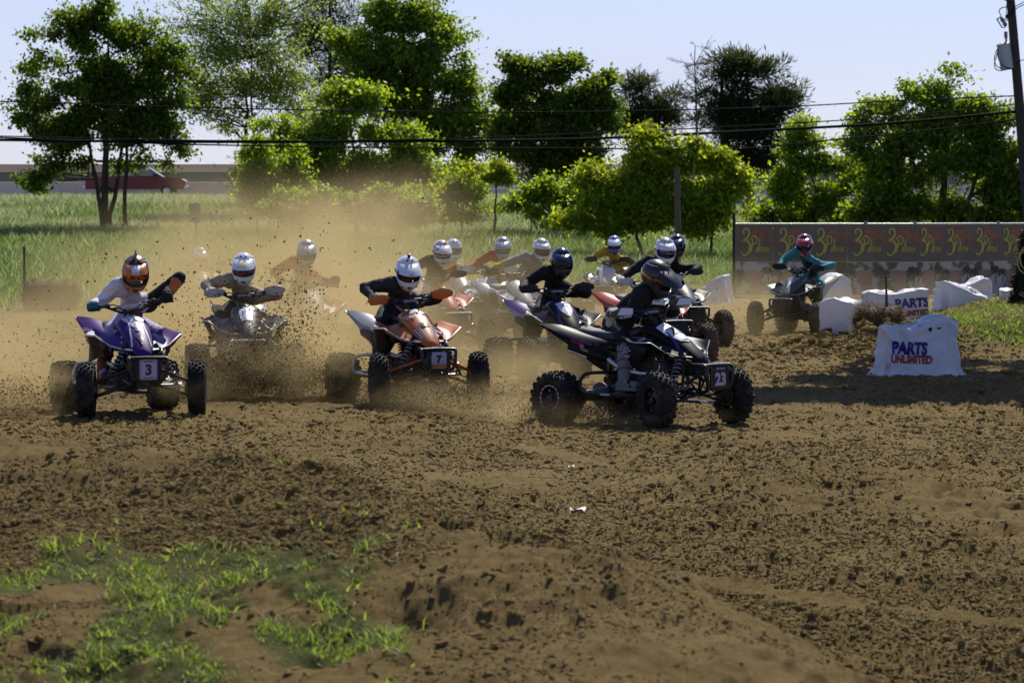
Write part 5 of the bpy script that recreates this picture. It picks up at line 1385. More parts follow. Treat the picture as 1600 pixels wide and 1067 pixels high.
    def sw():
        mb = MB()
        for s_ in (1, -1): mb.add(*tube([(-.22, s_ * .08, .33), (-.45, s_ * .10, .29), (-.62, s_ * .09, .24)], .026, 8))
        mb.add(*box((-.52, 0, .27), (.14, .2, .05), bev=.02)); mb.add(*lathe([(-.42, 0), (-.42, .02), (-.10, .02), (-.10, .05), (.10, .05), (.10, .02), (.42, .02), (.42, 0)], 14, c=(-.62, 0, .238)))
        mb.add(*lathe([(.11, .03), (.11, .115), (.118, .115), (.118, .03)], 28, c=(-.62, 0, .238))); mb.add(*lathe([(-.16, .03), (-.16, .085), (-.152, .085), (-.152, .03)], 24, c=(-.62, 0, .238)))
        return mb.mesh('swing_arm', [M_engine], angle=40)
    mobj('swing_arm', cached('sw', sw), root)
    def exh():
        mb = MB(); mb.add(*tube(spline([(.14, -.02, .60), (.24, -.08, .52), (.20, -.17, .47), (-.05, -.20, .50), (-.24, -.20, .585)], 5), .022, 10), m=0)
        mb.add(*tube([(-.24, -.20, .585), (-.28, -.20, .60), (-.34, -.20, .615), (-.66, -.21, .685), (-.70, -.21, .69)], [.024, .045, .058, .060, .045], 14), m=1); mb.add(*tube([(-.69, -.21, .69), (-.77, -.21, .71)], [.05, .028], 12), m=2)
        return mb.mesh('exhaust', [M_steel, M_blackgloss, M_yellow if c.get('yellow_tip') else M_engine], angle=40)
    mobj('exhaust', cached(('exh', bool(c.get('yellow_tip'))), exh), root)
    # nerf bars
    for s_ in (1, -1):
        def nerf(s_=s_):
            mb = MB()
            mb.add(*tube(spline([(.30, s_ * .14, .27), (.28, s_ * .40, .28), (.22, s_ * .455, .285), (-.20, s_ * .47, .29), (-.33, s_ * .46, .31), (-.36, s_ * .44, .40), (-.32, s_ * .40, .46), (-.22, s_ * .25, .47), (-.20, s_ * .14, .46)], 6), .0165, 8))
            mb.add(*tube([(-.26, s_ * .14, .28), (-.30, s_ * .45, .30)], .014, 8)); mb.add(*tube([(.0, s_ * .14, .26), (.0, s_ * .46, .285)], .013, 8))
            return mb.mesh('nerf_bar', [c['nerf']], angle=60)
        no = mobj('nerf_bar', cached(('nerf', s_, c['nerf'].name), nerf), root)
        def net(s_=s_):
            mb = MB()
            for k in range(6): mb.add(*tube([(-.02 - k * .045, s_ * .15, .275), (-.02 - k * .045, s_ * .46, .288)], .004, 4))
            for k in range(6): mb.add(*tube([(.0, s_ * (.17 + .05 * k), .277), (-.28, s_ * (.17 + .05 * k), .285)], .004, 4))
            mb.add(*box((.04, s_ * .24, .29), (.06, .15, .03), bev=.008)); return mb.mesh('foot_peg', [M_black])
        mobj('foot_peg', cached(('net', s_), net), root)
    # bumper and number plate
    def bmp():
        mb = MB()
        mb.add(*tube(spline([(.60, .10, .56), (.80, .16, .565), (.875, .175, .56), (.90, .175, .52), (.90, .16, .40), (.86, .12, .345), (.76, .10, .31)], 5), .0165, 8))
        mb.add(*tube(spline([(.60, -.10, .56), (.80, -.16, .565), (.875, -.175, .56), (.90, -.175, .52), (.90, -.16, .40), (.86, -.12, .345), (.76, -.10, .31)], 5), .0165, 8))
        mb.add(*tube([(.872, -.175, .562), (.885, 0, .566), (.872, .175, .562)], .0165, 8)); mb.add(*tube([(.87, -.13, .36), (.87, .13, .36)], .014, 8))
        return mb.mesh('bumper', [c['bumper']], angle=60)
    bo = mobj('bumper', cached(('bmp', c['bumper'].name), bmp), root)
    mb = MB(); mb.add(*box((.895, 0, .455), (.012, .25, .18), bev=.006)); bo2 = mb.build('bumper_panel', M_black, bo, angle=30)
    if plate:
        pc, num, ink, w_, h_ = plate['c'], plate['num'], plate['ink'], plate['w'], plate['h']
        pr = MB(); P0 = Vector((.903, 0, .458)); ux = Vector((0, 1, 0)); uy = Vector((0, 0, 1))
        decal(pr, rrect(w_, h_, .018), P0, ux, uy, 0, off=.001)
        if plate.get('ring'):
            decal(pr, rrect(w_ * .9, h_ * .9, .014), P0, ux, uy, 1, off=.003); decal(pr, rrect(w_ * .86, h_ * .86, .013), P0, ux, uy, 0, off=.005)
        if plate.get('band') is not None: decal(pr, rect(w_ * .94, h_ * .2), P0 - uy * h_ * .36, ux, uy, 2, off=.004)
        decal(pr, text_geo(num, h_ * plate.get('s', .72), 0, .05), P0 + uy * h_ * plate.get('up', 0), ux, uy, 1, off=.007)
        if plate.get('top'): decal(pr, text_geo(plate['top'], h_ * .13, 0, .02), P0 + uy * h_ * .41, ux, uy, 1, off=.007)
        if plate.get('bot'): decal(pr, text_geo(plate['bot'], h_ * .10, 0, .02), P0 - uy * h_ * .40, ux, uy, 1, off=.007)
        pr.build('number_plate', [pc, ink, plate.get('band') or ink], bo, smooth=False)
    if plate and plate.get('bar'):
        pr = MB(); decal(pr, text_geo(plate['bar'], .034, 0, .02), (.886, 0, .583), (0, 1, 0), (-.7, 0, .7), 0, off=.002); pr.build('bar_lettering', M_inkw, bo, smooth=False)
    # handlebar, turned about the steering axis
    SM = steer_matrix(steer)
    def hbar():
        mb = MB()
        mb.add(*tube(spline([(.02, -.39, 1.045), (.03, -.26, 1.04), (.10, -.13, .985), (.13, -.07, .965), (.13, .07, .965), (.10, .13, .985), (.03, .26, 1.04), (.02, .39, 1.045)], 6), .0125, 8))
        mb.add(*tube([(.07, -.17, 1.01), (.075, .17, 1.01)], .0105, 8)); mb.add(*tube([(.14, 0, .96), (.22, 0, .80), (.34, 0, .56)], .019, 8))
        for y in (-.05, .05): mb.add(*box((.135, y, .965), (.05, .035, .06), bev=.008))
        for s_ in (1, -1):
            mb.add(*tube([(.06, s_ * .21, 1.035), (.085, s_ * .26, 1.03), (.085, s_ * .38, 1.025)], .006, 6)); mb.add(*box((.055, s_ * .215, 1.04), (.05, .05, .04), bev=.01))
            mb.add(*tube(spline([(.06, s_ * .215, 1.03), (.16, s_ * .15, 1.05), (.22, s_ * .06, .98), (.26, s_ * .05, .82)], 5), .006, 6))
        return mb.mesh('handlebar', [M_frame], angle=60)
    ho = mobj('handlebar', cached('hbar', hbar), root); ho.matrix_local = SM
    for s_ in (1, -1):
        mb = lambda s_=s_: MB().add(*lathe([(-.065, 0), (-.065, .021), (-.058, .023), (.05, .017), (.055, .022), (.06, 0)], 12, c=(.02, s_ * .345, 1.045))).mesh('grip', [M_black])
        mobj('grip', cached(('grip', s_), mb), ho)
    def pad():
        mb = MB(); mb.add(*box((.075, 0, 1.012), (.055, .24, .05), bev=.016), m=0); decal(mb, text_geo(C.get('pad', 'RENTHAL'), .034, 0, .012), (.104, 0, 1.014), (0, 1, 0), (0, 0, 1), 1, off=.001)
        decal(mb, text_geo(C.get('pad', 'RENTHAL'), .034, 0, .012), (.075, 0, 1.039), (0, 1, 0), (-1, 0, 0), 1, off=.001)
        return mb.mesh('bar_pad', [C.get('padc', M_black), M_inkw], angle=40)
    mobj('bar_pad', pad(), ho)
    if c['guard']:
        for s_ in (1, -1):
            def gd(s_=s_):
                mb = MB(); P = []
                for i in range(9):
                    a = math.pi * (i / 8); row = []
                    for j in range(5):
                        w_ = j / 4 - .5; hh = .100 * math.sin(math.pi * (.13 + .77 * i / 8)) ** .8
                        row.append((.02 + .125 * math.sin(a * .62 + .35) - .01 * abs(w_), s_ * (.21 + .215 * i / 8), 1.045 + w_ * hh + .01))
                    P.append(row)
                if s_ > 0: P = P[::-1]
                mb.add(*sheet(P, .005)); mb.add(*tube([P[0][2], (.03, P[0][2][1], 1.045)], .008, 6)); mb.add(*tube([P[-1][2], (.02, P[-1][2][1], 1.045)], .008, 6))
                return mb.mesh('hand_guard', [c['guard']], angle=50)
            go = mobj('hand_guard', cached(('gd', s_, c['guard'].name), gd), ho)
            if C.get('guard_print'):
                mb_ = MB(); decal(mb_, poly2([(-.085, -.02), (.075, -.035), (.09, .02), (-.03, .038)]), (.148, s_ * .31, 1.062), (0, 1, 0), (-.25, 0, 1), 0, off=.006)
                decal(mb_, text_geo('ACERBIS', .034, .2, .01), (.150, s_ * .31, 1.018), (0, 1, 0), (-.1, 0, 1), 0, off=.004); mb_.build('guard_print', C['guard_print'], go, smooth=False)
    # printed graphics: decals pressed onto hood
    def hdec(geo, x, y, m_, name='graphic', rot=0.0, off=.003, maxe=.03, par=None, z=1.1):
        mb_ = MB(); n_up = Vector((.42, 0, .9)); ux = Vector((0, 1, 0)); uy = Vector((-.9, 0, .42))
        if rot: Mx = Matrix.Rotation(rot, 3, n_up); ux = Mx @ ux; uy = Mx @ uy
        base = Vector((x, y, .84 - (x - .2) * .42))
        decal(mb_, geo, base, ux, uy, 0, hb, off, maxe); return mb_.build(name, m_, hd, smooth=True)
    if hood_no:
        for (geo, x, y, m_, rot, off) in hood_no: hdec(geo, x, y, m_, rot=rot, off=off)
    def side_dec(geo, p, ux, uy, m_, par, name='graphic', off=.012):
        mb_ = MB(); decal(mb_, geo, p, ux, uy, 0, off=off); mb_.build(name, m_, par, smooth=False)
    if extra: extra(root, side_dec)
    root['_h'] = h
    return root
# ------------------------------------------------------------------ riders
def fabric(name, col_, rough=.8, sheen=0.0, dirt=.12): return mat(name, col_, rough, noise=.12, nscale=5, bump=.55, bscale=16, sheen=sheen, dirt=dirt * .6, spec=.22, dirtcol=[min(c * 2.5 + .03, 1) * q for c, q in zip(col_, (.75, .68, .55))])
J = {'white': fabric('white_jersey', (.62, .60, .66)), 'black': fabric('black_jersey', (.014, .014, .017), dirt=.05), 'charcoal': fabric('charcoal_jersey', (.030, .031, .036), dirt=.10),
     'tan': fabric('dusty_jersey', (.33, .27, .18), dirt=.5), 'orange': fabric('orange_jersey', (.50, .15, .05), dirt=.3), 'teal': fabric('teal_jersey', (.045, .23, .27), dirt=.05),
     'yellow': fabric('yellow_jersey', (.46, .30, .03), dirt=.15), 'grey': fabric('grey_jersey', (.20, .20, .21), dirt=.15), 'red': fabric('red_jersey', (.42, .06, .04), dirt=.2),
     'lilac': fabric('lilac_pants', (.42, .38, .58), dirt=.2), 'green': fabric('green_jersey', (.10, .32, .03)), 'brownboot': fabric('brown_boot', (.20, .075, .03), dirt=.4), 'gloveblue': fabric('blue_glove', (.03, .12, .20)),
     'glovewhite': fabric('pale_glove', (.52, .52, .50)), 'gloveblack': fabric('black_glove', (.018, .018, .02)), 'bootblack': fabric('black_boot', (.022, .022, .024), dirt=.25), 'bootwhite': fabric('white_boot', (.17, .17, .18), dirt=.4)}
M_skin = mat('skin', (.42, .25, .18), .55, bump=.1)
M_lens = mat('mirror_lens', (.20, .12, .06), .06, metal=.85)
M_lens_o = mat('orange_lens', (.55, .16, .03), .08, metal=.8)
M_lens_b = mat('blue_lens', (.12, .14, .35), .06, metal=.85)
M_lens_k = mat('smoke_lens', (.035, .035, .035), .06, spec=.8)
M_gframe = mat('goggle_frame', (.02, .02, .022), .4)
H = {'white': mat('white_helmet', (.74, .74, .76), .18, coat=.6, dirt=.05), 'black': mat('black_helmet', (.012, .012, .016), .2, coat=.7, dirt=.05), 'matte': mat('matte_black_helmet', (.022, .022, .024), .38, coat=.1, dirt=.08),
     'navy': mat('navy_helmet', (.006, .008, .026), .16, coat=.8, dirt=.04), 'silver': mat('silver_helmet', (.42, .43, .44), .25, metal=.35, coat=.4, dirt=.12), 'orange': mat('orange_helmet', (.62, .16, .02), .22, coat=.6), 'red': mat('red_helmet', (.48, .03, .05), .2, coat=.6),
     'blue': mat('blue_helmet', (.10, .11, .48), .2, coat=.5), 'grey': mat('grey_helmet', (.10, .10, .11), .25, coat=.5), 'yellow': mat('yellow_print_helmet', (.70, .60, .08), .3)}

def cone_cap(a, b, ra, rb, seg=14, flat=1.0, side=None):
    """a closed tapered limb segment with round ends"""
    a, b = Vector(a), Vector(b); t = (b - a); L = t.length; t = t.normalized() if L > 1e-6 else Vector((0, 0, 1))
    n1 = side if side is not None else t.orthogonal(); n1 = (n1 - t * n1.dot(t)).normalized(); n2 = t.cross(n1)
    rings = []
    for k in range(5): an = -math.pi / 2 + (k + .35) / 5 * math.pi / 2; rings.append((math.sin(an) * ra, math.cos(an) * ra))
    rings.append((0, ra)); rings.append((L, rb))
    for k in range(5): an = (k + .65) / 5 * math.pi / 2; rings.append((L + math.sin(an) * rb, math.cos(an) * rb))
    secs = [[a + t * h + (n1 * math.cos(q) + n2 * math.sin(q) * flat) * r for q in [2 * math.pi * i / seg for i in range(seg)]] for h, r in rings]
    return loft(secs)
def remesh(mb, name, voxel, smooth=4, mats=None):
    me = bpy.data.meshes.new('tmp'); me.from_pydata(mb.v, [], mb.f); o = bpy.data.objects.new('tmp', me); col.objects.link(o)
    m = o.modifiers.new('r', 'REMESH'); m.mode = 'VOXEL'; m.voxel_size = voxel; m.use_smooth_shade = True
    s_ = o.modifiers.new('s', 'SMOOTH'); s_.iterations = smooth; s_.factor = .5
    dg = bpy.context.evaluated_depsgraph_get(); dg.update()
    out = bpy.data.meshes.new_from_object(o.evaluated_get(dg), depsgraph=dg); out.name = name
    bpy.data.objects.remove(o); bpy.data.meshes.remove(me)
    for q in (mats or []): out.materials.append(q)
    return out
def two_bone(a, b, l1, l2, pole):
    a, b = Vector(a), Vector(b); d = b - a; D = d.length
    if D > (l1 + l2) * .995: k = l1 / (l1 + l2); return a + d * k
    D = max(D, abs(l1 - l2) + .01); x = (l1 * l1 - l2 * l2 + D * D) / (2 * D); h = math.sqrt(max(0, l1 * l1 - x * x)); t = d.normalized()
    p = Vector(pole); p = (p - t * p.dot(t)).normalized()
    return a + t * x + p * h

def glove_mesh(side, key):
    """hand closed round the grip, in the bar's frame: the grip runs along Y through (0,0,0)"""
    mb = MB(); s = side
    mb.add(*cone_cap((-.075, 0, .020), (-.012, 0, .032), .036, .038, flat=.62, side=Vector((0, 1, 0))))
    mb.add(*cone_cap((-.045, -.018, .026), (-.045, .018, .026), .034, .034, flat=.8))
    for k, L in enumerate((1.0, 1.06, 1.0, .86)):
        y = s * (-.036 + k * .024)
        p0 = Vector((-.015, y, .036)); p1 = Vector((.030, y, .022 * L + .008)); p2 = Vector((.036, y, -.012 * L)); p3 = Vector((.008, y, -.032 * L))
        for a, b, r0, r1 in ((p0, p1, .0125, .0115), (p1, p2, .0115, .0108), (p2, p3, .0108, .0098)): mb.add(*cone_cap(a, b, r0, r1, 10))
    t0 = Vector((-.055, -s * .036, .012)); t1 = Vector((-.022, -s * .060, -.004)); t2 = Vector((.004, -s * .052, -.030))
    mb.add(*cone_cap(t0, t1, .015, .0135, 10)); mb.add(*cone_cap(t1, t2, .0135, .011, 10))
    mb.add(*cone_cap((-.115, 0, .012), (-.06, 0, .02), .030, .034, flat=.85, side=Vector((0, 1, 0))))
    return remesh(mb, 'glove', .0078, 2)
G_mesh = {s: glove_mesh(s, 'glove') for s in (1, -1)}

def helmet(root, c, look, C, sc=1.0):
    """off-road helmet: shell, chin bar, peak, goggles. Local +X is forward. c: centre of the skull, look: matrix"""
    hs = C['shell']; ac = C.get('accent', hs); pk = C.get('peak', hs); ch = C.get('chin', hs)
    def R_(az, el):
        """surface distance by azimuth and elevation"""
        ca = math.cos(az) * math.cos(el); sa = math.sin(az) * math.cos(el); se = math.sin(el)
        a, b_, g = .150, .126, .140
        r = 1 / math.sqrt((ca / a) ** 2 + (sa / b_) ** 2 + (se / g) ** 2)
        if ca < 0: r *= 1 + .06 * ca * ca
        f_ = max(0, math.cos(az)) ** 1.6
        lo = min(1, max(0, (-el - R(8)) / R(22)))
        r += .075 * f_ * lo
        if el < -R(35): r *= 1 + .10 * (-el - R(35))
        return r
    def pt(az, el, k=0.0): r = R_(az, el) + k; return Vector((math.cos(az) * math.cos(el) * r, math.sin(az) * math.cos(el) * r, math.sin(el) * r))
    na, ne = 48, 26; els = [R(-62 + (152) * j / ne) for j in range(ne + 1)]
    v = []; f = []; mi = []
    for j in range(ne + 1):
        for i in range(na): v.append(pt(2 * math.pi * i / na - math.pi, els[j]))
    def port(az, el):
        t, b_ = R(15), R(-24); return abs(az) < R(64) and b_ + R(6) * (abs(az) / R(64)) ** 2 < el < t - R(5) * (abs(az) / R(64)) ** 2
    for j in range(ne):
        for i in range(na):
            az = 2 * math.pi * (i + .5) / na - math.pi; el = (els[j] + els[j + 1]) / 2
            if port(az, el): continue
            f.append((j * na + i, j * na + (i + 1) % na, (j + 1) * na + (i + 1) % na, (j + 1) * na + i))
            m_ = 0
            if el < R(-24) and abs(az) < R(70): m_ = 1
            elif C.get('bands') and abs(abs(az) - R(38) - el * .35) < R(12) and el > R(14): m_ = 2
            elif C.get('side') and R(64) < abs(az) < R(120) and R(-20) < el < R(22) and (el < R(-4) + .5 * (abs(az) - R(64))): m_ = 2
            elif C.get('patches') and math.sin(az * 5 + el * 6) + math.sin(el * 9 - az * 3) > .75: m_ = 2
            mi.append(m_)
    mats_ = [hs, ch, ac, M_gframe]
    mb = MB(); mb.add(v, f, mi)
    # inner liner
    v2 = [p * .93 for p in v]; f2 = [tuple(reversed((j * na + i, j * na + (i + 1) % na, (j + 1) * na + (i + 1) % na, (j + 1) * na + i))) for j in range(ne) for i in range(na) if not port(2 * math.pi * (i + .5) / na - math.pi, (els[j] + els[j + 1]) / 2)]
    mb.add(v2, f2, 3)
    mb.add(v[:na] + v2[:na], [(i, (i + 1) % na, (i + 1) % na + na, i + na)[::-1] for i in range(na)], 3)
    # port rim
    rim = []
    for k in range(40):
        t = 2 * math.pi * k / 40; az = math.copysign(abs(math.cos(t)) ** .6, math.cos(t)) * R(65); el = R(-4.5) + math.copysign(abs(math.sin(t)) ** .7, math.sin(t)) * R(20)
        rim.append(pt(az, el, .002))
    mb.add(*tube(rim, .0075, 6, closed=True), m=C.get('rim_idx', 0))
    # vents and ridges
    mb.add(*box(pt(0, R(-34), -.002), (.018, .045, .022), bev=.006), m=3)
    for s_ in (1, -1):
        mb.add(*box(pt(s_ * R(24), R(-36), 0), (.014, .03, .012), rot=Euler((0, 0, s_ * .5)), bev=.004), m=3)
        mb.add(*box(pt(s_ * R(20), R(58), .0), (.05, .016, .010), rot=Euler((0, -1.0, s_ * .3)), bev=.004), m=3)
        mb.add(*tube([pt(s_ * R(a), R(e), .001) for a, e in ((150, 30), (120, 36), (90, 44), (60, 54))], [.003, .008, .008, .003], 6), m=0)
    me = mb.mesh('helmet', mats_, angle=50); ho = mobj('helmet', me, root); ho.matrix_local = Matrix.Translation(c) @ look @ Matrix.Scale(sc, 4)
    # peak
    if C.get('peak_on', True):
        P = []
        for i in range(13):
            t = i / 12 - .5; az = t * R(124); row = []
            for j in range(8):
                w = j / 7; b0 = pt(az, R(42), .006)
                ext = .165 * (1 - .30 * (2 * abs(t)) ** 2.4) * C.get('peak_len', 1)
                dirv = Vector((1, t * .35, -.40 + .06 * (2 * t) ** 2))
                p = b0 + dirv * ext * w; p.z += .020 * math.sin(w * 2.6) - .035 * (2 * t) ** 2 * w; p.y *= 1 + .06 * w
                row.append(p)
            P.append(row)
        mb = MB(); mb.add(*sheet(P[::-1], .006)); po = mb.build('peak', [pk], ho, angle=50)
        if C.get('peak_print'):
            mb = MB(); bv = bvh_of(po.data)
            for (g, x, y, off) in C['peak_print']: decal(mb, g, (x, y, .1), (0, 1, 0), (-1, 0, .15), 0, bv, off, maxe=.02)
            mb.build('peak_print', C.get('print_mat', M_inkk), po)
    # goggles
    P = []
    for i in range(17):
        az = R(-56 + 112 * i / 16); row = []
        for j in range(7):
            el = R(-19 + 29 * j / 6); nose = .5 + .5 * math.cos(min(abs(az) / R(16), 1) * math.pi)
            if j == 0: el += R(7) * nose
            row.append(pt(az, el, -.016 - .075 * min(1, max(0, (-el - R(8)) / R(22))) * max(0, math.cos(az)) ** 1.6 + .012))
        P.append(row)
    mb = MB(); mb.add(*sheet(P[::-1], .004)); lo = mb.build('goggle_lens', [C.get('lens', M_lens)], ho, angle=60)
    edge = [r[0] for r in P] + [P[-1][j] for j in range(1, 7)] + [r[-1] for r in P[::-1][1:]] + [P[0][j] for j in range(5, 0, -1)]
    mb = MB(); mb.add(*tube(edge, .0085, 6, closed=True)); mb.build('goggle_frame', [C.get('gframe', M_gframe)], lo)
    for s_ in (1, -1):
        mb = MB(); st = [[pt(s_ * R(a), R(-4 + e * 4.5), .003) for e in (-1, 0, 1)] for a in range(58, 182, 12)]; mb.add(*sheet(st if s_ > 0 else st[::-1], .002)); mb.build('goggle_strap', [C.get('strap', M_gframe)], ho)
    if C.get('mohawk'):
        mb = MB()
        for k in range(7): mb.add(*tube([pt(math.pi if e > 90 else 0, R(180 - e if e > 90 else e), 0) for e in (55 + k * 9, )] + [pt(math.pi if 55 + k * 9 > 90 else 0, R(180 - (55 + k * 9) if 55 + k * 9 > 90 else 55 + k * 9), .045) + Vector((-.012, 0, 0))], [.016, .002], 6))
        mb.build('mohawk_strip', [H['grey']], ho)
    if C.get('crown'):
        mb = MB(); bv = bvh_of(me); pts = []
        n = 5
        for i in range(n * 2 + 1):
            x = -.075 + .15 * i / (n * 2); pts.append((x, (.038 if i % 2 else .004)))
        g = pts + [(.075, -.03), (-.075, -.03)]
        # a pointed crown printed on the brow
        tri = [(g[i], g[i + 1], (g[i + 1][0], -.03), (g[i][0], -.03)) for i in range(n * 2)]
        for q in tri: decal(mb, poly2(list(q)[::-1]), (.0, 0, .115), (0, 1, 0), (-.45, 0, .8), 0, bv, .0035, maxe=.02)
        mb.build('crown_print', [C['crown']], ho)
    if C.get('cam'):
        mb = MB(); mb.add(*box(pt(0, R(82), .022), (.05, .032, .034), bev=.008)); mb.build('camera', [M_black], ho)
    return ho

def rider(label, q, hpx, colors, hc, hx=-.10, seat=.93, look_yaw=0.0, look_pitch=12, steer=0.0, hands=(1, 1), elbow=(.35, .35), sc=1.0, boots='bootblack', gloves=('gloveblack', 'gloveblack'), pants='black', pel_x=None, front=None, voxel=.027, knee=1.0, poles=None, elbow_px=None, armlen=1.0, guard=False, lean=0.0):
    """q: the quad; hpx: pixel of the middle of the helmet; hx: how far forward the head is on the quad"""
    bpy.context.view_layer.update()
    Mq = q.matrix_world.copy() if q.matrix_world != Matrix() else None
    Mq = Matrix.Translation(q.location) @ q.rotation_euler.to_matrix().to_4x4(); Mi = Mq.inverted()
    hx -= .07
    cam_o = Mi @ Vector((0, 0, CAMZ)); dr = (Mi.to_3x3() @ ray(*hpx)); t = (hx - cam_o.x) / dr.x; hc_l = cam_o + dr * t      # head centre in the quad's frame
    root = empty('person', Mq @ Vector((-.25, 0, .2))); root.rotation_euler = q.rotation_euler; tag(root, label, 'rider', 'riders of the racing quads')
    L = lambda p: Vector(p) - Vector((-.25, 0, .2))          # quad frame -> person frame
    head = hc_l
    neck = head + Vector((-.105, 0, -.195))
    # pelvis: keep the back .50 long
    py0 = max(-.30, min(.30, head.y * 1.0 + lean)); pel = Vector((-.34 if pel_x is None else pel_x, py0, seat)); bk = .50
    for _ in range(30):
        dd = (neck - pel); e = dd.length - bk
        pel += Vector((dd.normalized().x * e * .8, dd.normalized().y * e * .5, dd.normalized().z * e * .25)); pel.z = max(.865, min(1.08, pel.z)); pel.x = max(-.62, min(-.12, pel.x)); pel.y = py0
    neck = pel + (neck - pel).normalized() * min((neck - pel).length, .60)
    up = (neck - pel).normalized(); side = Vector((0, 1, 0)); side = (side - up * side.y).normalized(); fwd = side.cross(up)
    if fwd.x < 0: fwd = -fwd
    mb = MB()
    # torso: elliptical sections along a slightly arched back
    secs = []; prof = [(-.10, .095, .10), (-.04, .155, .130), (.04, .172, .135), (.16, .160, .128), (.28, .178, .135), (.40, .200, .140), (.48, .190, .122), (.54, .110, .085), (.58, .060, .062), (.66, .055, .060)]
    Lb = (neck - pel).length
    for h_, a, b_ in prof:
        k = h_ / .52; cpos = pel + up * (k * Lb) - fwd * .05 * math.sin(math.pi * max(0, min(1, k)))
        secs.append([cpos + side * a * math.cos(t_) + fwd * b_ * math.sin(t_) for t_ in [2 * math.pi * i / 20 for i in range(20)]])
    mb.add(*loft(secs)); mb.add(*cone_cap(neck - up * .02, head - Vector((.01, 0, .03)), .058, .07)); mb.add(*cone_cap(head + Vector((0, 0, -.03)), head + Vector((.0, 0, .03)), .085, .085))
    SM = steer_matrix(steer); bones = []; hand = {}
    for s_ in (1, -1):
        sh = pel + up * (.43 / .52 * Lb) + side * s_ * .225
        g = SM @ (GRIP[s_] + Vector((-.075, 0, .028)))
        i_ = 0 if s_ > 0 else 1
        pole = Vector((-.35, s_ * 1.0, -.95 + 1.2 * elbow[i_]))
        if poles and poles[i_]: pole = Vector(poles[i_])
        if hands[i_] != 1: g = Vector(hands[i_])
        reach = (g - sh).length
        if reach > .535: sh = sh + (g - sh).normalized() * min(.10, reach - .53)
        el = two_bone(sh, g, .285 * armlen, .255 * armlen, pole); hand[s_] = (g, el)
        if elbow_px and elbow_px[i_]: e_ = elbow_px[i_]; el = Mi @ W(e_[0], e_[1], (Mq @ g).y + e_[2]); hand[s_] = (g, el)
        mb.add(*cone_cap(sh - side * s_ * .06, sh, .092, .084)); mb.add(*cone_cap(sh, el, .078, .060, flat=1.0)); mb.add(*cone_cap(el, g, .061, .038))
        bones += [(sh, el, 'arm', s_), (el, g, 'fore', s_)]
        hip = pel + side * s_ * .095 + Vector((.0, 0, -.03)); ank = PEG[s_] + Vector((-.05, 0, .10))
        dd = (ank - hip).length
        kn = two_bone(hip, ank, .43, .43, Vector((1.0, s_ * .55 * knee, .35))); 
        mb.add(*cone_cap(hip, hip.lerp(kn, .3), .098, .098)); mb.add(*cone_cap(hip.lerp(kn, .25), kn, .098, .066)); mb.add(*cone_cap(kn, kn.lerp(ank, .4), .068, .064)); mb.add(*cone_cap(kn.lerp(ank, .35), ank, .062, .048)); mb.add(*cone_cap(ank, ank + Vector((.12, s_ * .01, -.055)), .045, .04))
        bones += [(hip, kn, 'thigh', s_), (kn, ank, 'shin', s_)]; hand[('leg', s_)] = (kn, ank)
    mb.v = [tuple(L(p)) for p in mb.v]
    cm = colors if isinstance(colors, dict) else {'body': colors}
    mats_ = [J[cm['body']], J[pants], J[cm.get('arm_l', cm.get('arm', cm['body']))], J[cm.get('arm_r', cm.get('arm', cm['body']))], J[cm.get('chest', cm['body'])], M_skin, J[cm.get('cuff_l', cm.get('cuff', cm.get('arm_l', cm.get('arm', cm['body']))))], J[cm.get('cuff_r', cm.get('cuff', cm.get('arm_r', cm.get('arm', cm['body']))))]]
    me = remesh(mb, 'body', voxel, 4, mats_)
    n = len(me.polygons); ce = np.empty(n * 3); me.polygons.foreach_get('center', ce); ce = ce.reshape(-1, 3) + np.array((-.25, 0, .2))
    def segd(a, b):
        a = np.array(a[:]); b = np.array(b[:]); ab = b - a; t_ = np.clip(((ce - a) @ ab) / (ab @ ab), 0, 1); return np.linalg.norm(ce - a - t_[:, None] * ab, axis=1), t_
    D = []; D.append(segd(pel, neck)[0] - .13)
    names = [('torso', 0)]
    for a, b, nm, s_ in bones: D.append(segd(a, b)[0] - {'arm': .065, 'fore': .045, 'thigh': .085, 'shin': .055}[nm]); names.append((nm, s_))
    D.append(segd(neck + up * .03, head)[0] - .05); names.append(('head', 0))
    D = np.array(D); w = D.argmin(0); idx = np.zeros(n, int)
    tt = ((ce - np.array(pel[:])) @ np.array(up[:])) / Lb; fr = (ce - np.array(pel[:])) @ np.array(fwd[:]); sd = (ce - np.array(pel[:])) @ np.array(side[:])
    for i, (nm, s_) in enumerate(names):
        k = w == i
        if nm == 'torso': idx[k] = np.where(tt[k] < .16, 1, np.where((fr[k] > .02) & (np.abs(sd[k]) < .13) & (tt[k] < .92), 4, np.where((sd[k] > .09), 2, np.where(sd[k] < -.09, 3, 0))))
        elif nm == 'arm': idx[k] = 2 if s_ > 0 else 3
        elif nm == 'fore': idx[k] = 6 if s_ > 0 else 7
        elif nm in ('thigh', 'shin'): idx[k] = 1
        else: idx[k] = 5
    if cm.get('half'):        # jersey of two colours, split down the middle
        k = (w == 0) & (tt > .16); idx[k] = np.where(sd[k] > -.085, 2, 3)
    me.polygons.foreach_set('material_index', idx.astype(np.int32))
    # wrinkles
    co = np.empty(len(me.vertices) * 3); me.vertices.foreach_get('co', co); co = co.reshape(-1, 3); no = np.empty(len(me.vertices) * 3); me.vertex_normals.foreach_get('vector', no); no = no.reshape(-1, 3)
    wr = (1 - np.abs(fbm(co[:, 0] * 13 + co[:, 2] * 9, co[:, 1] * 13 - co[:, 2] * 12, 7, 3) - .5) * 4).clip(-.5, 1) * .012 - .004
    me.vertices.foreach_set('co', (co + no * wr[:, None]).ravel()); me.update()
    bo = mobj('body', me, root)
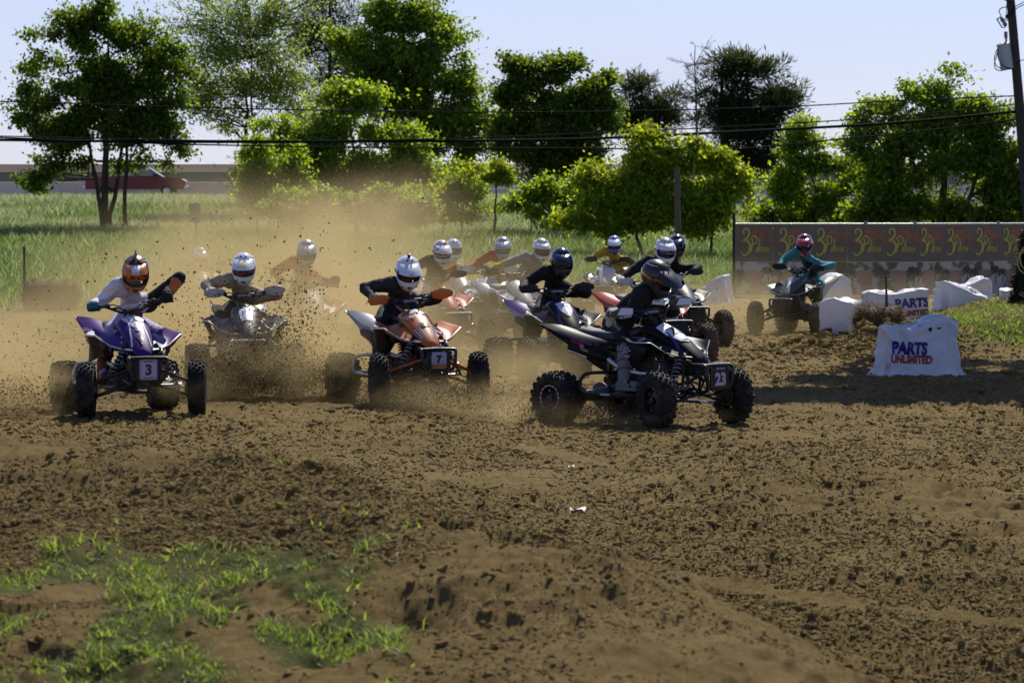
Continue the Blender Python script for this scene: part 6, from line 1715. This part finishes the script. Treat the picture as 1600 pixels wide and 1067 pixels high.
    # gloves
    for s_ in (1, -1):
        g, el = hand[s_]; i_ = 0 if s_ > 0 else 1
        if hands[i_] == 1:
            go = mobj('glove', G_mesh[s_].copy(), root); go.data.materials.append(J[gloves[i_]])
            T_ = SM @ GRIP[s_]; A = (SM.to_3x3() @ Vector((0, 1, 0))).normalized(); X = (T_ - el); X = (X - A * X.dot(A)).normalized(); Z = X.cross(A)
            M3 = Matrix((X, A, Z)).transposed().to_4x4(); go.matrix_local = Matrix.Translation(L(T_)) @ M3 @ Matrix.Rotation(R(-8), 4, 'Y') @ Matrix.Scale(1.12, 4)
        # boots
        kn, ank = hand[('leg', s_)]; mb = MB(); tp = kn.lerp(ank, .30); toe = Vector((PEG[s_].x + .10, PEG[s_].y + s_ * .015, PEG[s_].z + .055)); heel = Vector((ank.x - .045, ank.y, PEG[s_].z + .05))
        mb.add(*cone_cap(tp, ank, .071, .060)); mb.add(*cone_cap(heel, toe, .050, .040, flat=.9)); mb.add(*cone_cap(ank, heel.lerp(toe, .5) + Vector((0, 0, .02)), .055, .045))
        mb.add(*box((heel + toe) * .5 + Vector((.0, 0, -.047)), (.27, .095, .018), bev=.008))
        mb.v = [tuple(L(p)) for p in mb.v]
        bm_ = remesh(mb, 'boot', voxel * .75, 2, [J[boots]]); b_o = mobj('boot', bm_, root)
        mb = MB(); fr_ = (ank - tp).normalized()
        for k in range(3):
            c0 = L(tp.lerp(ank, .15 + .28 * k)); ring = []
            o1 = fr_.orthogonal().normalized(); o2 = fr_.cross(o1)
            mb.add(*tube([c0 + (o1 * math.cos(a) + o2 * math.sin(a)) * (.073 - .003 * k) for a in [2 * math.pi * i / 16 for i in range(16)]], .007, 5, closed=True))
        mb.build('buckle', M_grey, b_o)
    # helmet
    yaw_ = R(look_yaw); lk = Matrix.Rotation(yaw_, 4, 'Z') @ Matrix.Rotation(R(look_pitch + 9), 4, 'Y')
    helmet(root, L(head), lk, hc, sc)
    if front:      # chest lettering and pads
        bv = bvh_of(me)
        for (geo, dz, dy, m_, off) in front:
            mb = MB(); cpos = L(pel + up * (dz / .52 * Lb) + side * dy) + fwd * .3
            sx = side if True else -side; decal(mb, geo, cpos, side, up, 0, bv, off, maxe=.03)
            mb.build('jersey_print', m_, bo)
    if guard:
        P = []
        for i in range(9):
            t_ = R(-62 + 124 * i / 8); row = []
            for j in range(6):
                k = .50 + .42 * j / 5; row.append(L(pel + up * (k * Lb) + side * math.sin(t_) * .17 + fwd * (math.cos(t_) * .155 - .02 * j / 5 + .0) - fwd * .05 * math.sin(math.pi * k)))
            P.append(row)
        mb = MB(); mb.add(*sheet(P[::-1] if True else P, .014)); mb.build('chest_protector', M_black, root, angle=50)
    return root
# ------------------------------------------------------------------ the start pack
def T(s, size, shear=0.0, bold=.02, sq=1.0): return text_geo(s, size, shear, bold, sq)
def stripe(x0, x1, y0, y1, sk=0.0): return poly2([(x0, y0), (x1, y0), (x1 + sk, y1), (x0 + sk, y1)])
plate_w = M_ltcol
# number three, purple
def ex_a(root, dec):
    for s_ in (1, -1):
        so = [c for c in root.children if c.name.startswith('side_shroud')][0 if s_ > 0 else 1]
        dec(T('KTM', .10, .25, .02), (.10, s_ * .205, .72), (-s_ * 1, 0, .12 * s_) if s_ > 0 else (1, 0, -.25), (0, 0, 1) if s_ > 0 else (.15, 0, 1), M_inkw, so, 'lettering')
        rp = [c for c in root.children if c.name.startswith('rear_side_panel')][0 if s_ > 0 else 1]
        ux = (-1, 0, 0) if s_ > 0 else (1, .0, .0)
        dec(rrect(.13, .045, .008), (-.46, s_ * .285, .715), ux, (0, s_ * .2, 1), M_yellow, rp, 'sticker', .018)
        dec(T('DURABLUE', .030, 0, .01), (-.46, s_ * .285, .715), ux, (0, s_ * .2, 1), M_inkk, rp, 'lettering', .020)
        dec(T('GOLDSPEED', .034, 0, .01), (-.44, s_ * .28, .66), ux, (0, s_ * .2, 1), M_inkw, rp, 'lettering', .018)
        dec(T('MOTOREX', .030, 0, .01), (-.42, s_ * .275, .615), ux, (0, s_ * .2, 1), M_inkw, rp, 'lettering', .018)
    rf = [c for c in root.children if c.name.startswith('rear_fender')]
    for k, o in enumerate(rf):
        s_ = 1 if k == 0 else -1
        for i in range(3): dec(T(('FLY', 'RACING', 'HINSON')[i], .05 - .008 * i, 0, .01), (-.45 - .11 * i, s_ * .24, .745 + .012 * i), (0, 1, 0), (-1, 0, .12), M_inkw, o, 'lettering', .016)
hood3 = [(poly2([(-.115, .10), (-.05, .085), (0, .12), (.05, .085), (.115, .10), (.07, -.06), (.045, -.12), (0, -.17), (-.045, -.12), (-.07, -.06)]), .27, 0, M_inkw, 0, .004),
         (rrect(.11, .13, .03), .25, 0, M_inkk, 0, .006), (rrect(.10, .12, .027), .25, 0, M_inkw, 0, .008), (T('3', .13), .25, 0, M_inkk, 0, .010),
         (rrect(.05, .05, .008), .44, 0, M_inkw, 0, .005), (T('LT', .035), .44, 0, M_inkk, 0, .007), (poly2([(-.05, .07), (.05, .07), (.0, -.08)]), .58, 0, M_grey, 0, .004), (stripe(.085, .10, -.20, .16, -.03), .45, 0, M_inkw, 0, .004), (stripe(-.10, -.085, -.20, .16, .03), .45, 0, M_inkw, 0, .004)]
A = quad('metallic purple racing quad with white edging, front number plate reading 3', 221, 28.35, R(19),
         dict(hood=M_purple, shroud=M_purple, tail=M_purple, stripe=M_white, arms=M_frame, nerf=M_steel, rim=M_frame, padc=M_white, pad='FASTKTM'), steer=R(-17),
         plate=dict(c=M_ltcol, num='3', ink=M_inkk, w=.165, h=.185, ring=1, s=.70, top='RACING', bot='GALLOWAY'), hood_no=hood3, extra=ex_a)
rider('rider in a half white half black jersey and black and orange mohawk helmet', A, (212, 422), dict(body='white', arm_l='black', arm_r='white', chest='black', cuff_l='orange', cuff_r='white', half=True),
      dict(shell=H['matte'], accent=H['orange'], chin=H['orange'], peak=H['orange'], bands=True, side=True, lens=M_lens_o, gframe=H['orange'], mohawk=True, peak_len=.8, peak_print=[(T('BELL', .035), .235, 0, .003), (poly2([(-.03, -.03), (.03, -.03), (.05, .05), (-.05, .05)]), .19, 0, .0015), (poly2([(-.035, -.02), (.035, -.02), (.045, .03), (-.045, .03)]), .14, 0, .0015)], print_mat=M_inkw), voxel=.019, hx=-0.09, look_yaw=-12, look_pitch=16, steer=R(-17), elbow=(2.8, .1), elbow_px=((281, 434, .12), None), pants='lilac', boots='brownboot', gloves=('gloveblack', 'gloveblue'),
      front=[(T('THOR', .09, .2), .26, .03, M_orange, .006), (ribbon([(-.06, -.04), (-.05, .04), (.02, .06), (.07, .0), (.03, -.06), (-.03, -.05)], .018), .34, .02, M_orange, .006)], lean=.05)

# number seven, orange
def ex_e(root, dec):
    for k, o in enumerate([c for c in root.children if c.name.startswith('rear_side_panel')]):
        s_ = 1 if k == 0 else -1
        for i, t_ in enumerate(('TDR', 'MAXXIS', 'PEP')): dec(T(t_, .05 - .01 * i, .2, .01), (-.45 + .06 * i, s_ * .285, .72 - .055 * i), (-s_, 0, 0), (0, s_ * .2, 1), M_inkk, o, 'lettering', .018)
hood7 = [(poly2([(-.06, .05), (.07, .05), (.09, -.05), (-.08, -.05)]), .20, 0, M_inkw, 0, .005), (T('7', .095), .20, 0, M_inkk, 0, .007), (poly2([(-.055, .035), (.055, .035), (.07, 0), (.03, -.035), (-.03, -.035), (-.07, 0)]), .47, 0, M_inkk, 0, .005),
         (T('TDR', .075, .1), .30, -.105, M_inkk, R(-38), .007), (T('TDR', .068, .1), .30, -.105, M_inkw, R(-38), .009)]
for i in range(4):
    for s_ in (1, -1): hood7.append((stripe(s_ * (.030 + .020 * i), s_ * (.038 + .020 * i), -.19, .02 - .02 * i, s_ * .035) if s_ > 0 else stripe(s_ * (.038 + .020 * i), s_ * (.030 + .020 * i), -.19, .02 - .02 * i, s_ * .035), .47, 0, (M_inkw, M_silver)[i % 2], 0, .0035))
E = quad('orange and white racing quad with orange hand guards, front number plate reading 7', 670, 30.1, R(22),
         dict(hood=M_orange, tail=M_silver, shroud=M_black, arms=M_orange, stripe=M_white, guard=M_orange, nerf=M_steel), steer=R(-13),
         plate=dict(c=M_ltcol, num='7', ink=M_inkk, w=.155, h=.16, band=M_orange, s=.62, up=.07, bar='MAXXIS'), hood_no=hood7, extra=ex_e)
rider('rider in a charcoal jersey and a plain white helmet with a small camera on top', E, (637, 421), dict(body='charcoal'),
      dict(shell=H['white'], peak=H['white'], lens=M_lens_k, cam=True, strap=M_gframe, peak_print=[(T('BELL', .022), .27, 0, .003)], print_mat=M_redpl), voxel=.019, hx=-0.08, look_yaw=-10, look_pitch=14, steer=R(-13), gloves=('gloveblack', 'gloveblack'), elbow=(.5, .5), pants='black',
      front=[(T('ANSWER', .06, .1, .01), .30, .0, J['gloveblue'] if False else M_ltcol, .006), (rect(.20, .028), .235, .01, M_inkw, .006)])

# number 23, black
def ex_n(root, dec):
    sh = [c for c in root.children if c.name.startswith('side_shroud')]; rp = [c for c in root.children if c.name.startswith('rear_side_panel')]; ff = [c for c in root.children if c.name.startswith('front_fender')]
    for k in (0, 1):
        s_ = 1 if k == 0 else -1; ux = (-s_, 0, 0) if s_ > 0 else (1, 0, .35); uy = (0, 0, 1) if s_ > 0 else (-.3, 0, 1)
        dec(T('DEL', .075, 0, .01), (-.02, s_ * .205, .675), ux, uy, M_ltcol, sh[k], 'lettering'); dec(T('HINSON', .045, 0, .01), (-.05, s_ * .20, .60), ux, uy, M_ltcol, sh[k], 'lettering', .02)
        dec(stripe(-.06, .06, -.008, .008), (.17, s_ * .21, .77), ux, uy, M_inkw, sh[k], 'graphic', .02)
        ux2 = (-s_, 0, -.1 * s_) if s_ > 0 else (1, 0, -.25); uy2 = (0, s_ * .2, 1)
        dec(T('PRO TAPER', .032, 0, .01), (-.52, s_ * .285, .73), ux2, uy2, M_redpl, rp[k], 'lettering', .02); dec(T('ELKA', .036, 0, .01), (-.44, s_ * .28, .67), ux2, uy2, M_yellow, rp[k], 'lettering', .02)
        dec(rrect(.05, .028, .01), (-.47, s_ * .285, .70), ux2, uy2, M_inkp, rp[k], 'sticker', .021); dec(stripe(-.22, .22, -.012, .012, .02), (-.56, s_ * .30, .775), ux2, uy2, M_inkv, rp[k], 'graphic', .018)
        dec(stripe(-.14, .10, -.006, .006), (-.50, s_ * .29, .63), ux2, uy2, M_inkw, rp[k], 'graphic', .02)
    for k in (0, 1):
        s_ = 1 if k == 0 else -1
        for i in range(3): dec(stripe(-.004, .004, -.07, .07), (.24 - .035 * i, s_ * (.235 + .012 * i), .765), (-.8, s_ * .6, 0) if False else (0, 1, 0), (-1, s_ * .35, .2), M_inkw, ff[k], 'graphic', .02)
        dec(rrect(.05, .03, .01), (.30, s_ * .27, .735), (0, 1, 0), (-1, 0, .3), M_inkp, ff[k], 'sticker', .022)
    fr = [c for c in root.children if c.name.startswith('frame')][0]
    dec(T('WALSH', .055, .2, .02), (.62, -.155, .36), (1, 0, .25), (-.25, 0, 1), M_ltcol, fr, 'lettering', .004)
    nb = [c for c in root.children if c.name.startswith('nerf_bar')]
    dec(rrect(.12, .018, .008), (-.02, -.487, .288), (1, 0, 0), (0, 0, 1), M_ltcol, nb[1], 'sticker', .004)
hood23 = [(poly2([(-.115, .12), (-.02, .14), (.09, .10), (.115, .04), (.07, -.16), (-.01, -.20), (-.07, -.16), (-.12, -.02)]), .34, 0, M_inkw, 0, .004), (T('23', .16), .34, -.005, M_inkk, R(4), .007), (rrect(.05, .05, .024), .27, .088, M_orange, 0, .007), (stripe(-.14, -.125, -.22, .10, .04), .42, 0, M_inkv, 0, .004), (stripe(.125, .14, -.22, .10, -.04), .42, 0, M_inkv, 0, .004), (T('YAMAHA', .028), .49, 0, M_inkk, 0, .007)]
N = quad('all black racing quad leading the pack, white 23 on its front plate and hood', 1087, 27.2, R(46),
         dict(hood=M_blackgloss, tail=M_blackgloss, shroud=M_blackgloss, stripe=M_grey, guard=M_grey, guard_print=M_inkw, yellow_tip=True, under=M_black, no_mud=True), steer=R(-19),
         plate=dict(c=M_black, num='23', ink=M_ltcol, w=.24, h=.19, s=.78, up=-.08, top='BECKMAN', bar='MAXXIS'), hood_no=hood23, extra=ex_n)
rider('rider all in black crouching low under a matte black helmet with a long peak', N, (1026, 430), dict(body='black'), dict(shell=H['matte'], accent=H['grey'], peak=H['matte'], lens=M_lens, gframe=M_gframe, strap=H['orange'], peak_len=1.15), voxel=.019, hx=0.05, look_yaw=-2, look_pitch=20, steer=R(-19), gloves=('gloveblue', 'glovewhite'), boots='bootwhite', elbow=(.3, -.1),
      front=[(T('THOR', .08, .1), .34, -.06, M_ltcol, .006)], seat=.94)
for s_ in (1,):
    pass

# second black quad
hoodJ = [(poly2([(-.085, .13), (.085, .13), (.075, -.03), (.02, -.17), (-.02, -.17), (-.075, -.03)]), .38, 0, M_inkw, 0, .004), (T('4', .12), .34, 0, M_inkk, 0, .007), (T('YAMAHA', .03), .235, 0, M_inkk, 0, .007), (stripe(-.13, -.11, -.18, .12, .04), .42, 0, M_inkv, 0, .004), (stripe(.11, .13, -.18, .12, -.04), .42, 0, M_inkv, 0, .004)]
Jq = quad('black racing quad with white hood panel and violet tail, second from the front', 893, 34.0, R(17), dict(hood=M_blackgloss, tail=M_purple, panel=M_silver, stripe=M_inkv, guard=M_black), steer=R(-4), dusty=False,
          plate=dict(c=M_grey, num='4', ink=M_inkw, w=.15, h=.13), hood_no=hoodJ)
rider('rider in plain black sitting upright, glossy navy helmet without stripes', Jq, (877, 406), dict(body='black'), dict(shell=H['navy'], peak=H['navy'], lens=M_lens_k, gframe=M_gframe, peak_len=.85), voxel=.019, hx=-0.14, look_yaw=-8, look_pitch=10, steer=R(-4), boots='bootblack', elbow=(.3, .3))
# dusty rider behind the roost
Bq = quad('dust covered quad with a white bumper, ploughing through the dirt spray', 386, 32.0, R(8), dict(hood=M_grey, fender=M_grey, tail=M_grey, stripe=M_tanpl, guard=M_tanpl, bumper=M_tanpl), steer=R(-6), dusty=True, hood_no=[(poly2([(-.08, .1), (.08, .1), (.06, -.14), (-.06, -.14)]), .38, 0, M_inkw, 0, .004), (T('12', .1), .38, 0, M_inkv, 0, .007)])
rider('rider in tan, white red and yellow helmet, half buried in flying dirt', Bq, (381, 415), dict(body='tan', arm='tan', cuff='tan'), dict(shell=H['white'], accent=H['red'], peak=H['white'], side=True, lens=M_lens_k, gframe=H['red'], peak_print=[(poly2([(-.04, -.03), (.04, -.03), (.03, .03), (-.03, .03)]), .20, 0, .003)], print_mat=H['yellow']), hx=-0.09, look_yaw=-6, look_pitch=10, steer=R(-6), gloves=('glovewhite', 'glovewhite'), pants='black', boots='bootwhite', elbow=(.5, .5))
# teal rider
hoodO = [(poly2([(-.03, .18), (.03, .18), (.012, -.16), (-.012, -.16)]), .42, 0, M_inkw, 0, .006), (poly2([(-.10, .17), (-.05, .17), (.0, -.12), (-.02, -.12)]), .40, 0, M_silver, 0, .004), (poly2([(.05, .17), (.10, .17), (.02, -.12), (.0, -.12)]), .40, 0, M_silver, 0, .004)]
Oq = quad('black and silver quad turning in front of the banner fence', 1229, 48.2, R(-26), dict(hood=M_grey, fender=M_blackgloss, tail=M_blackgloss, panel=M_silver, stripe=M_silver, guard=M_black, arms=M_frame), steer=R(4), dusty=True, hood_no=hoodO)
rider('rider in teal jersey and trousers with a dark red and white helmet', Oq, (1257, 379), dict(body='teal', chest='black'), dict(shell=H['navy'], accent=H['red'], peak=H['red'], peak_len=.8, bands=True, lens=M_lens_b, gframe=M_gframe, chin=H['red'], patches=True), hx=-0.10, look_yaw=14, look_pitch=12, steer=R(4), pants='teal', guard=True, gloves=('gloveblack', 'gloveblack'), elbow=(.9, .3))
# rider L with crown helmet, orange quad, behind 23
Lq = quad('orange quad directly behind the leading black quad, white hood with red digits', 1046, 37.8, R(24), dict(hood=M_white, fender=M_redpl, tail=M_redpl, shroud=M_redpl, stripe=M_redpl, guard=M_white), steer=R(-8), dusty=True, hood_no=[(T('51', .14), .33, 0, M_redpl, 0, .006), (T('ARMALITE', .035), .22, 0, M_inkv, 0, .006)])
rider('rider in black with green trim, white helmet with a grey crown, behind the leader', Lq, (1039, 388), dict(body='black', arm='black'), dict(shell=H['white'], peak=H['white'], peak_len=.75, crown=H['silver'], lens=M_lens_b, gframe=M_gframe), hx=-0.10, look_yaw=-14, look_pitch=12, steer=R(-8), gloves=('glovewhite', 'glovewhite'), guard=False, front=[(ribbon([(-.07, .03), (0, .0), (.07, .03)], .02), .40, .0, J['green'], .008)])
Mq_ = quad('dark quad hidden behind the orange quad', 1078, 43.5, R(20), dict(hood=M_grey, guard=M_black), dusty=True)
rider('rider in black with a dark blue helmet, behind the grey crowned helmet', Mq_, (1058, 381), dict(body='black'), dict(shell=H['navy'], accent=H['red'], bands=True, lens=M_lens_k, peak=H['navy']), hx=-0.12, look_yaw=-30, look_pitch=10, elbow=(1.0, .4))
# rider I, crown helmet and grey and yellow sleeves
Iq = quad('white and violet quad half hidden behind the second black quad', 822, 44.5, R(20), dict(hood=M_white, fender=M_white, tail=M_silver, stripe=M_inkv, guard=M_black), dusty=True)
rider('rider in grey with yellow cuffs, white helmet printed with a crown and coloured dots', Iq, (846, 387), dict(body='grey', chest='charcoal', cuff='yellow'), dict(shell=H['white'], peak=H['white'], peak_len=.7, crown=H['silver'], lens=M_lens, gframe=M_gframe), hx=-0.14, look_yaw=-8, look_pitch=12, pants='black')
# rider K, yellow jersey
Kq = quad('white hooded quad in the middle distance carrying the rider in yellow', 945, 56, R(-8), dict(hood=M_white, fender=M_silver, tail=M_white, guard=M_black), dusty=True)
rider('rider in a mustard yellow jersey with black sleeves and a blue and white helmet', Kq, (960, 380), dict(body='yellow', arm='yellow', chest='yellow', cuff='charcoal'), dict(shell=H['blue'], accent=H['white'], patches=True, peak=H['white'], lens=M_lens_k, gframe=M_gframe), hx=-0.14, look_yaw=4, look_pitch=10)
# rider F
Fq = quad('red quad fading into the dust behind the orange one', 705, 41, R(24), dict(hood=M_redpl, fender=M_redpl, tail=M_redpl, guard=M_black, stripe=M_white), steer=R(-8), dusty=True)
rider('rider in a dark jersey with orange shoulders, helmet patched orange and white', Fq, (690, 391), dict(body='charcoal', arm_l='orange', arm_r='charcoal', cuff='charcoal'), dict(shell=H['white'], accent=H['orange'], patches=True, bands=True, chin=H['white'], lens=M_lens_o, gframe=H['white']), hx=-0.12, look_yaw=-12, look_pitch=10, steer=R(-8), elbow=(1.6, .4), pants='white')
Gq = quad('grey quad lost in the dust, second behind the red quad', 728, 48, R(14), dict(hood=M_silver, guard=M_black), dusty=True)
rider('rider with a plain pale helmet, peeking out behind the orange and white helmet', Gq, (709, 387), dict(body='grey'), dict(shell=H['white'], peak_on=False, lens=M_lens_k), hx=-0.14, look_pitch=8)
# rider H
Hq = quad('white quad deep in the dust between the red quad and the violet one', 758, 46.5, R(-6), dict(hood=M_white, fender=M_white, tail=M_white, guard=M_white), dusty=True)
rider('rider in a red sleeved jersey with lime trim and a silver helmet', Hq, (786, 384), dict(body='green', arm='red', chest='grey', arm_l='green'), dict(shell=H['silver'], peak=H['silver'], lens=M_lens_k, gframe=H['yellow']), hx=-0.12, look_yaw=2, look_pitch=12)
# rider D
Dq = quad('orange quad barely visible in the thick dust beside the number 7 quad', 492, 38.5, R(12), dict(hood=M_tanpl, fender=M_redpl, tail=M_tanpl, stripe=M_white), dusty=True)
rider('rider with a silver helmet and orange sleeves, faint in thick tan dust', Dq, (479, 391), dict(body='charcoal', arm='orange', cuff='orange'), dict(shell=H['silver'], peak=H['silver'], lens=M_lens_k, gframe=H['grey'], chin=H['silver']), hx=-0.12, look_yaw=-8, look_pitch=12)
# rider C, almost lost
Cq = quad('quad almost swallowed by the dust at the back of the pack', 316, 52, R(6), dict(hood=M_white, fender=M_tanpl, tail=M_tanpl), dusty=True)
rider('rider at the back of the pack, only a pale helmet showing through the dust', Cq, (313, 399), dict(body='tan'), dict(shell=H['white'], peak=H['white'], lens=M_lens_k), hx=-0.12, look_pitch=10)
# ------------------------------------------------------------------ flying dirt
def spray(name, label, blobs):
    P = []; S = []
    for (px_, py_, d, rx, ry, rz, n, smin, smax) in blobs:
        c = W(px_, py_, d); g = rng.normal(size=(n, 3)) * np.array([rx, ry, rz]) * .62
        q = np.array(c)[None] + g; q[:, 2] = np.maximum(q[:, 2], Hc(q[:, 0], q[:, 1]) + .01); P.append(q)
        S.append(smin + (smax - smin) * rng.random(n) ** 5)
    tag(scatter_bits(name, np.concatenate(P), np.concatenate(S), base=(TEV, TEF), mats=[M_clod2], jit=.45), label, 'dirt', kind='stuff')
spray('flying_dirt', 'crumbs of soil thrown up by the wheels, coloured dark for shade within the spray', [
    (395, 585, 31.0, .50, .5, .16, 14000, .002, .009), (430, 555, 31.2, .40, .5, .30, 12000, .002, .009), (345, 580, 31.0, .40, .4, .16, 8000, .002, .008), (450, 505, 31.3, .40, .6, .50, 2600, .002, .012), (330, 520, 31.3, .45, .6, .45, 2000, .002, .010), (480, 590, 31.0, .30, .3, .16, 5000, .002, .008),
    (625, 605, 30.3, .30, .4, .10, 6000, .002, .007), (705, 615, 29.0, .50, .4, .09, 9000, .002, .008), (775, 634, 28.6, .35, .3, .05, 4000, .002, .008), (550, 585, 30.9, .40, .4, .22, 3500, .002, .009), (665, 585, 29.6, .35, .3, .14, 1800, .002, .009),
    (60, 570, 30.0, .5, .8, .35, 1500, .002, .010), (120, 440, 33, 1.3, 1.5, .6, 260, .003, .014), (280, 480, 30, .45, .6, .6, 300, .003, .014), (420, 450, 34, 1.6, 2, .6, 300, .003, .014), (30, 610, 28.4, .35, .5, .12, 2000, .002, .009),
    (160, 395, 40, 1.7, 3, .8, 450, .003, .009), (330, 350, 42, 2.6, 3, .8, 120, .003, .010),
    (860, 642, 27.6, .35, .4, .07, 3000, .002, .008), (960, 642, 27.2, .5, .4, .07, 2600, .002, .008), (820, 560, 32, .4, .5, .3, 500, .002, .009), (1150, 490, 46, .9, 1.2, .45, 400, .003, .012), (530, 440, 33, .8, 1, .8, 250, .003, .012)])

# ------------------------------------------------------------------ dust
M_dust = bpy.data.materials.new('tan_dust'); M_dust.use_nodes = True
def _dust():
    n, l = M_dust.node_tree.nodes, M_dust.node_tree.links; n.clear()
    o = n.new('ShaderNodeOutputMaterial'); v = n.new('ShaderNodeVolumePrincipled')
    v.inputs['Color'].default_value = (.66, .525, .27, 1); v.inputs['Density'].default_value = 1.0; v.inputs['Anisotropy'].default_value = .25
    v.inputs['Density Attribute'].default_value = 'density'
    l.new(v.outputs[0], o.inputs['Volume'])
_dust()
def dust(name, label, lo, hi, res, blobs, gain=1.0, nscale=.55, seed=0.0):
    ng = bpy.data.node_groups.new(name, 'GeometryNodeTree'); ng.interface.new_socket('Geometry', in_out='INPUT', socket_type='NodeSocketGeometry'); ng.interface.new_socket('Geometry', in_out='OUTPUT', socket_type='NodeSocketGeometry')
    n, l = ng.nodes, ng.links
    out = n.new('NodeGroupOutput'); pos = n.new('GeometryNodeInputPosition')
    def vm(op, a, b=None):
        x = n.new('ShaderNodeVectorMath'); x.operation = op
        for i, q in enumerate((a, b)):
            if q is None: continue
            if hasattr(q, 'links') or hasattr(q, 'is_linked'): l.new(q, x.inputs[i])
            else: x.inputs[i].default_value = q
        return x
    def mm(op, a, b=None, c=None, clamp=False):
        x = n.new('ShaderNodeMath'); x.operation = op; x.use_clamp = clamp
        for i, q in enumerate((a, b, c)):
            if q is None: continue
            if isinstance(q, (int, float)): x.inputs[i].default_value = q
            else: l.new(q, x.inputs[i])
        return x.outputs[0]
    P = vm('ADD', pos.outputs[0], (seed, seed, seed)).outputs[0]
    def noise(sc, det, src=P, ro=.55):
        t = n.new('ShaderNodeTexNoise'); t.inputs['Scale'].default_value = sc; t.inputs['Detail'].default_value = det; t.inputs['Roughness'].default_value = ro; l.new(src, t.inputs['Vector']); return t
    wv = vm('SUBTRACT', noise(.7, 2).outputs['Color'], (.5, .5, .5)).outputs[0]
    wx = n.new('ShaderNodeVectorMath'); wx.operation = 'SCALE'; l.new(wv, wx.inputs[0]); wx.inputs['Scale'].default_value = 1.6
    P2 = vm('ADD', pos.outputs[0], wx.outputs[0]).outputs[0]
    S = None
    for (px_, py_, d, rx, ry, rz, k) in blobs:
        c = W(px_, py_, d)
        small = rx < 1.2
        q = vm('SUBTRACT', pos.outputs[0] if small else P2, c[:]).outputs[0]; q = vm('DIVIDE', q, (rx, ry, rz)).outputs[0]; r2 = vm('DOT_PRODUCT', q, q)
        g = mm('EXPONENT', mm('MULTIPLY', r2.outputs['Value'], -1.0)); g = mm('MULTIPLY', g, k)
        S = g if S is None else mm('ADD', S, g)
    nz = noise(nscale, 7, P, .6).outputs[0]
    er = mm('MULTIPLY', mm('SUBTRACT', nz, .44), 8.0, clamp=True)
    dens = mm('MULTIPLY', mm('MULTIPLY', S, er), gain)
    dens = mm('SUBTRACT', dens, .012); dens = mm('MAXIMUM', dens, 0.0)
    vc = n.new('GeometryNodeVolumeCube'); l.new(dens, vc.inputs['Density'])
    vc.inputs['Min'].default_value = lo; vc.inputs['Max'].default_value = hi
    for i, k in enumerate(('Resolution X', 'Resolution Y', 'Resolution Z')): vc.inputs[k].default_value = res[i]
    sm = n.new('GeometryNodeSetMaterial'); sm.inputs['Material'].default_value = M_dust; l.new(vc.outputs[0], sm.inputs[0]); l.new(sm.outputs[0], out.inputs[0])
    me = bpy.data.meshes.new(name); me.materials.append(M_dust); o = mobj(name, me); md = o.modifiers.new('dust', 'NODES'); md.node_group = ng
    tag(o, label, 'dust', kind='stuff'); return o
DG = 1.0
dust('dust_cloud', 'billowing tan dust hanging behind and among the racing quads', (-9, 26.5, -.1), (9, 70, 4.2), (180, 230, 66), [
    (400, 460, 41, 2.0, 3.5, .85, .55), (530, 450, 44, 2.0, 4.0, .95, .50), (320, 460, 39, 1.3, 2.5, .75, .40), (330, 520, 36, 1.3, 2.2, .6, .9), (480, 535, 35, 1.3, 2.2, .65, 1.15), (570, 560, 33, .8, 1.4, .5, .8),
    (30, 555, 35, 1.5, 3.5, .42, .6), (-40, 560, 40, 1.6, 4, .4, .2), (190, 535, 38, 1.3, 3, .42, .32), (730, 480, 46, 2.0, 4, .6, .18), (860, 450, 58, 3.4, 5, .8, .12), (1000, 500, 50, 2.6, 6, .5, .12), (1130, 500, 50, 2.2, 5, .55, .26),
    (1330, 470, 62, 5, 4, .6, .13), (590, 370, 58, 1.6, 4, .8, .16), (470, 370, 56, 1.6, 4, .7, .20), (620, 330, 62, 1.4, 4, .8, .16), (650, 560, 37, 1.2, 2.2, .40, .5), (740, 570, 33, 1.0, 1.8, .45, .5),
    (1240, 505, 50.5, 1.5, 1.4, .35, .45)], gain=.66)
dust('dust_plume', 'dense jets of pale dust kicked up close behind the wheels', (-6.5, 26.3, -.05), (3.4, 33.5, 1.7), (240, 120, 70), [
    (650, 614, 29.9, .40, .4, .14, 2.2), (720, 622, 29.0, .50, .4, .12, 3.4), (790, 640, 28.5, .35, .3, .07, 3.4), (520, 590, 31.0, .5, .6, .30, 2.2), (400, 585, 31.2, .8, .6, .28, 2.2), (470, 565, 31.4, .5, .5, .35, 1.8),
    (70, 605, 28.9, .45, .6, .20, 2.0), (30, 570, 29.6, .6, .8, .32, 1.8), (930, 655, 27.3, .6, .4, .08, 2.0), (840, 640, 27.9, .4, .5, .12, 2.0), (1060, 652, 27.0, .3, .3, .05, 1.6), (820, 585, 31.5, .5, .8, .25, 1.2), (250, 605, 28.6, .4, .6, .10, .8)], gain=.8, nscale=2.2, seed=7.0)
